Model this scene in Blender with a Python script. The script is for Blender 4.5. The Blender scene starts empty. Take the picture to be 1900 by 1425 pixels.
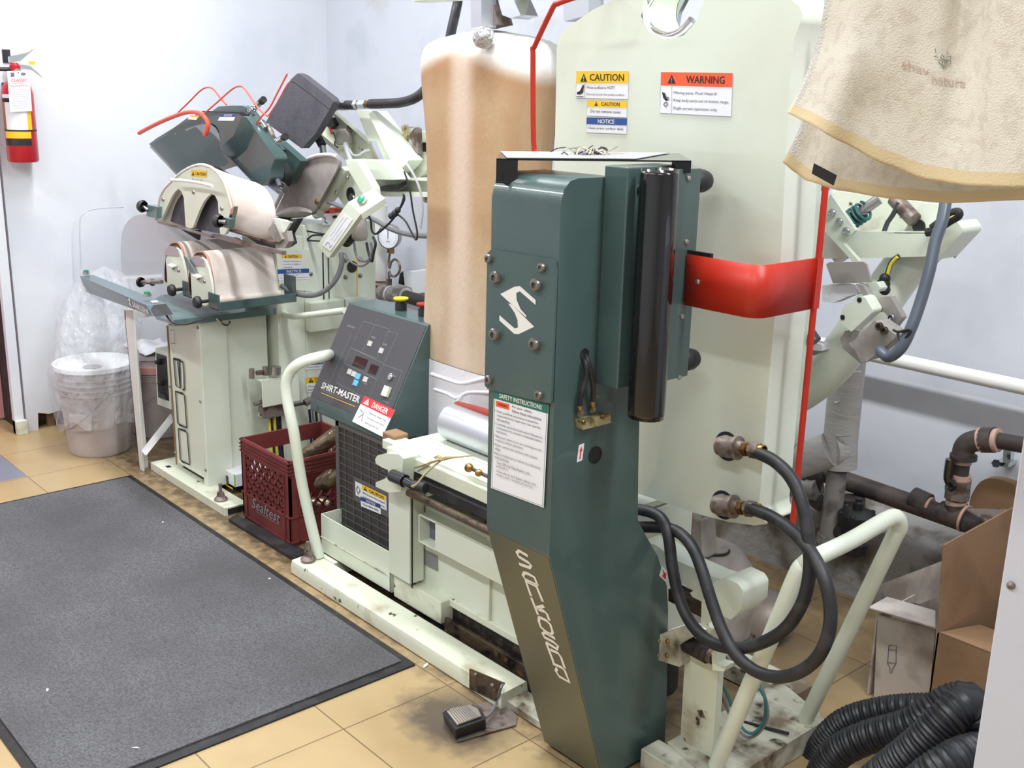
import bpy, math, random
from mathutils import Vector as V, noise
random.seed(7)
sc = bpy.context.scene
col = sc.collection
# ------------------------------------------------------------------ camera
F = 2032.65; YAW, PIT, ROL = -0.84294468, 0.26572217, 0.02403609
EYE = V((0, 0, 1.46))
_fw = V((math.sin(YAW)*math.cos(PIT), math.cos(YAW)*math.cos(PIT), -math.sin(PIT)))
_r = V((math.cos(YAW), -math.sin(YAW), 0)); _u = _r.cross(_fw)
_c, _s = math.cos(ROL), math.sin(ROL)
R_ = _c*_r + _s*_u; U_ = -_s*_r + _c*_u
cd = bpy.data.cameras.new('camera'); cam = bpy.data.objects.new('camera', cd); col.objects.link(cam)
cd.sensor_width = 36; cd.lens = F/1900*36; cd.clip_start = .05
from mathutils import Matrix
cam.matrix_world = Matrix(((R_.x, U_.x, -_fw.x, EYE.x), (R_.y, U_.y, -_fw.y, EYE.y), (R_.z, U_.z, -_fw.z, EYE.z), (0, 0, 0, 1)))
sc.camera = cam
sc.view_settings.view_transform = 'Standard'; sc.view_settings.look = 'None'
sc.view_settings.exposure = -0.05; sc.view_settings.gamma = 1.0
w = bpy.data.worlds.new('world'); sc.world = w; w.use_nodes = True
w.node_tree.nodes['Background'].inputs[0].default_value = (.8, .87, 1, 1)
w.node_tree.nodes['Background'].inputs[1].default_value = .35
def area(name, loc, sx, sy, e, rgb=(1, .97, .92), rot=(0, 0, 0)):
    l = bpy.data.lights.new(name, 'AREA'); l.shape = 'RECTANGLE'; l.size = sx; l.size_y = sy; l.energy = e; l.color = rgb
    o = bpy.data.objects.new(name, l); o.location = loc; o.rotation_euler = rot; col.objects.link(o); return o
# fluorescent row above the machines, and an unseen aisle row added for frontal light
FIX = [(-3.6, 1.62), (-1.9, 1.62), (-.2, 1.62), (-3.9, -.2), (-2.0, -.2), (-.2, -.2)]
CEIL = 2.75
for i, (x, y) in enumerate(FIX):
    area('fluorescent_light', (x, y, CEIL-.10), 1.2, .16, 36 if i < 3 else 30, (.94, .975, 1.0))

# ------------------------------------------------------------------ pixel rays -> real places
def ray(x, y): return _fw + R_*((x-950)/F) - U_*((y-712.5)/F)
def at(x, y, Y): d = ray(x, y); return EYE + d*((Y-EYE.y)/d.y)
def atx(x, y, X): d = ray(x, y); return EYE + d*((X-EYE.x)/d.x)
def atz(x, y, Z): d = ray(x, y); return EYE + d*((Z-EYE.z)/d.z)
def onp(x, y, p0, n): d = ray(x, y); return EYE + d*((p0-EYE).dot(n)/d.dot(n))

# ------------------------------------------------------------------ materials
def lin(c):
    def f(v): v /= 255; return v/12.92 if v <= .04045 else ((v+.055)/1.055)**2.4
    return (f(c[0]), f(c[1]), f(c[2]), 1)
def mat(name, rgb, rough=.5, metal=0, bump=0, bscale=60, var=None, vscale=6, vlo=.5, vhi=.62, detail=5, coat=0, stretch=(1, 1, 1), emit=None, var2=None, v2=(40, .6, .7)):
    m = bpy.data.materials.new(name); m.use_nodes = True; nt = m.node_tree; b = nt.nodes['Principled BSDF']
    b.inputs['Base Color'].default_value = lin(rgb); b.inputs['Roughness'].default_value = rough; b.inputs['Metallic'].default_value = metal
    b.inputs['Coat Weight'].default_value = coat
    tc = nt.nodes.new('ShaderNodeTexCoord'); mp = nt.nodes.new('ShaderNodeMapping'); mp.inputs['Scale'].default_value = stretch
    nt.links.new(tc.outputs['Object'], mp.inputs[0])
    last = None
    def layer(base, rgb2, scale, lo, hi):
        n = nt.nodes.new('ShaderNodeTexNoise'); n.inputs['Scale'].default_value = scale; n.inputs['Detail'].default_value = detail
        nt.links.new(mp.outputs[0], n.inputs['Vector'])
        r = nt.nodes.new('ShaderNodeMapRange'); r.inputs[1].default_value = lo; r.inputs[2].default_value = hi
        nt.links.new(n.outputs[0], r.inputs[0])
        x = nt.nodes.new('ShaderNodeMix'); x.data_type = 'RGBA'; nt.links.new(r.outputs[0], x.inputs[0])
        if base is None: x.inputs[6].default_value = lin(rgb)
        else: nt.links.new(base, x.inputs[6])
        x.inputs[7].default_value = lin(rgb2); return x.outputs[2]
    if var: last = layer(None, var, vscale, vlo, vhi)
    if var2: last = layer(last, var2, *v2)
    if last: nt.links.new(last, b.inputs['Base Color'])
    if bump:
        n = nt.nodes.new('ShaderNodeTexNoise'); n.inputs['Scale'].default_value = bscale; n.inputs['Detail'].default_value = 3
        nt.links.new(mp.outputs[0], n.inputs['Vector'])
        bp = nt.nodes.new('ShaderNodeBump'); bp.inputs['Strength'].default_value = bump; bp.inputs['Distance'].default_value = .01
        nt.links.new(n.outputs[0], bp.inputs['Height']); nt.links.new(bp.outputs[0], b.inputs['Normal'])
    if emit: b.inputs['Emission Color'].default_value = lin(rgb); b.inputs['Emission Strength'].default_value = emit
    return m
WALL = mat('wall_paint', (226, 229, 236), .75, bump=.25, bscale=9, var=(216, 220, 230), vscale=2)
WALLB = mat('back_wall_paint', (205, 208, 217), .7, bump=.3, bscale=7, var=(195, 199, 209), vscale=3, var2=(186, 180, 172), v2=(2.2, .62, .75))
CURB = mat('concrete_curb', (160, 158, 156), .85, bump=.7, bscale=20, var=(108, 100, 88), vscale=7, var2=(48, 38, 28), v2=(5, .54, .64))
WHITE = mat('white_plastic', (236, 238, 240), .45)
CEILM = mat('ceiling_paint', (235, 235, 232), .9)
CREAM = mat('cream_enamel', (222, 229, 214), .34, bump=.03, bscale=200, var=(219, 225, 205), vscale=3, coat=.2)
CREAMD = mat('dirty_cream_enamel', (222, 226, 206), .45, bump=.1, bscale=60, var=(180, 172, 148), vscale=9, vlo=.56, vhi=.72, var2=(60, 45, 30), v2=(30, .66, .72))
CREAMF = mat('filthy_cream_enamel', (205, 205, 188), .6, bump=.2, bscale=50, var=(120, 108, 90), vscale=12, vlo=.46, vhi=.66, var2=(50, 40, 32), v2=(25, .6, .7))
GLOSSC = mat('glossy_cream_moulding', (221, 228, 213), .16, coat=.6, var=(216, 220, 204), vscale=3)
GREEN = mat('dark_green_hammered_enamel', (71, 92, 91), .28, bump=.06, bscale=350, var=(67, 87, 87), vscale=5, coat=.3)
GREEN2 = mat('grey_green_enamel', (98, 122, 122), .3, bump=.05, bscale=300, coat=.3)
GREENB = mat('blue_grey_enamel', (92, 110, 118), .3, bump=.04, bscale=300, coat=.2)
OLIVE = mat('olive_metallic_film', (94, 94, 76), .36, metal=.15, bump=.05, bscale=300)
BLACK = mat('black_rubber', (30, 30, 33), .5, var=(48, 48, 50), vscale=20)
BLACKG = mat('glossy_black_plastic', (18, 18, 20), .14, coat=.5)
DKGREY = mat('dark_grey_panel', (68, 70, 74), .4, bump=.08, bscale=400)
COOLW = mat('cool_white_enamel', (206, 209, 222), .4)
MESHD = mat('dark_filter_mesh', (66, 62, 62), .6)
MESHL = mat('filter_grid', (96, 93, 92), .4)
BLASTED = mat('bead_blasted_steel', (166, 160, 156), .5, metal=.25, var=(146, 138, 132), vscale=12)
HOSEG = mat('grey_blue_hose', (84, 92, 104), .35)
FOAM = mat('grey_press_pad', (86, 84, 92), .7, bump=.2, bscale=90, var=(76, 74, 84), vscale=12)
STEEL = mat('brushed_steel', (176, 174, 172), .32, metal=.9, bump=.1, bscale=60)
CHROME = mat('chrome', (210, 212, 215), .14, metal=1)
ALU = mat('satin_aluminium', (196, 198, 206), .38, metal=.75)
STAINST = mat('stained_steel', (150, 146, 142), .35, metal=.8, var=(105, 98, 92), vscale=8)
OLDST = mat('old_grey_fitting', (140, 128, 122), .5, metal=.5, bump=.3, bscale=70, var=(96, 80, 70), vscale=25)
BRASS = mat('brass', (176, 140, 84), .35, metal=.9, var=(120, 90, 50), vscale=40)
PLATED = mat('yellow_zinc_plate', (190, 180, 138), .4, metal=.6, var=(120, 105, 70), vscale=40)
ORANGE = mat('red_orange_enamel', (184, 40, 20), .42)
REDT = mat('red_tubing', (232, 84, 62), .4)
RED = mat('extinguisher_red', (184, 24, 38), .3, coat=.3)
CRATE = mat('maroon_crate_plastic', (116, 50, 48), .55, bump=.1, bscale=50, var=(98, 42, 42), vscale=6, var2=(140, 96, 90), v2=(30, .66, .8))
CLOTH = mat('pad_cover_cloth', (222, 212, 206), .9, bump=.15, bscale=300, var=(205, 190, 182), vscale=6)
CLOTHW = mat('white_elastic_cloth', (226, 224, 230), .85, bump=.15, bscale=60)
SCORCH = mat('scorched_pink_felt', (200, 150, 130), .9, var=(150, 96, 78), vscale=30)
GREYFELT = mat('grey_sleeve_felt', (168, 160, 156), .85, bump=.15, bscale=300, var=(150, 142, 140), vscale=8)
REDFELT = mat('red_brown_pad', (150, 62, 52), .9, bump=.4, bscale=80)
RUSTRAIL = mat('greasy_rusty_rail', (92, 78, 62), .5, metal=.4, bump=.5, bscale=60, var=(40, 32, 28), vscale=18, var2=(160, 130, 90), v2=(50, .62, .75))
GREASE = mat('black_grease', (34, 30, 28), .6, bump=.5, bscale=50, var=(70, 58, 46), vscale=30)
PIPEB = mat('black_iron_pipe', (62, 54, 52), .55, bump=.2, bscale=40, var=(88, 76, 72), vscale=14)
PIPEG = mat('grey_painted_pipe', (150, 146, 144), .5, bump=.2, bscale=40, var=(110, 102, 98), vscale=20)
COPPER = mat('pale_copper_ring', (205, 168, 150), .5)
INSUL = mat('pipe_insulation', (182, 179, 176), .6, bump=.2, bscale=30, stretch=(1, 1, 5), var=(172, 169, 166), vscale=9)
WPIPE = mat('white_pipe_paint', (226, 224, 220), .4)
IVORY = mat('ivory_plastic', (232, 228, 200), .45)
YEL = mat('label_yellow', (240, 196, 40), .5)
YELG = mat('button_yellow', (228, 222, 40), .4)
ORL = mat('label_orange', (238, 92, 50), .5)
BLUEL = mat('label_blue', (40, 78, 150), .5)
REDL = mat('label_red', (214, 48, 56), .5)
GRL = mat('label_green', (36, 108, 92), .5)
PAPER = mat('label_white', (235, 236, 242), .5)
INK = mat('ink_black', (28, 28, 30), .6)
INKG = mat('ink_grey', (110, 112, 122), .6)
INKW = mat('ink_white', (232, 230, 226), .5)
INKL = mat('ink_pale_grey', (140, 142, 146), .6)
CYAN = mat('blue_key', (96, 176, 214), .4)
KEY = mat('grey_key', (190, 186, 184), .4)
LCD = mat('dark_display', (44, 24, 28), .15)
GBTN = mat('green_button', (24, 150, 110), .3)
CARD = mat('brown_cardboard', (150, 118, 88), .85, bump=.1, bscale=40, var=(138, 106, 78), vscale=5)
CARDW = mat('whitish_carton', (216, 206, 198), .8, bump=.1, bscale=40, var=(176, 162, 156), vscale=7)
CORR = mat('black_corrugated_hose', (36, 37, 42), .42)
TOWEL = mat('beige_terry', (226, 219, 204), .98, bump=.35, bscale=650, var=(216, 207, 192), vscale=90)
TOWELH = mat('tan_hem', (218, 198, 158), .9, bump=.2, bscale=500)
TRIMW = mat('white_overlock_trim', (226, 222, 214), .9, bump=.6, bscale=500)
EMBR = mat('pale_embroidery', (192, 170, 156), .9)
EMBG = mat('grey_green_embroidery', (120, 128, 118), .9)
BUCKET = mat('dirty_white_bucket', (196, 188, 190), .55, bump=.1, bscale=20, var=(170, 152, 148), vscale=5, vlo=.45, vhi=.7)
PINKP = mat('pink_plastic', (222, 158, 154), .5)
SILVERF = mat('crumpled_foil', (205, 205, 208), .2, metal=.9, bump=1.0, bscale=60)
WIREM = mat('pale_wire', (206, 196, 176), .45, metal=.4)
ROPE = mat('tan_string', (176, 160, 120), .9)
MOTOR = mat('dusty_grey_casting', (182, 174, 168), .75, bump=.3, bscale=30, var=(158, 148, 140), vscale=8)
DUSTW = mat('dusty_steel_dish', (150, 140, 132), .5, metal=.4, var=(190, 178, 168), vscale=6, vlo=.4, vhi=.6)
WOODD = mat('dark_wood', (60, 46, 36), .8, var=(96, 76, 58), vscale=14)
TEAL = mat('teal_wire', (46, 108, 108), .5)
YWIRE = mat('yellow_tube', (226, 206, 70), .5)
GREYW = mat('grey_cable', (120, 120, 126), .5)
CARDG = mat('green_carton_print', (126, 190, 110), .6)
TILEB = mat('blue_grey_tile', (120, 126, 142), .4, var=(106, 112, 130), vscale=6)
GREYPL = mat('grey_stamped_plate', (158, 158, 160), .4, metal=.5)
TUBE = mat('lamp_tube', (250, 252, 255), .4, emit=3.0)
def clearmat(name, rgb, k, rough=.1, bump=0, bscale=30):
    m = bpy.data.materials.new(name); m.use_nodes = True; nt = m.node_tree; b = nt.nodes['Principled BSDF']
    b.inputs['Base Color'].default_value = lin(rgb); b.inputs['Roughness'].default_value = rough
    b.inputs['Specular IOR Level'].default_value = .9
    tr = nt.nodes.new('ShaderNodeBsdfTransparent'); mx = nt.nodes.new('ShaderNodeMixShader'); mx.inputs[0].default_value = k
    nt.links.new(tr.outputs[0], mx.inputs[1]); nt.links.new(b.outputs[0], mx.inputs[2]); nt.links.new(mx.outputs[0], nt.nodes['Material Output'].inputs[0])
    if bump:
        n = nt.nodes.new('ShaderNodeTexNoise'); n.inputs['Scale'].default_value = bscale; bp = nt.nodes.new('ShaderNodeBump'); bp.inputs['Strength'].default_value = bump; bp.inputs['Distance'].default_value = .03
        nt.links.new(n.outputs[0], bp.inputs['Height']); nt.links.new(bp.outputs[0], b.inputs['Normal'])
    return m
FILM = clearmat('clear_plastic_film', (235, 238, 245), .27, .08, .9, 12)
ACRYL = clearmat('translucent_sheet', (208, 209, 216), .78, .25)

def floor_mat():
    m = bpy.data.materials.new('vinyl_tile_floor'); m.use_nodes = True; nt = m.node_tree; b = nt.nodes['Principled BSDF']
    g = nt.nodes.new('ShaderNodeNewGeometry'); sp = nt.nodes.new('ShaderNodeSeparateXYZ'); nt.links.new(g.outputs[0], sp.inputs[0])
    def math_(op, a, bv=None):
        n = nt.nodes.new('ShaderNodeMath'); n.operation = op
        for i, q in ((0, a), (1, bv)):
            if q is None: continue
            if isinstance(q, (int, float)): n.inputs[i].default_value = q
            else: nt.links.new(q, n.inputs[i])
        return n.outputs[0]
    def groove(o, ph, T=.308, wd=.0035):
        a = math_('DIVIDE', math_('SUBTRACT', o, ph), T); f = math_('FRACT', math_('ADD', a, 100.0))
        d = math_('MINIMUM', f, math_('SUBTRACT', 1.0, f)); return math_('LESS_THAN', d, wd/T/2), math_('FLOOR', math_('ADD', a, 100.0))
    gx, ix = groove(sp.outputs[0], -1.934); gy, iy = groove(sp.outputs[1], 1.53)
    line = math_('MAXIMUM', gx, gy)
    cb = nt.nodes.new('ShaderNodeCombineXYZ'); nt.links.new(ix, cb.inputs[0]); nt.links.new(iy, cb.inputs[1])
    wn = nt.nodes.new('ShaderNodeTexWhiteNoise'); nt.links.new(cb.outputs[0], wn.inputs[0])
    n1 = nt.nodes.new('ShaderNodeTexNoise'); n1.inputs['Scale'].default_value = 5; n1.inputs['Detail'].default_value = 6; nt.links.new(g.outputs[0], n1.inputs['Vector'])
    n2 = nt.nodes.new('ShaderNodeTexNoise'); n2.inputs['Scale'].default_value = 26; n2.inputs['Detail'].default_value = 8; nt.links.new(g.outputs[0], n2.inputs['Vector'])
    def mix(f, a, c):
        x = nt.nodes.new('ShaderNodeMix'); x.data_type = 'RGBA'
        if isinstance(f, float): x.inputs[0].default_value = f
        else: nt.links.new(f, x.inputs[0])
        for i, q in ((6, a), (7, c)):
            if isinstance(q, tuple): x.inputs[i].default_value = q
            else: nt.links.new(q, x.inputs[i])
        return x.outputs[2]
    base = mix(wn.outputs[0], lin((190, 166, 124)), lin((182, 157, 116)))
    r1 = nt.nodes.new('ShaderNodeMapRange'); r1.inputs[1].default_value = .42; r1.inputs[2].default_value = .68; nt.links.new(n1.outputs[0], r1.inputs[0])
    base = mix(math_('MULTIPLY', r1.outputs[0], .4), base, lin((160, 133, 94)))
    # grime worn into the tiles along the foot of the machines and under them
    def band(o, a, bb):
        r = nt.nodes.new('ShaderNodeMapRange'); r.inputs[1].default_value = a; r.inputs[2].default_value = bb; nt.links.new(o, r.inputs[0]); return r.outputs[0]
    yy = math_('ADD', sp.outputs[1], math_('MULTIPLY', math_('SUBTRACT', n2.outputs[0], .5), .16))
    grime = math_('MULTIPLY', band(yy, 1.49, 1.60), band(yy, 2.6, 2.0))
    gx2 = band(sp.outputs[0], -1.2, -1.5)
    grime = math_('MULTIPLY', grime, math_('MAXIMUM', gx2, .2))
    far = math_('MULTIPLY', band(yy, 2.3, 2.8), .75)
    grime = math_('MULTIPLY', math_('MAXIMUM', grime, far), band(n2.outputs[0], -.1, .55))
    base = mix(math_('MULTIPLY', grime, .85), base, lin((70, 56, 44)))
    base = mix(math_('MULTIPLY', line, .75), base, lin((84, 66, 46)))
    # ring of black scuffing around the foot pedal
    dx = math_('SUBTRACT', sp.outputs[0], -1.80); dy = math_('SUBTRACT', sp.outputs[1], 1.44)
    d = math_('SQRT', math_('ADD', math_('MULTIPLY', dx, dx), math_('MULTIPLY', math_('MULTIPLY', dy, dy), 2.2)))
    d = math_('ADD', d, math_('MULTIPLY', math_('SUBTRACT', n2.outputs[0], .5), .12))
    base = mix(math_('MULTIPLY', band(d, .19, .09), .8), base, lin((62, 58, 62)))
    # blue-grey tiles in the doorway
    blue = math_('MULTIPLY', math_('LESS_THAN', sp.outputs[1], 1.222), math_('LESS_THAN', sp.outputs[0], -4.10))
    base = mix(blue, base, lin((128, 134, 150)))
    nt.links.new(base, b.inputs['Base Color']); b.inputs['Roughness'].default_value = .33
    return m
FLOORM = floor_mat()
def carpet_mat():
    m = bpy.data.materials.new('ribbed_charcoal_carpet'); m.use_nodes = True; nt = m.node_tree; b = nt.nodes['Principled BSDF']
    g = nt.nodes.new('ShaderNodeNewGeometry')
    def nz(s, dt=6):
        n = nt.nodes.new('ShaderNodeTexNoise'); n.inputs['Scale'].default_value = s; n.inputs['Detail'].default_value = dt; nt.links.new(g.outputs[0], n.inputs['Vector']); return n.outputs[0]
    def rng(o, a, bb):
        r = nt.nodes.new('ShaderNodeMapRange'); r.inputs[1].default_value = a; r.inputs[2].default_value = bb; nt.links.new(o, r.inputs[0]); return r.outputs[0]
    def mix(f, a, c):
        x = nt.nodes.new('ShaderNodeMix'); x.data_type = 'RGBA'; nt.links.new(f, x.inputs[0])
        if isinstance(a, tuple): x.inputs[6].default_value = a
        else: nt.links.new(a, x.inputs[6])
        x.inputs[7].default_value = c; return x.outputs[2]
    c = mix(rng(nz(3), .35, .7), lin((112, 112, 116)), lin((90, 89, 92)))
    c = mix(rng(nz(180, 2), .35, .75), c, lin((72, 71, 74)))
    c = mix(rng(nz(90, 1), .78, .78), c, lin((176, 172, 168)))
    nt.links.new(c, b.inputs['Base Color']); b.inputs['Roughness'].default_value = .95
    bp = nt.nodes.new('ShaderNodeBump'); bp.inputs['Strength'].default_value = .8; bp.inputs['Distance'].default_value = .004
    nt.links.new(nz(220, 2), bp.inputs['Height']); nt.links.new(bp.outputs[0], b.inputs['Normal'])
    return m
CARPET = carpet_mat()
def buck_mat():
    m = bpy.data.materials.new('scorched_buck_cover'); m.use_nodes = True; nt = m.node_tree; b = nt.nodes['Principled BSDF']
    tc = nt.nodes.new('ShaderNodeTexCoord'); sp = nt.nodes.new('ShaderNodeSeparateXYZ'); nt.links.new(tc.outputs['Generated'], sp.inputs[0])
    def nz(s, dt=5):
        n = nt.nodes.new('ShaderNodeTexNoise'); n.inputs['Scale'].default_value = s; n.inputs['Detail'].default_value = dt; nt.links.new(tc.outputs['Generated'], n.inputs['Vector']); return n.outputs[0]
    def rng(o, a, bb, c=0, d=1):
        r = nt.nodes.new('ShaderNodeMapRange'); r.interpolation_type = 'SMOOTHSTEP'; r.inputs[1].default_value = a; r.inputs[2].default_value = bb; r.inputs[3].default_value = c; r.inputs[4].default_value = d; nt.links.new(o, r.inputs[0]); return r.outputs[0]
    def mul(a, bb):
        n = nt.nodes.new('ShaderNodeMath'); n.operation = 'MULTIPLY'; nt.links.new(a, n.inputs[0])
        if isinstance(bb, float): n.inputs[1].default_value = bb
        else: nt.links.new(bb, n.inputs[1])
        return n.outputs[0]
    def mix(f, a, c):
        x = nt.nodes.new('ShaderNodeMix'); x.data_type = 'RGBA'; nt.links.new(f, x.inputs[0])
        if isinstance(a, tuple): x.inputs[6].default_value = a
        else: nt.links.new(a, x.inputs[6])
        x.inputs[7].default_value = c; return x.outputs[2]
    # fades to white over the shoulders and along the left edge; browned chest
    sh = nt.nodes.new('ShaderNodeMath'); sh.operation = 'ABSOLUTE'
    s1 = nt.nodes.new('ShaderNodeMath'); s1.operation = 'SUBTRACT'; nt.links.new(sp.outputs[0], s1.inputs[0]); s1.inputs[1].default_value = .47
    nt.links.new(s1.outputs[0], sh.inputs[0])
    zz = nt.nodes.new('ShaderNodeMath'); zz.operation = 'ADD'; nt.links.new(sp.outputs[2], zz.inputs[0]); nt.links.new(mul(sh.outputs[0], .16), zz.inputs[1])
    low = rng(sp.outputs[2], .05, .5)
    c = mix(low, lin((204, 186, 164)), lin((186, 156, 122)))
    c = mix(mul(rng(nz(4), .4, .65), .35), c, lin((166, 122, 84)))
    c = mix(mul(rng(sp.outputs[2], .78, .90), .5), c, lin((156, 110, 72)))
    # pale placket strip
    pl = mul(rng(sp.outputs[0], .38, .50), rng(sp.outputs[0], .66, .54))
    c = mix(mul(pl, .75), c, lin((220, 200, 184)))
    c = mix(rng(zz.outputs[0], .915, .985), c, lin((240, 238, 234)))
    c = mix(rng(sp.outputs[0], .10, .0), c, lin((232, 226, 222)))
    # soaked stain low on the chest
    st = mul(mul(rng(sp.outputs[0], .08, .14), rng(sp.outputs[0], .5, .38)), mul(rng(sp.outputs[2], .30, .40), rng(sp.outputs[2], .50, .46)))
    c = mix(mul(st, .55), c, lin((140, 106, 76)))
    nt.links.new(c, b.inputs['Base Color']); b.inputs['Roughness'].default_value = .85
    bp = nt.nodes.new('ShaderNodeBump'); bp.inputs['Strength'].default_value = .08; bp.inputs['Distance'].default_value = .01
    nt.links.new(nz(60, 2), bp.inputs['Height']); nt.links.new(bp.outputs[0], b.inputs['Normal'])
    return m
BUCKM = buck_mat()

# ------------------------------------------------------------------ mesh building
_txt = {}
def text_mesh(s, bold):
    k = (s, bold)
    if k not in _txt:
        cu = bpy.data.curves.new('t', 'FONT'); cu.body = s; cu.resolution_u = 2; cu.offset = .012 if bold else 0
        o = bpy.data.objects.new('t', cu); me = bpy.data.meshes.new_from_object(o)
        vs = [(v.co.x, v.co.y) for v in me.vertices]; fs = [tuple(p.vertices) for p in me.polygons]
        bpy.data.objects.remove(o); bpy.data.meshes.remove(me); bpy.data.curves.remove(cu)
        x0 = min(v[0] for v in vs); x1 = max(v[0] for v in vs); y0 = min(v[1] for v in vs); y1 = max(v[1] for v in vs)
        y0 = min(y0, -.02) if y0 > -.05 else y0
        _txt[k] = ([((x-x0)/(x1-x0), (y-y0)/(y1-y0)) for x, y in vs], fs)
    return _txt[k]
def smooth_path(pts, n=6, closed=False):
    P = [V(p) for p in pts]; out = []
    N = len(P); rng_ = range(N if closed else N-1)
    for i in rng_:
        if closed: p0, p1, p2, p3 = P[(i-1) % N], P[i], P[(i+1) % N], P[(i+2) % N]
        else: p0, p1, p2, p3 = P[max(i-1, 0)], P[i], P[i+1], P[min(i+2, N-1)]
        for k in range(n):
            t = k/n; t2 = t*t; t3 = t2*t
            out.append(.5*((2*p1)+(p2-p0)*t+(2*p0-5*p1+4*p2-p3)*t2+(3*p1-p0-3*p2+p3)*t3))
    if not closed: out.append(P[-1])
    return out
class MB:
    def __init__(s): s.v = []; s.f = []; s.m = []; s.mats = []
    def mi(s, mt):
        if mt not in s.mats: s.mats.append(mt)
        return s.mats.index(mt)
    def add(s, vs, fs, mt):
        b = len(s.v); s.v += [V(q) for q in vs]; i = s.mi(mt)
        for f in fs: s.f.append([b+j for j in f]); s.m.append(i)
        return s
    def poly(s, pts, mt): return s.add(pts, [list(range(len(pts)))], mt)
    def obox(s, o, a, b, c, mt):
        o, a, b, c = V(o), V(a), V(b), V(c)
        vs = [o, o+a, o+a+b, o+b, o+c, o+a+c, o+a+b+c, o+b+c]
        fs = [(0, 3, 2, 1), (4, 5, 6, 7), (0, 1, 5, 4), (1, 2, 6, 5), (2, 3, 7, 6), (3, 0, 4, 7)]
        if a.cross(b).dot(c) < 0: fs = [tuple(reversed(f)) for f in fs]
        return s.add(vs, fs, mt)
    def box(s, lo, hi, mt):
        return s.obox(lo, (hi[0]-lo[0], 0, 0), (0, hi[1]-lo[1], 0), (0, 0, hi[2]-lo[2]), mt)
    def loft(s, A, B, mt, cap=True, capmat=None):
        A = [V(p) for p in A]; B = [V(p) for p in B]; n = len(A)
        nrm = V((0, 0, 0))
        for i in range(n): nrm += A[i].cross(A[(i+1) % n])
        flip = nrm.dot(B[0]-A[0]) < 0
        fs = [[i, (i+1) % n, n+(i+1) % n, n+i] for i in range(n)]
        if flip: fs = [list(reversed(f)) for f in fs]
        s.add(A+B, fs, mt)
        if cap:
            ca = list(range(n)); cb = list(range(n))
            if flip: s.add(A, [ca], capmat or mt); s.add(B, [cb[::-1]], mt)
            else: s.add(A, [ca[::-1]], capmat or mt); s.add(B, [cb], mt)
        return s
    def prism(s, A, vec, mt, capmat=None): vec = V(vec); return s.loft(A, [V(p)+vec for p in A], mt, True, capmat)
    def strip(s, A, B, mt):  # open surface between two polylines
        n = len(A); return s.add(list(A)+list(B), [[i, i+1, n+i+1, n+i] for i in range(n-1)], mt)
    def grid(s, rows, mt, mfn=None):
        b = len(s.v); nc = len(rows[0])
        for r in rows: s.v += [V(p) for p in r]
        for i in range(len(rows)-1):
            for j in range(nc-1):
                s.f.append([b+i*nc+j, b+i*nc+j+1, b+(i+1)*nc+j+1, b+(i+1)*nc+j]); s.m.append(s.mi(mfn(i, j) if mfn else mt))
        return s
    def ring(s, c, ax, r, n, ref=None):
        ax = V(ax).normalized(); ref = V(ref) if ref is not None else (V((0, 0, 1)) if abs(ax.z) < .9 else V((1, 0, 0)))
        a = ref.cross(ax)
        if a.length < 1e-6: a = V((1, 0, 0)).cross(ax)
        a.normalize(); b = ax.cross(a)
        return [V(c)+a*(r*math.cos(2*math.pi*k/n))+b*(r*math.sin(2*math.pi*k/n)) for k in range(n)]
    def tube(s, pts, r, mt, seg=10, closed=False, cap=True, rfn=None):
        P = [V(p) for p in pts]; N = len(P); rings = []
        ax0 = (P[1]-P[0]).normalized(); ref = V((0, 0, 1)) if abs(ax0.z) < .9 else V((1, 0, 0))
        a = ref.cross(ax0).normalized()
        for i in range(N):
            if closed: t = (P[(i+1) % N]-P[i-1])
            else: t = P[min(i+1, N-1)]-P[max(i-1, 0)]
            t.normalize(); a = (a-t*a.dot(t)).normalized(); b = t.cross(a)
            rr = rfn(i) if rfn else (r[i] if isinstance(r, (list, tuple)) else r)
            rings.append([P[i]+a*(rr*math.cos(2*math.pi*k/seg))+b*(rr*math.sin(2*math.pi*k/seg)) for k in range(seg)])
        vs = [p for q in rings for p in q]; fs = []
        for i in range(N if closed else N-1):
            j = (i+1) % N
            for k in range(seg): fs.append([i*seg+k, i*seg+(k+1) % seg, j*seg+(k+1) % seg, j*seg+k])
        if not closed and cap: fs.append(list(range(seg))[::-1]); fs.append([(N-1)*seg+k for k in range(seg)])
        return s.add(vs, fs, mt)
    def cyl(s, p0, p1, r, mt, seg=16, r2=None):
        return s.tube([p0, p1], [r, r if r2 is None else r2], mt, seg)
    def lathe(s, c, ax, prof, mt, seg=24):
        ax = V(ax).normalized(); c = V(c); rings = [s.ring(c+ax*h, ax, max(r, 1e-4), seg) for r, h in prof]
        vs = [p for q in rings for p in q]; fs = []
        for i in range(len(prof)-1):
            for k in range(seg): fs.append([i*seg+k, i*seg+(k+1) % seg, (i+1)*seg+(k+1) % seg, (i+1)*seg+k])
        return s.add(vs, fs, mt)
    def ball(s, c, r, mt, seg=12, sz=(1, 1, 1)):
        rows = []
        for i in range(seg//2+1):
            t = math.pi*i/(seg//2); rows.append([V(c)+V((r*sz[0]*math.sin(t)*math.cos(2*math.pi*k/seg), r*sz[1]*math.sin(t)*math.sin(2*math.pi*k/seg), r*sz[2]*math.cos(t))) for k in range(seg+1)])
        return s.grid(rows[::-1], mt)
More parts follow.
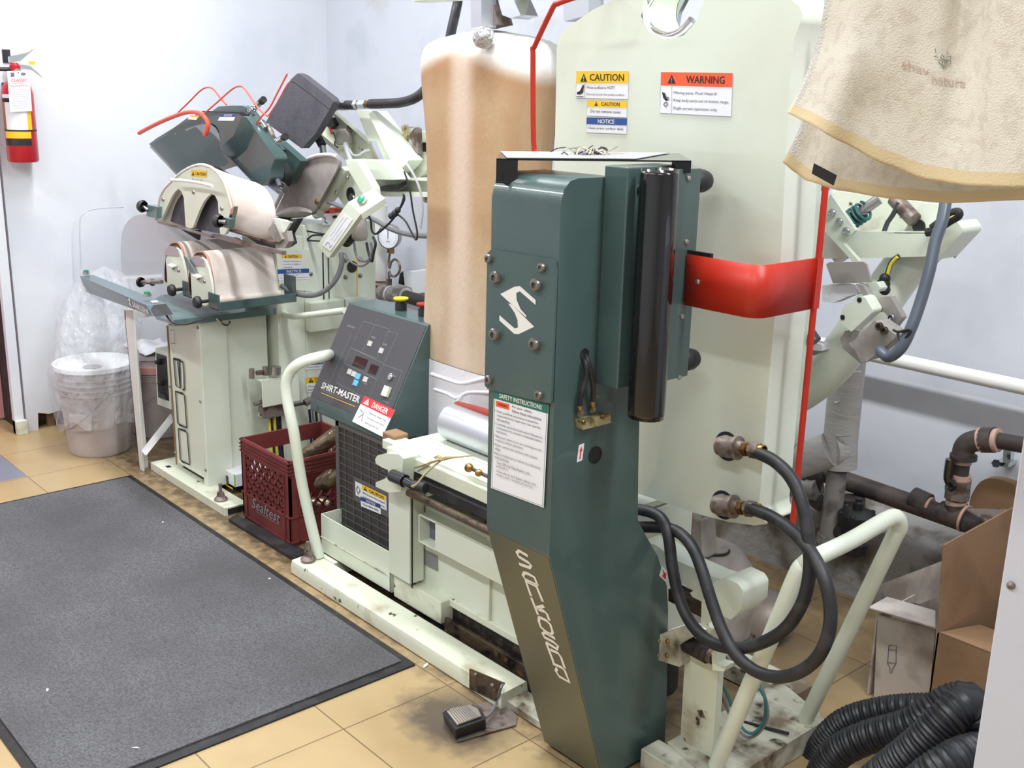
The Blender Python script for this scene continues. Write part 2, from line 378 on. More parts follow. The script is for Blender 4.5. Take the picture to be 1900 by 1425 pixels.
    def screw(s, p, n, r, mt=None, h=None, socket=True):
        n = V(n).normalized(); p = V(p); h = h or r*.8; mt = mt or STEEL
        s.lathe(p, n, [(r, 0), (r, h*.75), (r*.85, h), (r*.45, h), (r*.42, h*.5), (0, h*.5)] if socket else [(r, 0), (r*.9, h*.6), (r*.45, h), (0, h*1.05)], mt, 14); return s
    def text(s, body, O, U, W, mt, bold=True):  # O = lower-left, U = vector for the full width, W = vector for the full height
        vs, fs = text_mesh(body, bold); O, U, W = V(O), V(U), V(W)
        if fs: s.add([O+U*x+W*y for x, y in vs], fs, mt)
        return s
    def ribbon(s, pts, wd, n, mt, closed=False):  # flat stroke of width wd on a plane of normal n
        P = [V(p) for p in pts]; N = len(P); L = []; Rr = []
        for i in range(N):
            a = P[i-1] if (i > 0 or closed) else P[i]; b = P[(i+1) % N] if (i < N-1 or closed) else P[i]
            t = (b-a).normalized(); o = n.cross(t).normalized()*wd/2; L.append(P[i]+o); Rr.append(P[i]-o)
        if closed: L.append(L[0]); Rr.append(Rr[0])
        return s.strip(L, Rr, mt)
def mesh_from(name, mb, org, angle=35, allsm=False):
    me = bpy.data.meshes.new(name); me.from_pydata([v-org for v in mb.v], [], mb.f)
    for m_ in mb.mats: me.materials.append(m_)
    me.polygons.foreach_set('material_index', mb.m)
    me.validate(); me.shade_smooth()
    if not allsm: me.set_sharp_from_angle(angle=math.radians(angle))
    return me
_w = {}
def wloc(o): return _w.get(o.name, V(o.location))
def part(name, mb, parent=None, bevel=0, seg=2, angle=35, solid=0, label=None, sub=0):
    lo = V([min(v[i] for v in mb.v) for i in range(3)]); hi = V([max(v[i] for v in mb.v) for i in range(3)])
    org = (lo+hi)/2
    if parent is None: org.z = lo.z
    me = mesh_from(name, mb, org, angle, allsm=bool(bevel) or bool(sub))
    o = bpy.data.objects.new(name, me); col.objects.link(o); o.parent = parent
    o.location = org-(wloc(parent) if parent else V((0, 0, 0))); _w[o.name] = org
    if solid: m_ = o.modifiers.new('thickness', 'SOLIDIFY'); m_.thickness = solid; m_.offset = 0
    if bevel:
        m_ = o.modifiers.new('bevel', 'BEVEL'); m_.width = bevel; m_.segments = seg; m_.limit_method = 'ANGLE'; m_.angle_limit = math.radians(40); m_.harden_normals = True
    if sub: m_ = o.modifiers.new('sub', 'SUBSURF'); m_.levels = sub; m_.render_levels = sub
    if label: o['label'] = label
    return o
def tag(o, label, cat, group=None):
    o['label'] = label; o['category'] = cat
    if group: o['group'] = group
    return o
def thing(name, loc, label, cat, group=None):
    o = bpy.data.objects.new(name, None); col.objects.link(o); o.location = loc; o.empty_display_size = .1; _w[o.name] = V(loc)
    return tag(o, label, cat, group)
def struct(name, mb, **k): o = part(name, mb, None, **k); o['kind'] = 'structure'; return o
def quad_label(mb, TL, TR, BL, items, bg=None, off=.0004, n=None):
    """a sticker: unit square (x right, y down) mapped on TL/TR/BL"""
    TL, TR, BL = V(TL), V(TR), V(BL); U = TR-TL; D = BL-TL
    if n is None: n = D.cross(U).normalized()
    if (EYE-TL).dot(n) < 0: n = -n
    def q(x, y, k): return TL+U*x+D*y+n*(off*k)
    if bg: mb.prism([q(0, 0, 0), q(1, 0, 0), q(1, 1, 0), q(0, 1, 0)], n*off, bg)
    k = 1.6
    for it in items:
        if it[0] == 'r': _, x, y, ww, hh, mt = it; mb.poly([q(x, y+hh, k), q(x+ww, y+hh, k), q(x+ww, y, k), q(x, y, k)], mt)
        elif it[0] == 't': _, sx, x, y, ww, hh, mt = it[:7]; mb.text(sx, q(x, y+hh, k), U*ww, -D*hh, mt, it[7] if len(it) > 7 else True)
        elif it[0] == 'p': _, pts, mt = it; mb.poly([q(x, y, k) for x, y in pts][::-1], mt)
        elif it[0] == 'l':
            _, pts, wd, mt = it; mb.ribbon([q(x, y, k) for x, y in pts], wd, n, mt)
        k += .5
    return mb
def border(mt, wd=.0012, a=0.0):
    return ('l', [(a, a), (1-a, a), (1-a, 1-a), (a, 1-a), (a, a)], wd, mt)
def px(pts, Y): return [at(x, y, Y) for x, y in pts]
def pxx(pts, X): return [atx(x, y, X) for x, y in pts]
def px3(pts): return [at(*p) for p in pts]
def alert(x, y, ww, hh, mt, mk):  # warning triangle with its mark
    return [('p', [(x, y+hh), (x+ww/2, y), (x+ww, y+hh)], mt), ('r', x+ww*.45, y+hh*.35, ww*.1, hh*.35, mk), ('r', x+ww*.45, y+hh*.78, ww*.1, hh*.12, mk)]
exec_parts = []
# ================================================================== ROOM
XL, YB = -4.65, 2.92
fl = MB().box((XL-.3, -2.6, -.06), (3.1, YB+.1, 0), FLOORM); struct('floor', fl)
ce = MB().box((XL-.3, -2.6, CEIL), (3.1, YB+.1, CEIL+.05), CEILM); struct('ceiling', ce)
wb = MB().box((XL, YB, 0), (3.1, YB+.1, CEIL), WALLB); struct('wall_back', wb)
wf = MB().box((XL-.3, -2.6, 0), (3.1, -2.5, CEIL), WALL); struct('wall_front', wf)
wr = MB().box((3.0, -2.5, 0), (3.1, YB, CEIL), WALL); struct('wall_right', wr)
# left wall: its foot is broken away above the floor
YD = 1.405
jag = [(YD, .0), (YD+.045, .0), (YD+.05, .075), (1.50, .062), (1.545, .07), (1.58, .055), (1.62, .068), (1.75, .06), (1.9, .06), (1.9, 0), (YB, 0), (YB, CEIL), (YD, CEIL)]
wl = MB().prism([(XL, y, z) for y, z in jag], (-.06, 0, 0), WALL)
wl.box((XL-.28, .35, 2.05), (XL-.02, YD, CEIL), WALL); wl.box((XL-.06, -2.5, 0), (XL, .35, CEIL), WALL)
struct('wall_left', wl, angle=30)
struct('trim_2', MB().box((XL-.12, YD+.01, 0), (XL-.062, 1.93, .1), WOODD).box((XL-.05, 1.50, .0), (XL-.03, 1.53, .065), CARD))
struct('trim_3', MB().box((XL-.02, YD-.05, 0), (XL+.012, YD-.012, 2.05), WALL).box((XL-.02, YD-.05, 0), (XL+.03, YD-.005, .06), CREAMD).box((XL-.26, YD-.02, 0), (XL-.03, YD-.004, 2.05), BLACK), bevel=.002)
struct('door_1', MB().box((XL-.27, .37, .01), (XL-.23, YD-.02, 2.04), PINKP).box((XL-.23, .37, .3), (XL-.225, YD-.06, .32), CARD))
# concrete kerb at the foot of the back wall, with its ragged face
rows = []
for i in range(60):
    x = XL+.02+i*(3.0-XL)/59; r = []
    for j, (y, z) in enumerate([(2.785, 0), (2.79, .10), (2.775, .19), (2.79, .245), (2.82, .265), (2.87, .275), (2.925, .31)]):
        k = noise.noise(V((x*6, j*1.3, 2)))*.016 if j < 6 else 0
        r.append((x, y+k, max(0, z+(noise.noise(V((x*5, j, 9)))*.012 if 0 < j else 0))))
    rows.append(r)
struct('trim_1', MB().grid(rows, CURB), angle=50)

# ceiling light fixtures
fx0 = None
for i, (x, y) in enumerate(FIX):
    if fx0 is None:
        t = thing('ceiling_light', (x, y, CEIL), 'white fluorescent batten light on the ceiling above the machines', 'ceiling light', 'fluorescent battens on the ceiling')
        part('housing', MB().prism([(x-.62, y-.06, CEIL), (x-.62, y+.06, CEIL), (x-.62, y+.04, CEIL-.05), (x-.62, y-.04, CEIL-.05)], (1.24, 0, 0), WHITE), t)
        for s in (-1, 1): part('lamp_tube', MB().cyl((x-.6, y+s*.03, CEIL-.07), (x+.6, y+s*.03, CEIL-.07), .013, TUBE, 12), t)
        fx0 = t
    else:
        r = fx0.copy(); col.objects.link(r); r.location = (x, y, CEIL)
        r['label'] = 'white fluorescent batten light on the ceiling' + (' above the machines' if i < 3 else ' above the aisle, added for frontal light')
        for ch in list(fx0.children): c = ch.copy(); col.objects.link(c); c.parent = r

# floor mat with rubber rim
X0, X1, Y0, Y1 = -3.868, -2.062, .60, 1.525
t = thing('floor_mat', ((X0+X1)/2, (Y0+Y1)/2, 0), 'large charcoal carpet floor mat with black rubber rim in front of the machines', 'floor mat')
part('rubber_rim', MB().prism([(X0, Y0, 0), (X1, Y0, 0), (X1, Y1, 0), (X0, Y1, 0)], (0, 0, .005), BLACK), t, bevel=.003)
part('carpet_pile', MB().prism([(X0+.022, Y0+.022, .0045), (X1-.03, Y0+.022, .0045), (X1-.03, Y1-.022, .0045), (X0+.022, Y1-.022, .0045)], (0, 0, .005), CARPET), t, bevel=.003)
# ================================================================== SHIRT PRESS (centre)
SP = thing('shirt_press', (-2.0, 1.9, 0), 'cream and dark green double-body shirt press with scorched torso buck and tall green column', 'shirt press')
# --- base plinth
mb = MB()
prof = [(1.558, .002), (1.558, .030), (1.562, .045), (1.640, .050), (1.645, .02), (1.645, .002)]
mb.prism([(-2.745, y, z) for y, z in prof], (.985, 0, 0), CREAMD)
mb.box((-1.775, 1.575, .002), (-1.60, 1.645, .022), CREAMF)
mb.box((-2.745, 1.645, .003), (-2.64, 2.10, .048), CREAMD)
mb.box((-2.745, 2.10, .003), (-1.30, 2.18, .05), CREAMF)
part('plinth', mb, SP, bevel=.003)
p = part('plinth_end', MB().box((-1.385, 1.64, .003), (-1.205, 1.70, .055), CREAMF).prism([(-1.36, 1.70, .003), (-1.185, 1.66, .003), (-1.185, 2.06, .003), (-1.36, 2.12, .003)], (0, 0, .055), CREAMF), SP, bevel=.004)
part('corner_bolt', MB().cyl((-1.30, 1.90, .058), (-1.20, 1.93, .066), .004, BLACK, 8), p)
# foot brackets with bolts at the plinth corner
def foot_bolt(x, y, z, par, name='levelling_bolt'):
    part(name, MB().lathe((x, y, z), (0, 0, 1), [(.022, 0), (.024, .006), (.014, .016), (.012, .03), (.006, .03), (.006, .062), (0, .063)], OLDST, 14), par)
foot_bolt(-2.705, 1.595, .049, SP)
# guide rails and black pit between plinth and cabinet
mb = MB()
mb.box((-2.28, 1.648, .002), (-1.60, 1.70, .015), GREASE)
for (y0, y1, z0, z1, m_) in ((1.672, 1.684, .015, .062, RUSTRAIL), (1.684, 1.700, .04, .050, GREASE), (1.700, 1.712, .04, .088, GREASE)):
    mb.box((-2.13, y0, z0), (-1.60, y1, z1), m_)
part('guide_rail', mb, SP, bevel=.002)
a = at(657, 1230, 1.552); 
br = [at(873, 1240, 1.557), at(935, 1266, 1.557), at(921, 1300, 1.557), at(873, 1277, 1.557)]
p = part('end_bracket', MB().prism(br, (0, -.004, 0), RUSTRAIL), SP, bevel=.002)
for q in ((883, 1252), (914, 1272)): part('rivet', MB().screw(at(q[0], q[1], 1.552), (0, -1, 0), .006, OLDST, socket=False), p)
# --- cabinet
mb = MB()
YC = 1.70
zc = .50
mb.box((-2.33, YC, .10), (-1.60, 2.04, zc-.01), CREAM)
mb.box((-2.35, 1.66, .045), (-2.13, YC+.01, .112), CREAMD); mb.box((-2.14, 1.690, .090), (-1.6, 1.73, .112), CREAMD)
part('cabinet', mb, SP, bevel=.004)
mb = MB()
for x in (907,):
    A = at(x, 1075, YC-.001); B = at(x, 1165, YC-.001)
    mb.box((A.x-.004, YC-.003, .105), (A.x+.0, YC-.0005, .36), INK)
    mb.box((A.x+.0, YC-.009, .105), (A.x+.012, YC-.0005, .36), CREAMD)
part('panel_seam', mb, SP)
# front post with rounded clamp horns
mb = MB(); YP = 1.645
A = at(720, 900, YP); B = at(757, 1083, YP)
mb.box((A.x, YP, B.z), (at(760, 900, YP).x, YP+.05, .47), CREAM)
post = part('front_post', mb, SP, bevel=.003)
part('post_gap', MB().box((at(762, 900, YP).x, YP+.002, B.z), (at(762, 900, YP).x+.002, YP+.006, .44), INK), post)
mb = MB()
horn = px([(696, 852), (700, 845), (716, 841), (740, 843), (748, 850), (746, 880), (744, 912), (720, 914), (697, 903), (697, 895), (712, 889), (720, 884), (720, 872), (710, 868), (697, 860)], 1.60)
mb.prism(horn, (0, .05, 0), CREAM)
part('clamp_horn', mb, post, bevel=.008, seg=3)
mb = MB()
part('pin_tail', MB().cyl(at(711, 876, 1.625), at(735, 886, 1.625), .008, BLACK, 12), post)
mb.tube([at(728, 882, 1.59), at(752, 893, 1.59)], .018, BLACKG, 16); mb.tube([at(752, 893, 1.59), at(766, 901, 1.59)], .013, BLACKG, 16)
mb.tube([at(766, 901, 1.59), at(790, 906, 1.60)], .015, BLACK, 12)
part('lock_pin', mb, post, bevel=.002)
# --- deck
mb = MB()
D0 = px([(705, 829), (720, 829), (722, 812), (777, 800), (800, 795)], 1.66)
zd = .508
xl = atz(707, 829, zd).x
mb.box((-2.345, 1.655, zd-.012), (-1.60, 1.98, zd), CREAM)
mb.box((-2.35, 1.64, zd-.045), (-1.60, 1.66, zd-.008), CREAM)
mb.box((-2.40, 1.66, zd-.03), (-2.33, 1.72, zd-.004), CREAM)
mb.box((-2.30, 1.745, zd), (-1.60, 1.98, zd+.004), CREAM)
part('deck', mb, SP, bevel=.004)
part('wooden_block', MB().box((-2.43, 1.68, zd-.03), (-2.37, 1.73, zd+.008), CARD), SP, bevel=.005)
mb = MB().box((-2.27, 1.64, zd-.075), (-1.60, 1.655, zd-.045), INK).box((-2.20, 1.628, zd-.078), (-1.60, 1.640, zd-.054), BLACK)
mb.cyl((-2.22, 1.620, zd-.098), (-1.60, 1.620, zd-.098), .011, RUSTRAIL, 12); mb.box((-2.18, 1.64, zd-.115), (-1.60, 1.70, zd-.105), CREAMD)
part('slide_track', mb, SP)
p = part('cam_bracket', MB().box((-1.77, YC-.006, .34), (-1.71, YC, .42), OLDST), SP, bevel=.004)
part('latch_bar', MB().tube(px([(868, 866), (905, 884), (935, 900)], 1.655), .005, RUSTRAIL, 8).ball(at(870, 868, 1.65), .012, BRASS).ball(at(888, 877, 1.65), .010, BRASS), SP)
# box beam with open end
mb = MB(); YF = 1.66
z_t = at(777, 954, YF).z; z_b = at(777, 1006, YF).z; xb0 = at(776, 980, YF).x
th = .004
mb.box((xb0, YF, z_t-th), (-1.60, YF+.06, z_t), CREAM); mb.box((xb0, YF, z_b), (-1.60, YF+.06, z_b+th), CREAM)
wx = at(807, 985, YF).x
mb.box((wx, YF, z_b), (-1.60, YF+th, z_t), CREAM); mb.box((xb0, YF+.036, z_b), (-1.60, YF+.04, z_t), INKG); mb.box((xb0, YF, z_b), (xb0+th, YF+.06, z_t), CREAM)
part('box_beam', mb, SP, bevel=.003)
q = [(773, 1012), (812, 1032), (813, 1060), (774, 1040)]
part('rating_plate', MB().prism(px(q, YC-.001), (0, -.0015, 0), GREYPL), SP)
# --- filter tray and grille
mb = MB(); xa = -2.735; xb = -2.365; yt = 1.66; zt = .175
mb.box((xa, yt, .049), (xb, yt+.003, zt), CREAM); mb.box((xa, yt, .049), (xa+.003, 1.86, zt), CREAM); mb.box((xa, 1.857, .049), (xb, 1.86, zt), CREAM); mb.box((xb-.003, yt, .049), (xb, 1.86, zt), CREAM); mb.box((xa, yt, .049), (xb, 1.86, .052), CREAM)
part('filter_tray', mb, SP)
part('tray_seam', MB().box((xa, yt-.002, .098), (xb, yt, .102), CREAMF), SP)
yg = 1.735
gl = at(630, 975, yg).x; gr = -2.355; gz0 = .055; gz1 = .475
fr = MB().box((gl, yg, gz0), (gr, yg+.012, gz1), MESHD)
fp = part('filter_frame', fr, SP)
mb = MB(); nx, nz_ = 9, 17
for i in range(nx+1):
    x = gl+(gr-gl)*i/nx; mb.box((x-.0015, yg-.003, gz0), (x+.0015, yg, gz1), MESHL)
for j in range(nz_+1):
    z = gz0+(gz1-gz0)*j/nz_; mb.box((gl, yg-.004, z-.0015), (gr, yg-.001, z+.0015), MESHL)
mb.box((gl-.004, yg-.006, gz0), (gl+.014, yg, gz1), MESHL); mb.box((gl, yg-.006, gz1-.03), (gr, yg, gz1), MESHL)
for (a, b, c_, d_) in ((658, 716, 892, 905),): 
    P0 = at(657, 884, yg-.006); P1 = at(720, 960, yg-.006); mb.box((P0.x, yg-.007, P1.z), (gr, yg-.003, P0.z), MESHL)
part('grille', mb, fp)
lb = MB(); Yq = yg-.0085
quad_label(lb, at(659, 892, Yq), at(717, 920, Yq), at(660, 919, Yq), [border(INK, .001), ('r', .22, .02, .76, .36, YEL)]+alert(.28, .06, .12, .28, INK, YEL)+[('t', 'CAUTION', .46, .1, .46, .22, INK), ('t', 'Moving parts. Pinch Hazard!', .26, .47, .7, .15, INK), ('t', 'Keep body parts away from fan.', .26, .74, .7, .15, INK), ('l', [(.05, .5), (.1, .25), (.17, .5), (.1, .8), (.05, .5)], .003, INK)], PAPER)
part('warning_label', lb, fp)
lb = MB(); quad_label(lb, at(669, 921, Yq), at(706, 936, Yq), at(670, 939, Yq), [('r', 0, 0, 1, .42, BLUEL), ('t', 'NOTICE', .3, .08, .45, .26, INKW), ('t', 'Clean filter daily.', .1, .58, .8, .26, INK)], PAPER)
part('notice_label', lb, fp)
# --- control console
cy0, cy1 = 1.72, 1.87
BL = at(578, 742, cy0); BR = at(716, 789, cy0); TL = at(646, 562, cy1); TR = at(793, 600, cy1)
xl, xr = (BL.x+TL.x)/2, (BR.x+TR.x)/2+.004; zb, zt = (BL.z+BR.z)/2, (TL.z+TR.z)/2
lipz = at(716, 822, cy0).z
profc = [(cy0, lipz), (cy0, zb), (cy1, zt), (cy1+.10, zt), (cy1+.10, lipz)]
cons = part('control_console', MB().prism([(xl, y, z) for y, z in profc], (xr-xl, 0, 0), GREEN), SP, bevel=.006, seg=3)
nC = V((0, -(zt-zb), (cy1-cy0))).normalized()
def cp(u, v, k=0): return V((xl+(xr-xl)*u, cy1+(cy0-cy1)*v, zt+(zb-zt)*v))+nC*k
fp = part('key_panel', MB().prism([cp(.01, .015, .0), cp(.985, .015, .0), cp(.985, .99, .0), cp(.01, .99, .0)], nC*.0015, DKGREY), cons)
mb = MB(); k = .0022
def L(pts, wd=.0009, mt=INKL): mb.ribbon([cp(u, v, k) for u, v in pts], wd, nC, mt)
L([(.27, .14), (.60, .14), (.60, .44)]); L([(.27, .14), (.25, .42), (.58, .44)]); L([(.60, .16), (.72, .16), (.70, .46)]); L([(.42, .14), (.40, .43)])
L([(.25, .42), (.25, .78), (.69, .82), (.70, .46), (.25, .42)]); L([(.70, .47), (.93, .47), (.93, .82), (.69, .82)]); L([(.70, .62), (.26, .58)]); L([(.10, .80), (.17, .80), (.19, .30)])
mb.ribbon([cp(.12, .925, k), cp(.58, .925, k)], .0014, nC, YEL)
mb.text('SHIRT-MASTER', cp(.09, .885, k), cp(.60, .885, k)-cp(.09, .885, k), cp(.09, .82, k)-cp(.09, .885, k), INKW)
mb.text('FULLY AUTOMATIC DOUBLE BODY', cp(.11, .905, k), cp(.42, .905, k)-cp(.11, .905, k), cp(.1, .893, k)-cp(.1, .905, k), INKL, False)
mb.text('SANKOSHA', cp(.10, .235, k), cp(.20, .235, k)-cp(.10, .235, k), cp(.10, .215, k)-cp(.10, .235, k), INKL)
mb.text('PRESS', cp(.44, .27, k), cp(.49, .27, k)-cp(.44, .27, k), cp(.44, .25, k)-cp(.44, .27, k), INKL); mb.text('AIR', cp(.60, .30, k), cp(.65, .30, k)-cp(.60, .30, k), cp(.6, .28, k)-cp(.6, .30, k), INKL)
mb.text('TIME', cp(.55, .70, k), cp(.61, .70, k)-cp(.55, .70, k), cp(.6, .685, k)-cp(.6, .70, k), INKL); mb.text('POWER', cp(.85, .79, k), cp(.92, .79, k)-cp(.85, .79, k), cp(.6, .775, k)-cp(.6, .79, k), INKL)
part('panel_print', mb, fp)
def ck(name, u, v, du, dv, h, mt, **kw): return part(name, MB().prism([cp(u, v, .001), cp(u+du, v, .001), cp(u+du, v+dv, .001), cp(u, v+dv, .001)], nC*h, mt), fp, bevel=.001, **kw)
for u, v in ((.43, .30), (.59, .33), (.33, .615), (.39, .62), (.545, .63)): ck('key', u, v, .05, .05, .003, KEY)
for u, v in ((.445, .625), (.45, .69)): ck('key', u, v, .055, .055, .003, CYAN, label='pale blue key')
ck('display', .35, .475, .16, .10, .001, LCD); ck('display', .56, .50, .10, .09, .001, LCD)
ck('rocker_switch', .83, .645, .06, .095, .010, IVORY)
part('key_lock', MB().lathe(cp(.835, .555, .001), nC, [(.011, 0), (.011, .006), (.008, .008), (0, .008)], CHROME, 20), fp)
lb = MB(); quad_label(lb, cp(.635, .80, .002), cp(1.02, .82, .002), cp(.625, 1.055, .002)+V((0, -.004, 0)), [('r', 0, 0, 1, .32, REDL)]+alert(.06, .04, .18, .22, INKW, REDL)+[('t', 'DANGER', .34, .06, .5, .2, INKW), ('t', 'Hazardous voltage inside.', .36, .42, .56, .09, INK, False), ('t', 'Disconnect power before', .36, .6, .56, .09, INK, False), ('t', 'opening this box.', .36, .78, .48, .09, INK, False), ('l', [(.08, .5), (.17, .55), (.2, .42), (.22, .6), (.12, .8)], .002, INK), ('l', [(.22, .6), (.27, .85)], .002, INK)], PAPER, n=nC)
part('danger_label', lb, cons)
for (x, y), m_, nm in (((744, 575), YELG, 'yellow mushroom button'), ((787, 586), ORANGE, 'red mushroom button')):
    c0 = atz(x, y, zt)
    part('push_button', MB().lathe(c0, (0, 0, 1), [(.018, 0), (.018, .022), (.013, .022), (.013, .03)], BLACK, 24).lathe(c0+V((0, 0, .028)), (0, 0, 1), [(.012, 0), (.023, .006), (.023, .010), (0, .013)], m_, 24), cons, label=nm, angle=40)
for x, y in ((590, 757), (694, 799)): part('slot', MB().box(tuple(at(x, y+4, cy0-.001)-V((.001, 0, 0))), tuple(at(x, y-3, cy0)+V((.001, 0, 0))), INK), cons)
# support under the console
part('console_stand', MB().box((xl+.05, cy1-.02, .10), (xr-.03, cy1+.08, lipz), CREAM), SP, bevel=.004)
# --- push handles (bent tube)
def loopx(pts, r): return MB().tube(smooth_path(pts, 5), r, CREAM, 16)
Lf = at(583, 1040, 1.625); Lf.z = .05
lt = [V((-2.70, 1.63, .05)), at(562, 905, 1.61), at(545, 800, 1.60), at(531, 728, 1.60), at(537, 693, 1.61), at(560, 672, 1.635), at(598, 661, 1.70), at(612, 658, 1.79)]
part('push_handle', loopx(lt, .0165), SP)
rt = [V((-1.235, 1.715, .058)), at(1385, 1287, 1.70), at(1440, 1160, 1.70), at(1478, 1068, 1.70), at(1492, 1048, 1.705), at(1512, 1035, 1.72), at(1580, 1002, 1.85), at(1640, 967, 1.955), at(1662, 960, 1.985), at(1668, 978, 2.0), at(1655, 1005, 2.0), at(1580, 1160, 2.005), V((-1.214, 2.015, .058))]
part('push_handle', loopx(rt, .0175), SP)

# --- green column
XF0, XF1 = -1.587, -1.40
side = pxx([(1040, 352), (1033, 400), (1028, 700), (1019, 1036), (1110, 1425)], XF1)
z_top = side[0].z+.006
yfr = 1.352
pr = [(yfr+.04, z_top+.012), (yfr+.022, z_top+.008), (yfr+.007, z_top-.006), (yfr, z_top-.035), (yfr+.002, .59)]
bend_z = side[3].z
pr += [(1.356, bend_z), (1.540, .012), (1.742, .012), (1.736, .16), (1.722, .36), (1.712, .42), (1.675, .50), (1.635, .555), (1.605, .60), (1.598, .70), (1.590, .86), (1.52, 1.10), (1.49, z_top+.012)]
colm = part('column', MB().prism([(XF0, y, z) for y, z in pr], (XF1-XF0, 0, 0), GREEN), SP, bevel=.004, seg=2, angle=30)
# olive film on the slanted foot
s0 = V((0, 1.356, bend_z)); s1 = V((0, 1.540, .012)); sd = (s1-s0); nS = V((0, -sd.z*-1, 0)); nS = V((0, sd.z, -sd.y)).normalized()
if nS.y > 0: nS = -nS
def onS(x, y, k=.0006): return onp(x, y, s0+nS*k, nS)
part('foot_film', MB().prism([V((XF0+.003, 0, 0))+s0+nS*.0002, V((XF1-.003, 0, 0))+s0+nS*.0002, V((XF1-.003, 0, 0))+s1+nS*.0002, V((XF0+.003, 0, 0))+s1+nS*.0002], nS*.0006, OLIVE), colm)
mb = MB()
def zt_(pts): return [onS(960+x*.2035, 1000+y*.2035, .0014) for x, y in pts]
strokes = [[(95, 155), (15, 108), (-6, 128), (10, 160), (100, 215), (124, 240), (112, 262), (15, 228)],
 [(185, 425), (75, 372), (50, 335), (62, 308), (100, 318), (155, 350), (185, 425)],
 [(125, 522), (78, 390), (150, 418), (180, 445), (232, 572)],
 [(188, 692), (126, 534)], [(242, 612), (178, 628), (178, 640)], [(188, 640), (245, 660), (270, 685), (292, 745)],
 [(198, 712), (262, 742), (300, 780), (322, 850), (305, 872), (250, 838), (212, 800), (195, 750), (198, 712)],
 [(345, 908), (250, 852), (230, 868), (245, 895), (330, 940), (370, 975), (362, 1005), (262, 942)],
 [(262, 945), (335, 1140)], [(300, 1010), (370, 1040), (398, 1080), (432, 1180)],
 [(320, 1135), (400, 1170), (432, 1200), (474, 1306), (380, 1252), (350, 1205), (362, 1178)]]
for st in strokes: mb.ribbon(zt_(st), .0082, nS, INKW)
part('maker_lettering', mb, colm)
# face plate with bolts and logo
YL = yfr-.006
pl = px([(912, 462), (1020, 480), (1029, 485), (1031, 500), (1022, 748), (1012, 748), (905, 722), (899, 715), (904, 470)], YL)
pp = part('face_plate', MB().prism(pl, (0, .0055, 0), GREEN), colm, bevel=.003)
for (x, y, r) in ((909, 480, .009), (1007, 496, .009), (923, 514, .0125), (998, 528, .0125), (921, 620, .0125), (995, 638, .0125), (909, 704, .009), (1002, 732, .009)):
    part('socket_bolt', MB().screw(at(x, y, YL), (0, -1, 0), r, STAINST, r*.9), pp)
mb = MB()
def lg(pts, Y=YL-.0008): return [at(880+x*.3648, 240+y*.3648, Y) for x, y in pts]
mb.poly(lg([(132, 838), (205, 800), (232, 797), (312, 868), (312, 893), (232, 824), (214, 832), (216, 868), (236, 915), (265, 948), (262, 955)]), INKW)
mb.poly(lg([(172, 885), (192, 892), (305, 1004), (225, 1042), (203, 1040), (128, 972), (128, 945), (205, 1012), (222, 1008), (220, 970), (205, 932)]), INKW)
part('maker_logo', mb, pp)
# safety sheet
lb = MB(); Ys = yfr-.0012
items = [('l', [(.02, .012), (.98, .012), (.98, .988), (.02, .988), (.02, .012)], .0014, GRL), ('r', 0.0, 0, 1, .085, GRL), ('t', 'SAFETY INSTRUCTIONS', .11, .02, .78, .045, INKW), ('r', .05, .10, .25, .055, ORL), ('t', 'WARNING', .09, .115, .18, .025, INK), ('t', 'For your safety,', .36, .10, .36, .028, INK, False), ('t', 'follow these instructions.', .36, .14, .54, .028, INK, False)]
yy = .19
for ln in ['\u2022 Only qualified personnel trained for', '  requirements by supervisor can operate', '  the machine.', '', '\u2022 Carefully read the Instruction Manual to', '  understand the content completely before', '  operation.', '', '\u2022 Make sure there is no one working on the', '  machine before operation.', '', '\u2022 Never operate the machine with anyone', '  else.', '', '\u2022 Before maintenance, follow the following', '  instructions.', '', '    Turn OFF the Main Breaker and', '    padlock it.', '', '    Close the air and steam valves, and', '    release their residual pressures.']:
    if ln.strip():
        ind = .04+.021*(len(ln)-len(ln.lstrip())); s_ = ln.strip(); items.append(('t', s_, ind, yy, len(s_)*.0212, .026, INK, False)); yy += .037
    else: yy += .012
quad_label(lb, at(917, 723, Ys), at(1018, 751, Ys), at(911, 905, Ys), items, PAPER, n=V((0, -1, 0)))
part('safety_sheet', lb, colm)
# side: air block with two tubes, arrow stickers, hole
XS = XF1+.0005
def bx(q, d): return pxx(q, d)
blk = part('air_block', MB().prism(pxx([(1067, 776), (1121, 764), (1123, 781), (1070, 794)], XS), (.016, 0, 0), PLATED), colm, bevel=.002)
for x, y in ((1082, 783), (1117, 773)): part('screw', MB().screw(atx(x, y, XS+.016), (1, 0, 0), .005, BRASS), blk)
for x0, y0 in ((1076, 757), (1099, 750)): part('fitting', MB().cyl(atx(x0, y0+14, XS+.008), atx(x0, y0+6, XS+.008), .0065, OLDST, 6).cyl(atx(x0, y0+5, XS+.008), atx(x0, y0-6, XS+.008), .005, BRASS, 12), blk)
part('air_tube', MB().tube(smooth_path([atx(1076, 752, XS+.008), atx(1079, 730, XS+.012), atx(1088, 700, XS+.014), atx(1087, 675, XS+.01), atx(1083, 657, XS-.006)], 5), .0052, BLACK, 10), colm)
part('air_tube', MB().tube(smooth_path([atx(1099, 744, XS+.008), atx(1101, 720, XS+.014), atx(1096, 690, XS+.016), atx(1090, 668, XS+.01), atx(1085, 657, XS-.004)], 5), .0052, BLACK, 10), colm)
part('grommet', MB().lathe(atx(1084, 657, XS), (1, 0, 0), [(.011, 0), (.011, .002), (.006, .002), (0, .0015)], BLACK, 16), colm)
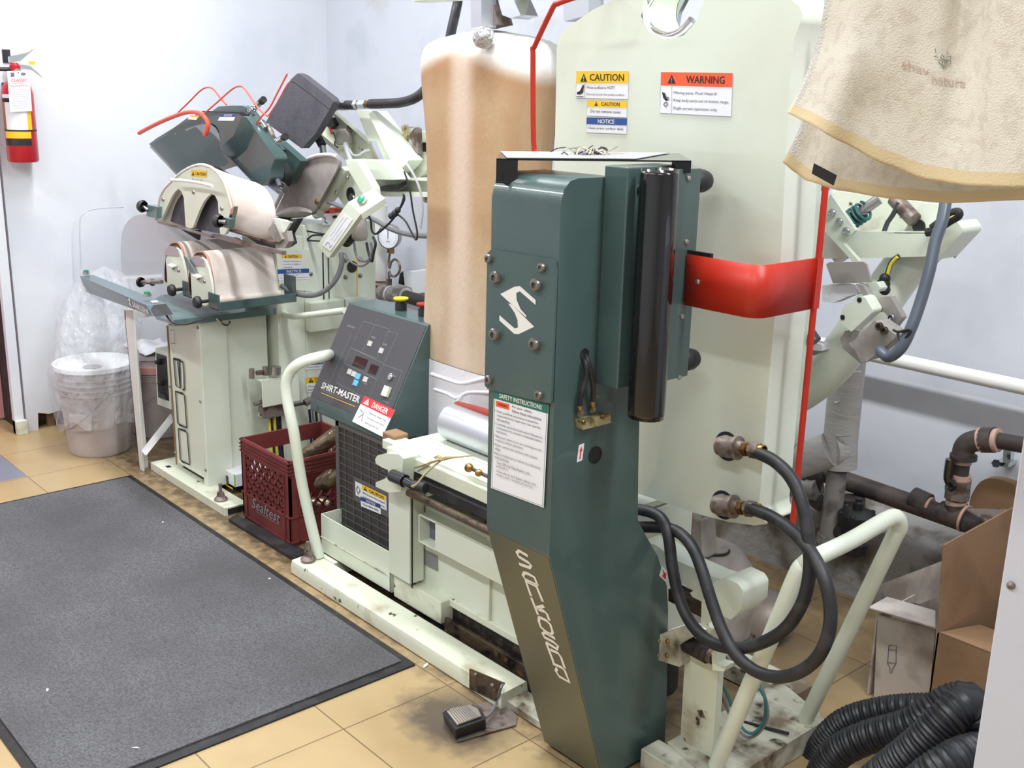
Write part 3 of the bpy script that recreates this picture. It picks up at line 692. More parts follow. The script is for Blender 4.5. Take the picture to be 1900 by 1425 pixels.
part('access_hole', MB().lathe(atx(1104, 844, XS-.0004), (1, 0, 0), [(.0175, 0), (.0175, .0016), (.0155, .0016), (.0155, .0006), (0, .0006)], INK, 28), colm)
def arrow_sticker(TLp, TRp, BLp, up, X=XS):
    lb = MB(); it = [('p', [(.5, .12), (.8, .42), (.62, .42), (.62, .88), (.38, .88), (.38, .42), (.2, .42)] if up else [(.15, .2), (.6, .35), (.75, .15), (.9, .85), (.3, .8), (.45, .6)], REDL)]
    quad_label(lb, atx(*TLp, X), atx(*TRp, X), atx(*BLp, X), it, PAPER, n=V((1, 0, 0))); return part('arrow_sticker', lb, colm)
arrow_sticker((1074, 826), (1084, 822), (1070, 858), True)
arrow_sticker((1228, 1050), (1240, 1062), (1223, 1068), False)
arrow_sticker((1194, 1416), (1210, 1408), (1192, 1425), False)

# --- bracket between column and press head
bk = part('head_bracket', MB().box((XF1, 1.459, at(1140, 722, 1.459).z), (-1.342, 1.60, at(1140, 308, 1.459).z), GREEN), SP, bevel=.003)
part('hole_plug', MB().lathe(atx(1189, 353, -1.3415), (1, 0, 0), [(.010, 0), (.010, .003), (0, .004)], BLACKG, 18), bk)
ztop = at(1140, 312, 1.459).z
# rolled black splash sheet
mb = MB(); rows = []
for i in range(19):
    a = math.radians(-150+i*300/18); rr = .036
    cx, cyy = -1.303, 1.499
    rows.append([(cx+rr*math.cos(a)*1.0, cyy+rr*.9*math.sin(a), z) for z in (.862, .95, 1.05, 1.15, 1.25, ztop+.006)])
part('rolled_splash_sheet', MB().grid(rows, BLACKG), bk, solid=.003, sub=1)
zp0, zp1 = at(1262, 712, 1.57).z, at(1262, 314, 1.57).z
pt = part('guard_plate', MB().box((-1.318, 1.565, zp0), (-1.314, 1.628, zp1), GREEN).box((-1.340, 1.59, zp0+.02), (-1.316, 1.60, zp1-.02), GREEN), SP, bevel=.001)
for x, y in ((1277, 331), (1273, 449), (1265, 587), (1260, 700)): part('screw', MB().screw(atx(x, y, -1.3138), (1, 0, 0), .0055, STEEL, socket=False), pt)
for zz in (at(1300, 335, 1.66).z, at(1290, 668, 1.66).z): part('rubber_bumper', MB().lathe((-1.335, 1.628, zz), (0, 1, 0), [(.018, 0), (.022, .008), (.022, .03), (.018, .042), (.0, .044)], BLACK, 20), pt)
# red guard strap
YG = 1.600; Yk = 1.775
zt0 = at(1280, 472, YG).z; zb0 = at(1272, 566, YG).z; x0 = at(1275, 520, YG).x-.004; x1 = -1.145
pth = [(x0, YG), (x0+.05, YG-.001)]
for k in range(7): a = math.radians(-90+k*15); pth.append((x1-.03+.03*math.cos(a), YG+.03+.03*math.sin(a)))
pth += [(x1, Yk)]
st = MB(); st.strip([V((x, y, zb0)) for x, y in pth], [V((x, y, zt0)) for x, y in pth], ORANGE)
strap = part('guard_strap', st, SP, solid=.003, angle=60)
part('screw', MB().screw(at(1295, 523, YG-.0015), (0, -1, 0), .006, STEEL, socket=False), strap)
part('strap_mount', MB().box((x0-.005, YG+.002, zb0+.005), (x0+.055, YG+.008, zt0+.007), BLACK), strap)
pz = at(1478, 975, Yk).z
part('guard_rod', MB().tube([(x1, Yk+.004, pz), (x1, Yk+.004, 1.60)], .0062, ORANGE, 12).box((x1-.004, Yk-.006, zb0), (x1+.006, Yk+.012, zt0), ORANGE), strap, label='right red guard rod')
part('guard_rod', MB().tube(smooth_path(px([(1001, 291), (996, 282), (990, 262), (989, 100), (991, 88), (1026, 14), (1034, 7), (1052, 0), (1075, -8)], 1.60)+[at(1110, -22, 1.66), at(1130, -22, 1.75)], 3), .0058, ORANGE, 12), SP, label='left red guard rod')
# loose tray on the column top
tA = at(921, 294, 1.34); tB = at(1283, 298, 1.585); dv = at(929, 284, 1.47)-tA; dv.z = .002
ty = thing('metal_tray', ((tA+tB)/2+dv/2), 'dark folded metal tray sitting skewed on top of the green column', 'tray')
tr = MB(); tr.prism([tA, tB, tB+dv, tA+dv], (0, 0, -.003), BLACKG)
dn = V((0, 0, -.045)); al = (tB-tA).normalized()
tr.prism([tA, tA+al*.04, tA+al*.04+dn, tA+dn], dv.normalized()*.003, BLACKG); tr.prism([tA+al*.012, tA+dv*.5, tA+dv*.5+dn, tA+al*.012+dn], al*.002, GREEN)
tr.prism([tB, tB-al*.035, tB-al*.035+dn*.5, tB+dn*.5], dv.normalized()*.003, BLACKG)
part('tray_body', tr, ty)
sA = tA+dv*.35+V((0, 0, .0005))
part('loose_sheet', MB().prism([tA+dv*.9+V((0, 0, .0008)), tA+al*.02+V((0, 0, .0008)), tB-al*.10+dv*.05+V((0, 0, .0008)), tB-al*.02+dv*.95+V((0, 0, .0008))], (0, 0, .0012), ALU), ty, label='pale loose metal sheet')
# little wires on the tray
mb = MB(); c0 = (tA*.52+tB*.48)+dv*.55; c0.z = tA.z+.003
for i in range(46):
    a = random.uniform(0, math.pi); ln = random.uniform(.010, .024); b = c0+al*random.gauss(0, .026)+V((0, random.gauss(0, .012), random.uniform(.001, .014)))
    d_ = V((math.cos(a), math.sin(a), random.uniform(-.25, .4)))*ln; k_ = V((random.uniform(-.006, .006), random.uniform(-.006, .006), random.uniform(0, .005)))
    b.z = max(b.z, c0.z); e1 = b-d_; e2 = b+d_; e1.z = max(e1.z, c0.z); e2.z = max(e2.z, c0.z)
    mb.tube(smooth_path([e1, b+k_, e2], 3), .0011, random.choice([WIREM, WIREM, STEEL, BLACK]), 5)
o = part('hook_pile', mb); tag(o, 'small heap of tangled pale wire hooks on the metal tray', 'wire hooks'); o['kind'] = 'stuff'

# --- press head shell (large cream moulding)
YH = 1.74; dH = .105
out = [(1180, 914), (1240, 935), (1300, 955), (1350, 968), (1400, 975), (1425, 972), (1440, 955), (1446, 900), (1456, 760), (1470, 600), (1483, 480), (1490, 330), (1500, 150), (1508, 70), (1518, 45), (1524, 28), (1516, 10), (1492, -8), (1440, -26), (1370, -34), (1318, -30), (1306, 0), (1292, 40), (1268, 66), (1235, 74), (1204, 58), (1190, 30), (1194, 0), (1208, -28), (1196, -30), (1150, -6), (1100, 18), (1052, 52), (1038, 66), (1033, 90), (1029, 300), (1030, 500), (1040, 830), (1060, 868)]
outf = [(x-34 if x > 1430 else x, y) for x, y in out]
hd = MB(); hp = px(outf, YH)
hd.prism(hp, (0, dH, 0), GLOSSC)
head = part('press_head_shell', hd, SP, bevel=.034, seg=6, angle=30)
# chrome ring of the neck opening and the second head behind
ringp = [(1222, -26), (1207, -6), (1198, 12), (1196, 32), (1208, 55), (1236, 68), (1264, 60), (1285, 38)]
part('neck_rim', MB().tube(smooth_path(px(ringp, YH+.02), 4), .010, CHROME, 12), head)
hd2 = [V((v.x*.92-.125-.22, v.y, v.z*.9+.06)) for v in px(out, YH)]
mb = MB().prism([v+V((0, .36, 0)) for v in hd2], (0, .09, 0), GLOSSC)
h2 = part('press_head_shell', mb, SP, bevel=.02, seg=3, angle=30, label='rear cream press head behind the front one')
part('press_plate', MB().prism([v+V((.01, .345, -.01)) for v in hd2], (0, .014, 0), CHROME), h2)
part('press_plate', MB().prism([V((v.x*.97-.045, v.y+dH+.001, v.z*.97+.03)) for v in hp], (0, .012, 0), CHROME), head)
# labels on the head
Yl = YH-.0006
lb = MB(); quad_label(lb, at(1070, 133, Yl), at(1167, 133, Yl), at(1069, 182, Yl), [border(INKG, .0008), ('r', 0, 0, 1, .42, YEL)]+alert(.08, .06, .14, .32, INK, YEL)+[('t', 'CAUTION', .27, .08, .65, .26, INK), ('l', [(.18, .43), (.18, 1)], .0008, INKG), ('t', '\u00b7Press surface is HOT!', .21, .53, .54, .11, INK, False), ('t', '\u00b7Do not touch the press surface.', .21, .8, .74, .11, INK, False), ('p', [(.03, .78), (.09, .72), (.14, .5), (.17, .5), (.15, .78), (.1, .86), (.03, .86)], INK), ('l', [(.02, .94), (.16, .94)], .0015, INK)], PAPER)
part('caution_label', lb, head)
lb = MB(); quad_label(lb, at(1090, 186, Yl), at(1164, 188, Yl), at(1089, 215, Yl), [border(INKG, .0008), ('r', 0, 0, 1, .4, YEL)]+alert(.19, .06, .09, .28, INK, YEL)+[('t', 'CAUTION', .37, .09, .46, .23, INK), ('t', 'Do not remove cover.', .1, .58, .78, .2, INK, False)], PAPER)
part('caution_label', lb, head)
lb = MB(); quad_label(lb, at(1089, 218, Yl), at(1164, 220, Yl), at(1088, 246, Yl), [border(INKG, .0008), ('r', 0, 0, 1, .44, BLUEL), ('t', 'NOTICE', .29, .09, .41, .27, INKW), ('t', 'Clean press surface daily.', .04, .6, .9, .2, INK, False)], PAPER)
part('notice_label', lb, head)
lb = MB(); quad_label(lb, at(1227, 134, Yl), at(1360, 136, Yl), at(1225, 210, Yl), [border(INKG, .0008), ('r', 0, 0, 1, .32, ORL)]+alert(.1, .05, .12, .22, INK, ORL)+[('t', 'WARNING', .37, .07, .53, .18, INK), ('l', [(.17, .33), (.17, 1)], .0008, INKG), ('t', '\u00b7Moving parts. Pinch Hazard!', .19, .45, .61, .09, INK, False), ('t', '\u00b7Keep body parts out of motion range.', .19, .63, .78, .09, INK, False), ('t', '\u00b7Single person operation only.', .19, .82, .63, .09, INK, False), ('p', [(.03, .48), (.07, .5), (.1, .62), (.13, .66), (.09, .7), (.05, .62)], INK), ('l', [(.09, .72), (.12, .77), (.09, .84), (.06, .78), (.09, .72)], .002, INK), ('l', [(.11, .6), (.14, .62), (.12, .68), (.1, .64), (.11, .6)], .0015, INK)], PAPER)
part('warning_label', lb, head)
# steam fittings and hoses
for (x, y) in ((1347, 828), (1340, 937)):
    c0 = at(x, y, YH-.012); mb = MB()
    mb.lathe(at(x+2, y, YH)+V((0, 0.002, 0)), (0, -1, 0), [(.032, 0), (.031, .002), (.024, .003)], INK, 24)
    ax = (at(x+20, y+5, YH-.035)-at(x-5, y+2, YH-.035)).normalized()
    b0 = at(x-5, y, YH-.035)
    mb.cyl(at(x, y, YH), at(x, y, YH-.03), .021, OLDST, 18); mb.lathe(b0-ax*.014, ax, [(.008, 0), (.019, .004), (.021, .012), (.021, .04), (.024, .044), (.024, .052), (.016, .053), (.013, .065)], OLDST, 20)
    mb.lathe(b0+ax*.048, ax, [(.014, 0), (.015, .003), (.015, .013), (.011, .014), (.011, .018)], BRASS, 6); mb.lathe(b0+ax*.066, ax, [(.012, 0), (.017, .002), (.017, .018), (.015, .022)], OLDST, 6); mb.lathe(b0+ax*.086, ax, [(.011, 0), (.013, .001), (.013, .012), (.010, .013)], BRASS, 12)
    part('steam_fitting', mb, head, angle=40)
hA = [(1398, 839, 1.70), (1410, 842, 1.70), (1440, 858, 1.69), (1470, 890, 1.68), (1490, 940, 1.67), (1500, 1000, 1.66), (1502, 1062, 1.65), (1488, 1120, 1.64), (1455, 1168, 1.64), (1410, 1194, 1.64), (1365, 1203, 1.64), (1320, 1192, 1.645), (1285, 1160, 1.65), (1262, 1115, 1.66), (1248, 1055, 1.67), (1241, 1000, 1.68), (1231, 968, 1.69), (1212, 952, 1.695), (1178, 944, 1.70)]
hB = [(1387, 943, 1.70), (1400, 946, 1.70), (1430, 958, 1.69), (1470, 985, 1.67), (1505, 1025, 1.65), (1530, 1075, 1.63), (1541, 1130, 1.62), (1536, 1180, 1.61), (1515, 1222, 1.61), (1480, 1248, 1.61), (1440, 1256, 1.61), (1400, 1244, 1.615), (1365, 1214, 1.62), (1340, 1170, 1.63), (1320, 1115, 1.64), (1303, 1060, 1.65), (1286, 1018, 1.67), (1262, 990, 1.69), (1232, 979, 1.70), (1178, 978, 1.705)]
part('steam_hose', MB().tube(smooth_path(px3(hA), 6), .0125, BLACK, 16), head)
part('steam_hose', MB().tube(smooth_path(px3(hB), 6), .0125, BLACK, 16), head)
# --- carriage end behind the column (rail cap, brackets, actuator)
ce_ = part('carriage_rail', MB().prism(px([(1188, 1004), (1215, 1010), (1252, 1038), (1322, 1070), (1368, 1084), (1340, 1100), (1290, 1096), (1240, 1068), (1190, 1030)], 1.80), (0, .06, 0), CREAM).prism(px([(1240, 1092), (1310, 1130), (1310, 1150), (1240, 1115)], 1.79), (0, .04, 0), RUSTRAIL), SP, bevel=.004)
cp_ = MB(); cp_.prism(px([(1288, 1095), (1345, 1072), (1370, 1084), (1378, 1096), (1376, 1130), (1356, 1150), (1330, 1138), (1310, 1120), (1285, 1108), (1280, 1100)], 1.76), (0, .09, 0), CREAM)
cp_.prism(px([(1302, 1112), (1322, 1120), (1312, 1160), (1322, 1166), (1312, 1182), (1300, 1166)], 1.74), (0, .03, 0), CREAM)
part('rail_end_cap', cp_, ce_, bevel=.008, seg=3)
part('air_motor', MB().lathe(at(1222, 1255, 1.78)-V((0, 0, .03)), (0, 0, 1), [(.04, 0), (.045, .01), (.045, .11), (.03, .13)], BLACK, 28), SP)
mb = MB().prism(px([(1216, 1180), (1262, 1165), (1290, 1178), (1262, 1196), (1264, 1236), (1259, 1237), (1212, 1222), (1212, 1200)], 1.70), (0, .05, 0), CREAMF)
b = part('corner_bracket', mb, SP, bevel=.003)
for q in ((1222, 1188), (1239, 1190), (1220, 1215), (1238, 1216)): part('hex_bolt', MB().screw(at(q[0], q[1], 1.699), (0, -1, 0), .0055, BRASS, socket=False), b)
part('actuator', MB().cyl(at(1272, 1193, 1.72), at(1315, 1216, 1.72), .019, GREASE, 18).cyl(at(1312, 1214, 1.72), at(1325, 1220, 1.72), .016, OLDST, 14).cyl(at(1325, 1222, 1.72), at(1345, 1226, 1.72), .011, OLDST, 6), SP)
part('support_post', MB().prism(px([(1271, 1212), (1333, 1238), (1324, 1370), (1318, 1425), (1302, 1425), (1303, 1402), (1262, 1378)], 1.73), (0, .02, 0), CREAMD).prism(px([(1320, 1210), (1330, 1206), (1330, 1232), (1346, 1236), (1344, 1246), (1322, 1244)], 1.69), (0, .03, 0), CREAM), SP, bevel=.003)
part('signal_cable', MB().tube(smooth_path(px3([(1330, 1250, 1.76), (1350, 1290, 1.77), (1368, 1335, 1.78), (1385, 1358, 1.78), (1402, 1358, 1.79), (1418, 1335, 1.80), (1420, 1300, 1.80), (1410, 1278, 1.81)]), 5), .0035, TEAL, 8).tube(smooth_path(px3([(1326, 1262, 1.77), (1345, 1305, 1.775), (1364, 1345, 1.79), (1388, 1368, 1.79), (1412, 1355, 1.80), (1425, 1320, 1.81), (1412, 1270, 1.82)]), 5), .0035, GREYW, 8), SP)

# --- torso buck
YBk = 1.975
lefts = [(900, 58), (880, 60), (845, 66), (805, 78), (794, 92), (791, 130), (796, 180), (803, 240), (806, 330), (806, 420), (802, 500), (799, 560), (795, 640), (786, 700), (783, 745), (788, 780), (805, 806)]
botz = at(860, 800, YBk).z
sl = [at(x, y, YBk) for x, y in lefts]; cx = at(905, 300, YBk).x
rows = []
zs = [p.z for p in sl]
for i, p in enumerate(sl):
    hw = max(cx-p.x-.034, .03); z = p.z; dep = .105 if i > 3 else (.03, .045, .065, .085)[i]
    if i == 0: hw = .06
    rr = []
    n_ = 32
    for k in range(n_+1):
        a = 2*math.pi*k/n_; ca, sa = math.cos(a), math.sin(a)
        e = .55
        rr.append((cx+hw*math.copysign(abs(ca)**e, ca), YBk+dep*math.copysign(abs(sa)**.8, sa), z))
    rows.append(rr)
top = [(cx, YBk, rows[0][0][2]+.003)]*(n_+1)
# cloth covers down to z where the white hem begins
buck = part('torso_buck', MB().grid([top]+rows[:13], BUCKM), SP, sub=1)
hem = MB().grid([[V((x+(x-cx)*.012, y+(y-YBk)*.03, z)) for x, y, z in r] for r in rows[12:]], CLOTHW)
part('elastic_hem', hem, buck, sub=1)
hz = at(860, 715, YBk-.10)
mb = MB()
def wav(x, y, k=0): return at(x, y, YBk-.107-.008*k)
mb.loft([wav(788, 690), wav(806, 698), wav(830, 705), wav(858, 712), wav(890, 704), wav(906, 701)], [wav(788, 722), wav(806, 730), wav(832, 740), wav(856, 747), wav(885, 735), wav(906, 730)], CLOTHW, cap=False)
mb = MB().tube(smooth_path([wav(800, 694), wav(822, 701), wav(856, 711), wav(890, 704), wav(912, 699)], 5), .005, CLOTHW, 10).tube(smooth_path([wav(806, 722), wav(830, 730), wav(848, 738), wav(870, 728), wav(910, 728)], 5), .005, CLOTHW, 10).tube(smooth_path([wav(846, 765), wav(850, 745), wav(858, 735)], 5), .006, CLOTHW, 8)
part('cloth_band', mb, buck)
part('red_pad', MB().tube(smooth_path([at(848, 752, 1.825), at(880, 760, 1.825), at(940, 778, 1.825)], 4), .012, REDFELT, 14), buck)
dr0 = at(836, 812, 1.80)
part('drum', MB().cyl((dr0.x, 1.80, zd+.053), (-1.62, 1.80, zd+.053), .050, ALU, 40), SP, bevel=.003)
part('drum_trough', MB().prism(px([(815, 822), (850, 835), (905, 862), (905, 870), (850, 845), (812, 828)], 1.90), (0, .12, 0), RUSTRAIL), SP)
# side bracket and screws at the buck's foot
b = part('buck_bracket', MB().box(tuple(at(777, 798, 1.90)), tuple(at(801, 775, 1.90)+V((0, .03, 0))), CREAM), SP, bevel=.003)
part('thumb_screw', MB().cyl(at(766, 768, 1.90), at(780, 774, 1.90), .008, CHROME, 12), b); part('thumb_screw', MB().screw(at(776, 786, 1.899), (0, -1, 0), .010, BRASS), b)
# collar clamp on top of the buck
cl = part('collar_block', MB().prism(px([(873, -30), (893, -30), (893, 50), (874, 52)], YBk-.09), (0, .05, 0), ALU), SP, bevel=.002)
part('collar_arm', MB().prism(px([(893, -30), (905, -30), (925, 45), (893, 52)], YBk-.05), (0, .05, 0), OLDST).prism(px([(915, -30), (940, -30), (966, 28), (948, 34), (932, 28)], YBk-.06), (0, .06, 0), CHROME), cl, bevel=.002)
bmz = 1.68
part('top_beam', MB().box((-2.62, 1.93, bmz), (-1.45, 1.98, bmz+.05), CREAM).box((-1.60, 1.98, bmz), (-1.54, 2.14, bmz+.05), CREAM).box((-1.60, 2.12, .62), (-1.54, 2.17, bmz+.05), CREAM), SP, bevel=.004)
a_ = at(883, -28, YBk-.09); part('collar_hanger', MB().box((a_.x-.02, YBk-.09, a_.z-.01), (a_.x+.02, YBk+.0, bmz+.01), ALU), cl)
kc = at(898, 70, YBk-.115); mb = MB(); rows = []
for i in range(13):
    t_ = math.pi*i/12; r_ = []
    for k_ in range(21):
        a_ = 2*math.pi*k_/20; d_ = V((math.sin(t_)*math.cos(a_), math.sin(t_)*math.sin(a_), math.cos(t_))); q_ = .032*(1+.22*noise.noise(d_*3.1+V((4, 1, 2))))
        r_.append(kc+V((d_.x*1.15, d_.y*.8, d_.z*.85))*q_)
    rows.append(r_)
for r_ in rows: r_[-1] = r_[0]
part('foil_wrap', MB().grid(rows[::-1], SILVERF), cl, sub=1)
part('neck_spring_cap', MB().prism(px([(1045, -20), (1092, -20), (1092, 28), (1046, 40)], 1.90), (0, .05, 0), ALU), h2, bevel=.002)
# string knotted over the deck
mb = MB()
for off in (0, .004, -.004):
    mb.tube(smooth_path([at(765, 903, 1.57)+V((off, 0, 0)), at(774, 897, 1.57), at(790, 878, 1.60)+V((0, off, off)), at(815, 857, 1.64), at(828, 852, 1.64)+V((off, 0, abs(off))), at(850, 848, 1.68), at(880, 845, 1.75)], 5), .0022, ROPE, 7)
for dx_, dy_ in ((-38, 6), (-30, 12), (-20, 2)): mb.tube(smooth_path([at(775+dx_+30, 862+dy_, 1.64), at(800, 856+dy_*.3, 1.635), at(822, 852, 1.635)], 4), .002, ROPE, 6)
for i in range(8):
    a = random.uniform(0, 6.28); p_ = at(815, 854, 1.635); mb.tube(smooth_path([p_+V((.02*math.cos(a), .008*math.sin(a), .004)), p_+V((.0, 0, .012)), p_-V((.02*math.cos(a+.5), .01*math.sin(a), -.004))], 4), .002, ROPE, 6)
o = part('string', mb); tag(o, 'tan string knotted in a loop over the lock pin of the shirt press deck', 'string')
# ================================================================== CUFF AND COLLAR PRESS (left)
CP = thing('collar_cuff_press', (-3.6, 1.9, 0), 'cream press with white padded cuff and collar forms under a raised dark green head', 'collar and cuff press')
Yf = 1.665
bl = at(330, 868, Yf); br = at(385, 903, Yf); XR = at(370, 640, Yf).x; XLc = at(313, 640, Yf).x; zc0 = .04
XR = (XR+br.x)/2
mb = MB().box((-3.89, 1.613, .0), (-3.285, 1.70, .032), CREAMD).box((-3.89, 1.70, .0), (-3.60, 1.93, .032), CREAMD)
p = part('base_plate', mb, CP, bevel=.002)
part('slot', MB().box(tuple(atz(306, 865, .0322)), tuple(atz(316, 867, .0322)+V((0, .006, .0006))), INK), p)
part('end_hollow', MB().box((-3.286, 1.625, .004), (-3.283, 1.70, .026), INK), p)
foot_bolt(atz(410, 928, .032).x, atz(410, 928, .032).y, .032, CP)
cab = part('cabinet', MB().box((XLc, Yf, .055), (XR, 1.93, .655), CREAM).box((XLc-.01, Yf+.02, .03), (XLc+.015, 1.92, .655), CREAM).box((XR-.02, Yf-.003, .025), (XR+.012, Yf+.10, .645), CREAM), CP, bevel=.004)
part('skirt_gap', MB().box((XLc+.02, Yf+.02, .033), (XR-.02, Yf+.1, .056), INK), cab)
for q in ((367, 608), (372, 745), (382, 872), (316, 717), (325, 840)): part('screw', MB().screw(at(q[0], q[1], Yf-.004), (0, -1, 0), .0055, STAINST, socket=False), cab)
part('rust_edge', MB().prism(px([(309.5, 604), (311.5, 604), (329, 862), (327, 862)], Yf-.001), (0, -.002, 0), CARD), cab)
# numerals 900 (and the letter fragments above) running down the front edge
mb = MB(); Yn = Yf-.0045; nN = V((0, -1, 0))
def outl(pts, wd=.0085, closed=True): mb.ribbon([at(x, y, Yn) for x, y in pts], wd, nN, INK, closed)
def z7(pts): return [(60+x*.2246, 560+y*.2246) for x, y in pts]
outl(z7([(1165, 468), (1215, 482), (1243, 500), (1252, 600), (1254, 725), (1240, 725)]), closed=False); outl(z7([(1165, 468), (1185, 690), (1222, 712), (1212, 490)]), closed=False); outl(z7([(1200, 490), (1222, 712)]), closed=False); outl(z7([(1182, 478), (1200, 696)]), .002, False)
outl(z7([(1182, 740), (1240, 758), (1256, 775), (1275, 1040), (1215, 1015), (1200, 1000)])); outl(z7([(1205, 1048), (1262, 1066), (1278, 1085), (1298, 1345), (1235, 1318), (1222, 1302)]))
outl(z7([(1140, 232), (1168, 236), (1178, 345), (1146, 342)]), .0022, False); outl(z7([(1128, 185), (1142, 188)]), .003, False); outl(z7([(1136, 190), (1170, 196), (1168, 178)]), .002, False); outl(z7([(1160, 385), (1164, 425)]), .0025, False)
part('numeral_decal', mb, cab)
# control box on its left
mb = MB(); q = px([(288, 648), (312, 656), (316, 752), (293, 744)], Yf+.03)
b = part('switch_box', MB().prism(px([(288, 645), (314, 654), (318, 760), (292, 750)], Yf+.03), (0, .06, 0), CREAM), CP, bevel=.002)
part('switch_panel', MB().prism(px([(290, 655), (309, 661), (314, 744), (294, 737)], Yf+.0295), (0, -.001, 0), BLACK), b)
for x, y in ((298, 671), (303, 710)): part('knob', MB().lathe(at(x, y, Yf+.0285), (0, -1, 0), [(.012, 0), (.012, .012), (.008, .014), (.007, .022), (0, .022)], BLACK, 18), b)
part('rocker_switch', MB().prism(px([(295, 728), (308, 733), (309, 741), (296, 736)], Yf+.028), (0, -.004, 0), DKGREY), b)
# table top
XT = -3.452; zt_ = .662
tl = [V((XT, 1.545, zt_)), V((XT, 1.95, zt_)), V((-3.80, 1.95, zt_)), V((-3.80, 1.60, zt_))]
tl[3] = atz(302, 547, zt_); tl[2] = V((tl[3].x, 1.95, zt_)); tl[0] = atz(322, 594, zt_)
tl[1] = V((tl[0].x+.015, 1.955, zt_))
tb = part('table_top', MB().prism(tl, (0, 0, -.022), GREEN2), CP, bevel=.006, seg=3)
part('cable_stub', MB().tube(smooth_path(pxx([(408, 593), (414, 601), (422, 603), (427, 596)], XT+.01), 4), .003, BLACK, 8).tube(smooth_path(pxx([(402, 592), (410, 598), (424, 600)], XT+.01), 4), .003, WIREM, 8), tb)
# control bar with two green buttons
Ybar = 1.60
bar = [at(148, 507, Ybar), at(272, 562, Ybar), at(290, 590, Ybar), at(276, 586, Ybar), at(158, 541, Ybar)]
bf = px3([(148, 512, 1.56), (271, 566, 1.47), (284, 587, 1.475), (160, 542, 1.565)])
up = V((.03, .055, .006))
cb = part('control_bar', MB().loft(bf, [bf[0]+up*.75, bf[1]+up, bf[2]+up, bf[3]+up*.75], GREENB), CP, bevel=.003)
part('end_cover', MB().prism([V((v.x, v.y, v.z)) for v in (bf[1]+V((.001, .004, -.002)), bf[1]+up+V((.001, 0, -.002)), bf[2]+up, bf[2]+V((.001, .004, 0)))], (.003, 0, 0), BLACK), cb)
for (x, y) in ((160, 503), (273, 544)):
    c0 = at(x, y+6, 1.585 if x < 200 else 1.50); part('push_button', MB().lathe(c0, (0, 0, 1), [(.014, 0), (.014, .010), (.011, .011)], CHROME, 20).lathe(c0+V((0, 0, .011)), (0, 0, 1), [(.010, 0), (.010, .006), (0, .007)], GBTN, 20), cb)
nb_ = (bf[1]-bf[0]).cross(bf[3]-bf[0]).normalized(); nb_ = nb_ if nb_.dot(EYE-bf[0]) > 0 else -nb_
def bq(x, y): return onp(x, y, bf[0]+nb_*.0012, nb_)
lb = MB(); quad_label(lb, bq(236, 552), bq(275, 570), bq(238, 567), [('p', [(.02, .2), (.13, -.05), (.16, .3), (.10, .35), (.2, .95), (.08, .75), (.1, .3)], INKW), ('t', 'SANKOSHA', .24, .2, .76, .65, INKW)], n=nb_)
part('maker_name', lb, cb)
part('sticker', MB().prism([bf[1]+up*.45+V((-.035, 0, .004)), bf[1]+up*.45+V((-.015, 0, .002)), bf[1]+up*.75+V((-.015, 0, .002)), bf[1]+up*.75+V((-.035, 0, .004))], (0, 0, .001), PAPER), cb)
part('cable', MB().tube(smooth_path(px([(285, 562), (300, 572), (312, 590), (322, 600), (345, 602), (365, 596), (380, 592)], 1.52), 5), .003, BLACK, 8), cb)
part('bar_arm', MB().prism([atz(277, 560, .60), atz(300, 547, .635), atz(322, 596, .635), atz(290, 588, .59)], (0, 0, -.01), GREENB), CP, bevel=.003)
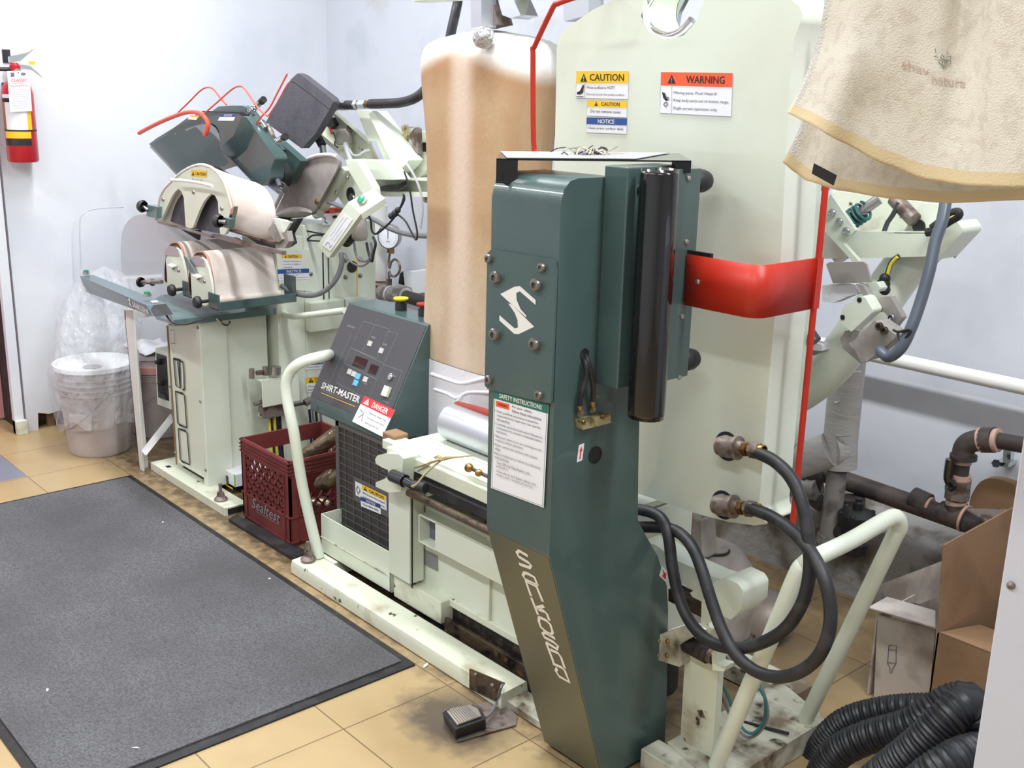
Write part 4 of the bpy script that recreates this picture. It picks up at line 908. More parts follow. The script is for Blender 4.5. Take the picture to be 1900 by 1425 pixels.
# cuff forms: padded domes lying along the depth of the machine
def cuff_form(dx, dy, dz):
    sh = V((dx, dy, dz)); Ln = .235
    arc = [(402, 556), (399, 540), (396, 512), (389, 482), (382, 469), (372, 466), (362, 472), (356, 488), (352, 520), (352, 545)]
    A = [at(x, y, 1.67)+sh for x, y in arc]; A = smooth_path(A, 3)
    ctr = V((sum(p.x for p in A)/len(A), A[0].y, sum(p.z for p in A)/len(A)))
    f = part('cuff_form', MB().loft(A, [p+V((0, Ln, .0)) for p in A], CLOTH, True, SCORCH), CP, bevel=.002)
    part('felt_edge', MB().tube([ctr+(p-ctr)*.955+V((0, -.003, 0)) for p in A], .0035, SCORCH, 6), f); part('seam_edge', MB().tube([ctr+(p-ctr)*.90+V((0, -.005, 0)) for p in A], .003, BLACK, 6), f)
    ep = [(356, 545), (353, 500), (358, 485), (366, 478), (373, 477), (380, 482), (387, 500), (393, 530), (395, 560), (380, 568), (356, 558)]
    e = [at(x, y, 1.655)+sh for x, y in ep]; pl_ = part('end_plate', MB().prism(e, (0, .008, 0), CREAM), f, bevel=.001)
    part('mirror_insert', MB().prism([ctr+(p-ctr)*.80+V((0, -.0195, .0)) for p in [q_ for q_ in A if q_.z > ctr.z+.012]], (0, -.001, 0), ALU), pl_)
    c0 = at(371, 512, 1.653)+sh; part('catch', MB().prism([c0+V((-.02, 0, .006)), c0+V((.02, 0, .004)), c0+V((.02, -.02, .0)), c0+V((-.02, -.02, .002))], (0, 0, -.004), CREAM), pl_)
    for q_ in ((368, 517), (379, 522)): part('screw', MB().screw(at(q_[0], q_[1], 1.653)+sh, (0, -1, 0), .006, STAINST, socket=False), pl_)
    # roller and cradle
    r0 = at(402, 559, 1.67)+sh; part('roller', MB().cyl(r0, r0+V((0, Ln+.005, 0)), .0125, CLOTH, 16), f)
    g0 = at(392, 574, 1.64)+sh
    part('cradle', MB().box((g0.x-.02, 1.645+dy, g0.z), (g0.x+.045, 1.94+dy, g0.z+.006), GREEN).box((g0.x+.040, 1.645+dy, g0.z), (g0.x+.046, 1.94+dy, g0.z+.03), GREEN).box((g0.x-.03, 1.645+dy, g0.z), (g0.x+.045, 1.651+dy, g0.z+.055), GREEN).box((g0.x-.03, 1.934+dy, g0.z), (g0.x+.045, 1.94+dy, g0.z+.09), GREEN), f, bevel=.002)
    kb = at(372, 560, 1.62)+sh; part('knob', MB().lathe(kb, (0, -1, 0), [(.006, -.03), (.006, 0), (.02, .004), (.022, .012), (.017, .022), (0, .024)], BLACK, 18), f)
cuff_form(0, 0, 0)
cuff_form(-.25, .025, .0)
k0 = at(263, 524, 1.66); part('clamp_knob', MB().cyl(at(300, 523, 1.67), k0, .008, STAINST, 12).lathe(k0, (-1, -.3, 0), [(.018, 0), (.02, .008), (.013, .018), (0, .02)], BLACK, 16).cyl(at(283, 524, 1.668), at(277, 524, 1.664), .014, CHROME, 14), CP)
part('leaf_guard', MB().prism(px([(340, 474), (346, 478), (358, 497), (362, 507), (352, 506), (345, 492)], 1.64), (0, .004, 0), GREEN2), CP)
# collar form: big padded arch above the cuffs
Ya = 1.72
def z4(pts): return [(240+x*.16842, 300+y*.16842) for x, y in pts]
plate = z4([(305, 640), (318, 560), (345, 400), (400, 300), (510, 190), (600, 115), (700, 65), (800, 48), (900, 78), (990, 165), (1050, 290), (1090, 420), (1112, 540), (1095, 640), (1065, 790), (1030, 805), (1000, 790), (990, 700), (975, 440), (945, 375), (905, 355), (865, 385), (820, 440), (770, 540), (700, 725), (660, 735), (620, 718), (612, 600), (600, 400), (572, 325), (540, 300), (505, 330), (470, 380), (410, 510), (345, 655)])
ap = part('collar_form_plate', MB().prism(px(plate, Ya), (0, .010, 0), CREAM), CP, bevel=.002, angle=40)
A = z4([(300, 640), (312, 550), (338, 395), (395, 290), (505, 180), (595, 103), (700, 50), (800, 34), (905, 62), (1005, 155), (1065, 285), (1105, 415), (1130, 540), (1122, 640), (1085, 760)])
B = [(372, 428), (380, 412), (392, 395), (406, 376), (422, 358), (440, 345), (458, 339), (474, 340), (488, 346), (498, 355), (506, 368), (511, 384), (514, 402), (512, 426), (507, 447)]
Mx = [(x*.5+a*.5+6, y*.45+b*.55+10) for (x, y), (a, b) in zip(B, A)]
A3 = px(A, Ya+.006); B3 = px(B, Ya+.13); M3 = [at(x, y, Ya+.065) for x, y in Mx]
rows_ = []
for i in range(9):
    t_ = i/8; rows_.append([a*(1-t_)**2+m*2*t_*(1-t_)+b*t_*t_ for a, m, b in zip(A3, M3, B3)])
cf = part('collar_form_pad', MB().grid(rows_, CLOTH), CP, solid=.012, sub=1)
part('pad_rim', MB().tube(smooth_path([at(x, y, Ya+.002) for x, y in A], 2), .005, CLOTH, 8), ap)
part('inner_shell', MB().prism(px([(299, 404), (312, 372), (330, 348), (350, 335), (380, 335), (402, 350), (412, 380), (410, 434), (344, 421)], Ya+.035), (0, .004, 0), FOAM), ap)
part('inner_felt', MB().grid([[p+(V((p.x*0, .03, 0))) for p in px(A, Ya+.02)], [V((p.x+.02, p.y+.16, p.z-.09)) for p in px(A, Ya+.02)]], FOAM), cf)
part('handle', MB().tube(smooth_path(px([(318, 334), (340, 335), (370, 339), (394, 345)], Ya-.04), 4), .0055, WHITE, 12), ap)
for q in z4([(375, 415), (710, 335), (1022, 515)]): part('screw', MB().screw(at(q[0], q[1], Ya), (0, -1, 0), .008, STAINST, socket=False), ap)
lb = MB(); quad_label(lb, at(355, 315, Ya-.001), at(384, 317, Ya-.001), at(354, 327, Ya-.001), [('r', 0, 0, 1, 1, YEL)]+alert(.06, .15, .18, .7, INK, YEL)+[('t', 'CAUTION', .3, .28, .65, .5, INK)])
part('caution_label', lb, ap)
lb = MB(); quad_label(lb, at(354, 330, Ya-.001), at(376, 333, Ya-.001), at(354, 336, Ya-.001), [('t', 'Press surface is HOT', .2, .1, .8, .4, INKG, False), ('l', [(0, .9), (.1, .8), (.15, .1)], .002, INK)]); part('caution_text', lb, ap)
rail = MB(); 
a0 = at(292, 411, 1.70); a1 = at(392, 438, 1.70); rail.loft([a0, a0+V((0, .012, 0)), a0+V((0, .012, -.006)), a0+V((0, 0, -.006))], [a1, a1+V((0, .012, 0)), a1+V((0, .012, -.006)), a1+V((0, 0, -.006))], STAINST)
a0 = at(392, 434, 1.72); a1 = at(524, 466, 1.72); rail.loft([a0, a0+V((0, .014, 0)), a0+V((0, .014, -.012)), a0+V((0, 0, -.012))], [a1, a1+V((0, .014, 0)), a1+V((0, .014, -.012)), a1+V((0, 0, -.012))], STAINST)
part('form_rail', rail, CP, bevel=.001)
part('wood_edge', MB().loft(*[[at(x, y, 1.724), at(x, y, 1.724)+V((0, .02, 0)), at(x, y+h, 1.724)+V((0, .02, 0)), at(x, y+h, 1.724)] for x, y, h in ((424, 426, 3), (506, 449, 5))], RUSTRAIL), CP)
part('form_clamp', MB().prism(px([(272, 380), (291, 384), (290, 405), (272, 401)], 1.70), (0, .03, 0), GREEN2), CP, bevel=.002)
k0 = at(265, 383, 1.69); part('clamp_knob', MB().cyl(at(274, 390, 1.70), k0, .007, STAINST, 10).lathe(k0+V((.012, 0, 0)), (-1, -.35, .1), [(.02, 0), (.024, .008), (.02, .02), (.01, .028), (0, .03)], BLACK, 16), CP)
part('form_clamp', MB().prism(px([(412, 403), (427, 406), (424, 424), (411, 421)], 1.69), (0, .02, 0), GREEN2), CP, bevel=.002)
k0 = at(405, 410, 1.67); part('clamp_knob', MB().cyl(at(418, 412, 1.69), k0, .007, STAINST, 10).lathe(k0, (-1, -.4, .1), [(.02, -.01), (.024, 0), (.02, .012), (0, .018)], BLACK, 16), CP)
part('toggle_latch', MB().prism(px([(428, 388), (434, 383), (432, 396), (428, 408), (425, 402)], 1.70), (0, .015, 0), CHROME), CP, bevel=.001)
# green pressing head, raised
def z2(pts): return [(240+x*.16842, 110+y*.16842) for x, y in pts]
Yh1, Yh2 = 1.86, 1.98
fr_out = z2([(215, 935), (300, 870), (480, 760), (640, 645), (760, 600), (850, 578), (1200, 600), (1240, 625), (1165, 800), (1150, 840), (1010, 965)])
fr_in = z2([(1000, 955), (1005, 880), (990, 800), (955, 735), (900, 695), (820, 690), (720, 715), (600, 755), (480, 805), (350, 870), (240, 940)])
ring_ = fr_out+fr_in
vec_px = (72, 76)
F1 = px(ring_, Yh1); F2 = [at(x*.0+x+vec_px[0], y+vec_px[1], Yh2) for x, y in ring_]
hd_ = part('pressing_head', MB().loft(F1, F2, GREEN), CP, bevel=.004, seg=2)
# polished concave press plate inside
inn = z2([(222, 940), (350, 868), (480, 803), (600, 752), (720, 712), (820, 688), (900, 694), (955, 734), (990, 800), (1005, 880), (1000, 955)])
r_ = []
for i in range(7):
    t_ = i/6; r_.append([at(x+vec_px[0]*t_, y+4+vec_px[1]*t_, Yh1+.004+(Yh2-Yh1)*t_) for x, y in inn])
part('concave_plate', MB().grid(r_, STEEL, lambda i, j: STEEL if i < 3 else GREYFELT), hd_)
dk = z2([(215, 940), (360, 868), (520, 800), (560, 900), (640, 1060), (560, 1150), (480, 1225), (520, 1300), (430, 1200), (310, 1060)])
# outer skirt on the right
sk = z2([(1165, 800), (1240, 625), (1290, 640), (1590, 1060), (1600, 1100), (1560, 1200), (1560, 1310), (1440, 1400), (1010, 965)])
part('head_skirt', MB().prism(px(sk, 1.90), (0, .05, 0), GREEN), hd_, bevel=.006, seg=3)
part('skirt_trim', MB().tube(px(z2([(1002, 962), (1100, 1065), (1250, 1225), (1430, 1400)]), 1.893), .004, BLACK, 6), hd_)
part('top_plate', MB().prism(px(z2([(980, 520), (1100, 510), (1240, 510), (1290, 535), (1640, 1000), (1600, 1040), (1250, 600), (900, 580)]), 2.0), (0, .03, 0), GREEN), hd_, bevel=.004)
part('black_rail', MB().prism(px(z2([(800, 568), (1250, 585), (1300, 610), (1320, 600), (1590, 970), (1560, 1010), (1270, 650), (1200, 605), (800, 580)]), 1.96), (0, .02, 0), BLACK), hd_)
part('notice_label', quad_label(MB(), at(*z2([(1010, 600)])[0], Yh1+.0), at(*z2([(1185, 600)])[0], Yh1+.0), at(*z2([(975, 675)])[0], Yh1-.0), [('r', 0, 0, 1, .45, BLUEL), ('t', 'NOTICE', .25, .1, .5, .28, INKW)], PAPER, n=V((0, -1, 0))), hd_)
part('caution_label', quad_label(MB(), at(*z2([(680, 612)])[0], Yh1), at(*z2([(775, 622)])[0], Yh1), at(*z2([(640, 660)])[0], Yh1), [('r', 0, 0, 1, .35, YEL)], PAPER, n=V((0, -1, 0))), hd_)
for (a, b) in (((1440, 480), (1320, 590)), ((1690, 870), (1590, 930))):
    p0 = at(*z2([a])[0], 1.95); p1 = at(*z2([b])[0], 1.95); n_ = 60; pts = []
    ax = (p1-p0); u_ = ax.cross(V((0, 1, 0))).normalized(); w_ = ax.cross(u_).normalized()
    for i in range(n_+1): t_ = i/n_; a_ = t_*2*math.pi*6; pts.append(p0+ax*t_+(u_*math.cos(a_)+w_*math.sin(a_))*.010)
    part('spring', MB().tube(pts, .0022, CHROME, 6), hd_)
    part('spring_bolt', MB().cyl(p0-ax*.1, p0-ax*.35, .012, BLACK, 12).cyl(p0-ax*.0, p1, .005, CHROME, 8), hd_)
part('hinge_fitting', MB().cyl(at(486, 228, 1.94), at(494, 240, 1.94), .014, CHROME, 12).tube(smooth_path(px([(496, 232), (505, 250), (504, 262)], 1.95), 4), .009, OLDST, 10), hd_)
part('head_hose', MB().tube(smooth_path(px([(509, 287), (513, 305), (512, 325), (519, 345)], 1.93), 5), .008, GREYW, 12), hd_)
part('head_arm', MB().prism(px(z2([(1640, 900), (1890, 1120), (1760, 1370), (1700, 1390), (1560, 1310)]), 2.03), (0, .03, 0), GREEN).lathe(at(521, 325, 2.0), (0, -1, 0), [(.045, -.02), (.045, .01), (0, .012)], BLACK, 24), CP, bevel=.003)
part('arm_shaft', MB().cyl(at(495, 330, 1.95), at(522, 350, 1.95), .022, ALU, 20).cyl(at(518, 345, 1.94), at(530, 352, 1.94), .014, CHROME, 16), CP)
# red tubes of the head guard
def rt(nm, pts, Y, r, lab=None): return part(nm, MB().tube(smooth_path(px(pts, Y), 5), r, REDT, 10), hd_)
rt('guard_tube', [(258, 247), (282, 234), (310, 221), (340, 210), (360, 208), (374, 212), (384, 224), (386, 236), (380, 251)], 1.80, .0075)
part('tube_bore', MB().lathe(at(380, 251.5, 1.80)+V((0, 0, -.0012)), (0, -.3, -1), [(.006, 0), (0, .0004)], INK, 14), hd_)
rt('guard_wire', [(330, 209), (350, 190), (372, 168), (386, 162), (397, 167), (412, 186), (420, 194)], 1.86, .003)
rt('guard_wire', [(381, 209), (405, 188), (430, 166), (444, 160), (454, 165), (470, 188), (484, 206), (497, 216)], 1.86, .003)
rt('guard_wire', [(471, 238), (480, 222), (500, 200), (516, 170), (533, 137)], 1.92, .003)

# ================================================================== second press behind it (yoke press)
YP_ = thing('yoke_press', (-3.3, 2.3, 0), 'cream arm press with tilted grey pad head, curved grey pad and green-button box', 'yoke press')
XC = -3.47
def fx(pts, X=XC): return [atx(x, y, X) for x, y in pts]
ycl = atx(575, 560, XC).y; ycr = atx(697, 480, XC).y
mb = MB().box((XC-.28, ycl-.02, .02), (XC, ycr, atx(640, 412, XC).z), CREAM)
mc = part('cabinet', mb, YP_, bevel=.004)
mb = MB().box((XC-.25, atx(515, 560, XC).y, .02), (XC-.002, ycl-.02, atx(540, 440, XC).z), CREAM); part('side_cover', mb, YP_, bevel=.003)
for (x0, y0, x1, y1, m_) in ((598, 468, 603, 600, INK), (610, 478, 611, 600, INK), (661, 470, 664, 560, YEL)):
    A_ = atx(x0, y0, XC+.001); B_ = atx(x1, y1, XC+.001); part('seam', MB().box((XC, A_.y, B_.z), (XC+.0015, B_.y, A_.z), m_), mc)
part('round_plug', MB().lathe(atx(653, 495, XC), (1, 0, 0), [(.022, 0), (.022, .003), (.018, .004), (0, .004)], BLACK, 22), mc)
for q in ((640, 483), (641, 514), (668, 481), (668, 511), (576, 508)): part('screw', MB().screw(atx(q[0], q[1], XC), (1, 0, 0), .009, STAINST, socket=False), mc)
A_ = atx(577, 612, XC+.04); B_ = atx(680, 560, XC+.04)
part('junction_box', MB().box((XC, A_.y, atx(600, 614, XC+.04).z), (XC+.04, atx(640, 600, XC+.04).y, atx(600, 560, XC+.04).z), CREAM).box((XC, atx(642, 600, XC+.04).y, atx(600, 604, XC+.04).z), (XC+.04, B_.y, atx(600, 560, XC+.04).z), CREAM), mc, bevel=.003)
# plate with caution and notice texts
X2 = XC+.003
part('label_plate', MB().prism(fx([(511, 462), (573, 462), (579, 541), (518, 535)], XC), (.003, 0, 0), CREAM), mc)
lb = MB(); quad_label(lb, atx(523, 472, X2+.001), atx(560, 472, X2+.001), atx(524, 499, X2+.001), [('r', 0, 0, 1, .28, YEL)]+alert(.12, .04, .1, .2, INK, YEL)+[('t', 'CAUTION', .28, .06, .5, .16, INK), ('t', 'Reduce air pressure to', .05, .42, .9, .12, INK, False), ('t', 'zero prior to adding or', .05, .62, .9, .12, INK, False), ('t', 'removing air.', .05, .84, .45, .12, INK, False)], PAPER, n=V((1, 0, 0)))
part('caution_label', lb, mc)
lb = MB(); quad_label(lb, atx(515, 500, X2+.001), atx(573, 498, X2+.001), atx(517, 520, X2+.001), [('r', 0, 0, 1, .42, BLUEL), ('t', 'NOTICE', .28, .08, .46, .27, INKW), ('t', 'Drain oil mist every day.', .04, .52, .6, .12, INK, False), ('t', 'Fill oil cup once a week with proper oil.', .04, .76, .9, .12, INK, False)], PAPER, n=V((1, 0, 0)))
part('notice_label', lb, mc)
lb = MB(); quad_label(lb, atx(596, 386, X2+.01), atx(650, 383, X2+.01), atx(598, 418, X2+.01), [('r', 0, 0, 1, .34, ORL)]+alert(.14, .06, .14, .24, INK, ORL)+[('t', 'WARNING', .44, .08, .5, .2, INK), ('l', [(.05, .5), (.12, .6), (.08, .8), (.18, .9)], .003, INK), ('p', [(.35, .5), (.5, .45), (.52, .6), (.38, .65)], INK)], PAPER, n=V((1, 0, 0)))
part('warning_label', lb, mc)
lb = MB(); quad_label(lb, atx(564, 657, XC+.002), atx(610, 655, XC+.002), atx(567, 686, XC+.002), [('r', 0, 0, 1, .18, YEL), ('t', 'CAUTION', .3, .03, .5, .12, INK), ('r', 0, .45, 1, .25, BLUEL), ('t', 'NOTICE', .3, .49, .5, .16, INKW), ('t', 'Drain filter daily.', .05, .8, .8, .1, INK, False)], PAPER, n=V((1, 0, 0)))
part('notice_label', lb, mc)
lb = MB(); quad_label(lb, atx(567, 700, XC+.002), atx(612, 697, XC+.002), atx(570, 728, XC+.002), [('r', 0, 0, 1, .42, YEL)]+alert(.1, .05, .2, .32, INK, YEL)+[('t', 'CAUTION', .35, .1, .55, .24, INK), ('t', 'Close the valve', .05, .55, .8, .12, INK, False), ('t', 'before service.', .05, .78, .8, .12, INK, False)], PAPER, n=V((1, 0, 0)))
part('caution_label', lb, mc)
# pad head (grey box) and its swing frame
part('pad_head', MB().prism(px([(493, 227), (540, 147), (552, 136), (560, 140), (614, 182), (618, 190), (612, 202), (585, 248), (560, 276)], 2.18), (0, .03, 0), FOAM), YP_, bevel=.006, seg=3)
part('pad_seam', MB().tube(px([(541, 150), (548, 152), (575, 172), (606, 196), (612, 202)], 2.179), .0022, DKGREY, 6), YP_)
part('guard_strip', MB().prism(px([(496, 216), (512, 192), (532, 156), (541, 147), (527, 168), (520, 183), (500, 216)], 2.20), (0, .006, 0), ORANGE), YP_)
part('guard_wire', MB().tube(px([(559, 136), (590, 160), (618, 184), (628, 191)], 2.26), .0032, REDT, 8).prism(px([(616, 180), (630, 191), (618, 191)], 2.25), (0, .004, 0), ORANGE), YP_)
Y3 = 2.30
fr = MB().prism(px([(608, 208), (619, 205), (684, 262), (700, 296), (700, 303), (648, 300), (584, 250)], Y3+.05), (0, .008, 0), CREAMD)
fr.loft(px([(612, 203), (622, 204), (690, 262), (686, 268)], Y3), px([(612, 203), (622, 204), (690, 262), (686, 268)], Y3+.06), CREAM)
fr.loft(px([(584, 243), (589, 242), (648, 294), (640, 298)], Y3), px([(584, 243), (589, 242), (648, 294), (640, 298)], Y3+.06), CREAM)
part('swing_frame', fr, YP_, bevel=.002)
part('swing_arm', MB().prism(px([(661, 204), (686, 206), (740, 320), (732, 330), (716, 304), (698, 262), (684, 262)], Y3-.02), (0, .05, 0), CREAM), YP_, bevel=.004)
part('swing_arm', MB().prism(px([(684, 212), (691, 205), (758, 297), (754, 304), (738, 320), (722, 292)], Y3-.05), (0, .06, 0), CREAM), YP_, bevel=.004)
part('cylinder_boot', MB().lathe(at(639, 262, Y3+.01), (.1, 0, -1), [(.018, -.045), (.03, -.03), (.033, 0), (.03, .012), (.024, .012)], MOTOR, 20).cyl(at(650, 236, Y3+.02), at(644, 250, Y3+.02), .013, OLDST, 12).cyl(at(640, 264, Y3+.0), at(652, 302, Y3-.0), .011, WHITE, 12), YP_)
part('air_hose', MB().tube(smooth_path(px([(648, 276), (655, 287), (665, 288), (675, 281), (685, 278)], Y3), 5), .004, WHITE, 8), YP_)
part('relay', MB().prism(px([(607, 220), (614, 218), (621, 231), (613, 240), (601, 230)], Y3+.03), (0, .02, 0), BLACK).tube(px([(612, 238), (616, 248)], Y3+.03), .005, RED, 8).tube(smooth_path(px([(618, 245), (623, 258), (621, 268), (627, 274)], Y3+.03), 4), .003, BLACK, 6), YP_)
part('head_fitting', MB().cyl(at(612, 197, 2.24), at(627, 197, 2.24), .014, OLDST, 16).cyl(at(617, 197, 2.24), at(621, 197, 2.24), .020, CHROME, 12).cyl(at(634, 196, 2.24), at(643, 196, 2.24), .018, CHROME, 12).cyl(at(643, 195, 2.24), at(659, 195, 2.24), .0165, BLACK, 14).cyl(at(659, 194, 2.24), at(665, 194, 2.24), .017, CHROME, 6), YP_)
part('hose_coupling', MB().cyl(at(664, 194, 2.24), at(688, 194, 2.24), .013, BRASS, 12).cyl(at(668, 194, 2.24), at(680, 194, 2.24), .017, CHROME, 6), YP_)
part('steam_hose', MB().tube(smooth_path(px3([(687, 193, 2.24), (720, 192, 2.24), (745, 190, 2.25), (770, 182, 2.26), (790, 165, 2.28), (812, 130, 2.30), (830, 90, 2.34), (838, 55, 2.4), (848, 10, 2.45), (856, -40, 2.45)])+[V((at(860, -60, 2.45).x, 2.46, 2.0)), V((at(860, -60, 2.45).x, 2.46, CEIL))], 6), .0165, BLACK, 16), YP_)
part('under_fitting', MB().cyl(at(576, 250, 2.24), at(590, 252, 2.24), .012, BLACK, 12).cyl(at(588, 252, 2.24), at(598, 270, 2.24), .016, BLACK, 14).cyl(at(598, 270, 2.24), at(600, 290, 2.24), .013, CHROME, 12), YP_)
# flat bed plates
part('bed_plate', MB().prism(px([(650, 297), (702, 298), (736, 330), (804, 331), (804, 336), (680, 332), (664, 318)], Y3-.03), (0, .16, 0), CREAM), YP_, bevel=.002)
part('bed_channel', MB().prism(px([(676, 333), (806, 336), (806, 366), (690, 364)], Y3+.02), (0, .02, 0), CREAMD).prism(px([(690, 356), (806, 358), (806, 366), (690, 364)], Y3-.06), (0, .08, 0), CREAM), YP_, bevel=.002)
mb = MB()
for i in range(7): mb.tube(smooth_path(px([(694, 352+i*1.6), (715, 345+i*2), (740, 342+i*1.6), (756, 335+i)], Y3-.01), 4), .0036, BLACK if i % 2 else GREYW, 7)
part('cable_bundle', mb, YP_)
part('end_box', MB().prism(px([(755, 305), (765, 290), (776, 282), (804, 282), (804, 300), (778, 330), (748, 330)], Y3+.03), (0, .06, 0), CREAMD).prism(px([(776, 264), (804, 264), (804, 285), (778, 285)], Y3+.05), (0, .05, 0), BLACK).prism(px([(770, 248), (776, 243), (804, 246), (804, 265), (778, 264)], Y3+.04), (0, .04, 0), CREAM), YP_, bevel=.002)
part('rusty_clamp', MB().prism(px([(734, 254), (738, 248), (760, 247), (762, 256), (757, 260), (736, 260)], Y3+.0), (0, .03, 0), PLATED).prism(px([(744, 235), (749, 231), (756, 247), (748, 249)], Y3+.01), (0, .02, 0), PLATED).prism(px([(762, 246), (770, 236), (774, 240), (776, 286), (768, 278), (763, 262)], Y3), (0, .02, 0), OLDST).tube(px([(750, 232), (758, 237), (767, 236)], Y3), .003, STEEL, 6), YP_, bevel=.001)
part('corner_screw', MB().cyl(at(799, 250, Y3), at(806, 238, Y3), .006, CHROME, 10), YP_)
part('bolt_bracket', MB().prism(px([(780, 366), (805, 356), (805, 370), (796, 378), (788, 376)], Y3), (0, .02, 0), CREAMD).screw(at(792, 369, Y3), (0, -1, 0), .006, CHROME), YP_)
# curved grey pad with its lip and bracket
Y4 = 2.08
def z5(pts): return [(480+x*.17895, 280+y*.17895) for x, y in pts]
pad = z5([(165, 650), (240, 500), (300, 360), (400, 200), (470, 125), (560, 70), (650, 48), (760, 55), (815, 85), (830, 140), (800, 215), (740, 330), (650, 490), (570, 630), (440, 680), (280, 688), (175, 672)])
pp_ = part('curved_pad', MB().loft(px(pad, Y4), [at(x+6, y+2, Y4+.05) for x, y in pad], GREYFELT), YP_, bevel=.010, seg=3)
part('pad_cloth_edge', MB().tube(smooth_path(px(z5([(110, 700), (150, 620), (260, 400), (380, 200), (470, 110), (600, 50), (740, 40), (810, 60)]), Y4-.002), 3), .007, CLOTH, 10), pp_)
part('pad_lip', MB().grid([px(z5([(170, 655), (270, 590), (420, 565), (570, 620)]), Y4-.012), px(z5([(178, 672), (285, 640), (430, 640), (540, 655)]), Y4-.03), px(z5([(190, 680), (290, 688), (440, 680), (560, 630)]), Y4)], GREYFELT), pp_, sub=2)
br_ = MB().prism(px(z5([(565, 640), (620, 545), (760, 300), (835, 160), (905, 205), (760, 440), (660, 560), (610, 640)]), Y4+.04), (0, .04, 0), CREAM)
part('pad_bracket', br_, YP_, bevel=.002)
for q in z5([(738, 290), (778, 238), (815, 187), (852, 135), (922, 275), (808, 430)]): part('screw', MB().screw(at(q[0], q[1], Y4+.038), (0, -1, 0), .008, CHROME, socket=False), pp_)
part('pad_screw', MB().screw(at(588, 374, Y4-.002), (0, -1, 0), .010, BRASS, socket=False), pp_)
part('side_plate', MB().prism(px(z5([(905, 205), (960, 190), (1060, 330), (1100, 420), (1020, 500), (950, 560), (880, 570), (790, 420), (840, 330)]), Y4+.07), (0, .02, 0), CREAM), YP_, bevel=.003)
c0 = at(651, 361, Y4+.069); part('oval_port', MB().lathe(c0, (0, -1, 0), [(.026, 0), (.026, .002), (.022, .002), (0, .0005)], BLACK, 24).lathe(c0+V((.012, 0, -.012)), (0, -1, 0), [(.017, 0), (.017, .006), (.015, .008), (0, .008)], CHROME, 20), YP_)
part('link_bar', MB().prism(px(z5([(900, 90), (1020, 110), (1180, 380), (1190, 460), (1100, 480), (1010, 330), (930, 200)]), Y4+.02), (0, .03, 0), CREAM).prism(px(z5([(930, 85), (1250, 100), (1390, 240), (1430, 300), (1100, 290), (1010, 170)]), Y4+.10), (0, .06, 0), CREAM), YP_, bevel=.004)
Y4b = 1.83
part('clamp_base', MB().prism(px(z5([(95, 815), (150, 745), (175, 760), (240, 920), (180, 970), (165, 960)]), Y4b-.02), (0, .02, 0), BLASTED).prism(px(z5([(150, 700), (330, 740), (260, 850), (220, 840)]), Y4b), (0, .02, 0), CREAM).prism(px(z5([(215, 860), (290, 830), (310, 940), (270, 1010), (180, 1010), (170, 970), (240, 920)]), Y4b-.01), (0, .02, 0), BLASTED).prism(px(z5([(310, 720), (410, 700), (320, 860), (345, 960), (290, 1000), (285, 960), (300, 880), (285, 830)]), Y4b+.01), (0, .02, 0), BLACK), YP_, bevel=.002)
part('nut', MB().cyl(at(538, 452, Y4-.01), at(548, 448, Y4), .012, CHROME, 6).cyl(at(546, 447, Y4), at(556, 440, Y4), .009, CHROME, 12).cyl(at(586, 398, Y4+.04), at(594, 396, Y4+.04), .016, CHROME, 14), YP_)
part('thin_cable', MB().tube(smooth_path(px(z5([(345, 805), (450, 820), (600, 850), (680, 862)]), Y4), 4), .003, BLACK, 7).tube(smooth_path(px(z5([(330, 915), (450, 925), (630, 935)]), Y4), 4), .003, BLACK, 7).tube(smooth_path(px(z5([(450, 970), (510, 910), (570, 875), (660, 875)]), Y4), 4), .0035, BLACK, 7), YP_)
# green button box
Y5 = 1.98
up5 = V((.0, .055, .0))
bxp = px(z5([(600, 985), (920, 535), (950, 525), (1055, 655), (725, 1110), (650, 1060)]), Y5)
cb5 = part('button_box', MB().prism(px(z5([(600, 985), (925, 533), (1058, 655), (725, 1110)]), Y5), (0, .02, 0), CREAM), YP_, bevel=.004)
tp = [at(*z5([q])[0], d) for q, d in (((925, 533), Y5), ((1190, 390), Y5+.06), ((1310, 490), Y5+.06), ((1058, 655), Y5))]
part('button_plate', MB().prism(tp, (.0, .01, -.018), CREAM), cb5, bevel=.002)
nb = (tp[1]-tp[0]).cross(tp[3]-tp[0]).normalized(); nb = nb if nb.dot(EYE-tp[0]) > 0 else -nb
c0 = (tp[0]+tp[1]+tp[2]+tp[3])/4+(tp[0]-tp[2])*.10
part('push_button', MB().lathe(c0, nb, [(.017, 0), (.017, .010), (.013, .012)], STEEL, 24).lathe(c0+nb*.012, nb, [(.013, 0), (.013, .003), (0, .005)], GBTN, 24), cb5, angle=40)
lb = MB(); quad_label(lb, at(*z5([(660, 975)])[0], Y5-.001), at(*z5([(885, 645)])[0], Y5-.001), at(*z5([(745, 1040)])[0], Y5-.001), [('t', 'Moving parts. Pinch Hazard!', .3, .15, .62, .12, INKG, False), ('t', 'Do not insert body parts during', .25, .42, .7, .12, INKG, False), ('t', 'operating cycle.', .25, .7, .4, .12, INKG, False), ('l', [(.05, .3), (.12, .25), (.16, .5), (.06, .75), (.16, .8)], .002, INK)], PAPER, n=V((0, -1, 0)))
part('pinch_label', lb, cb5)
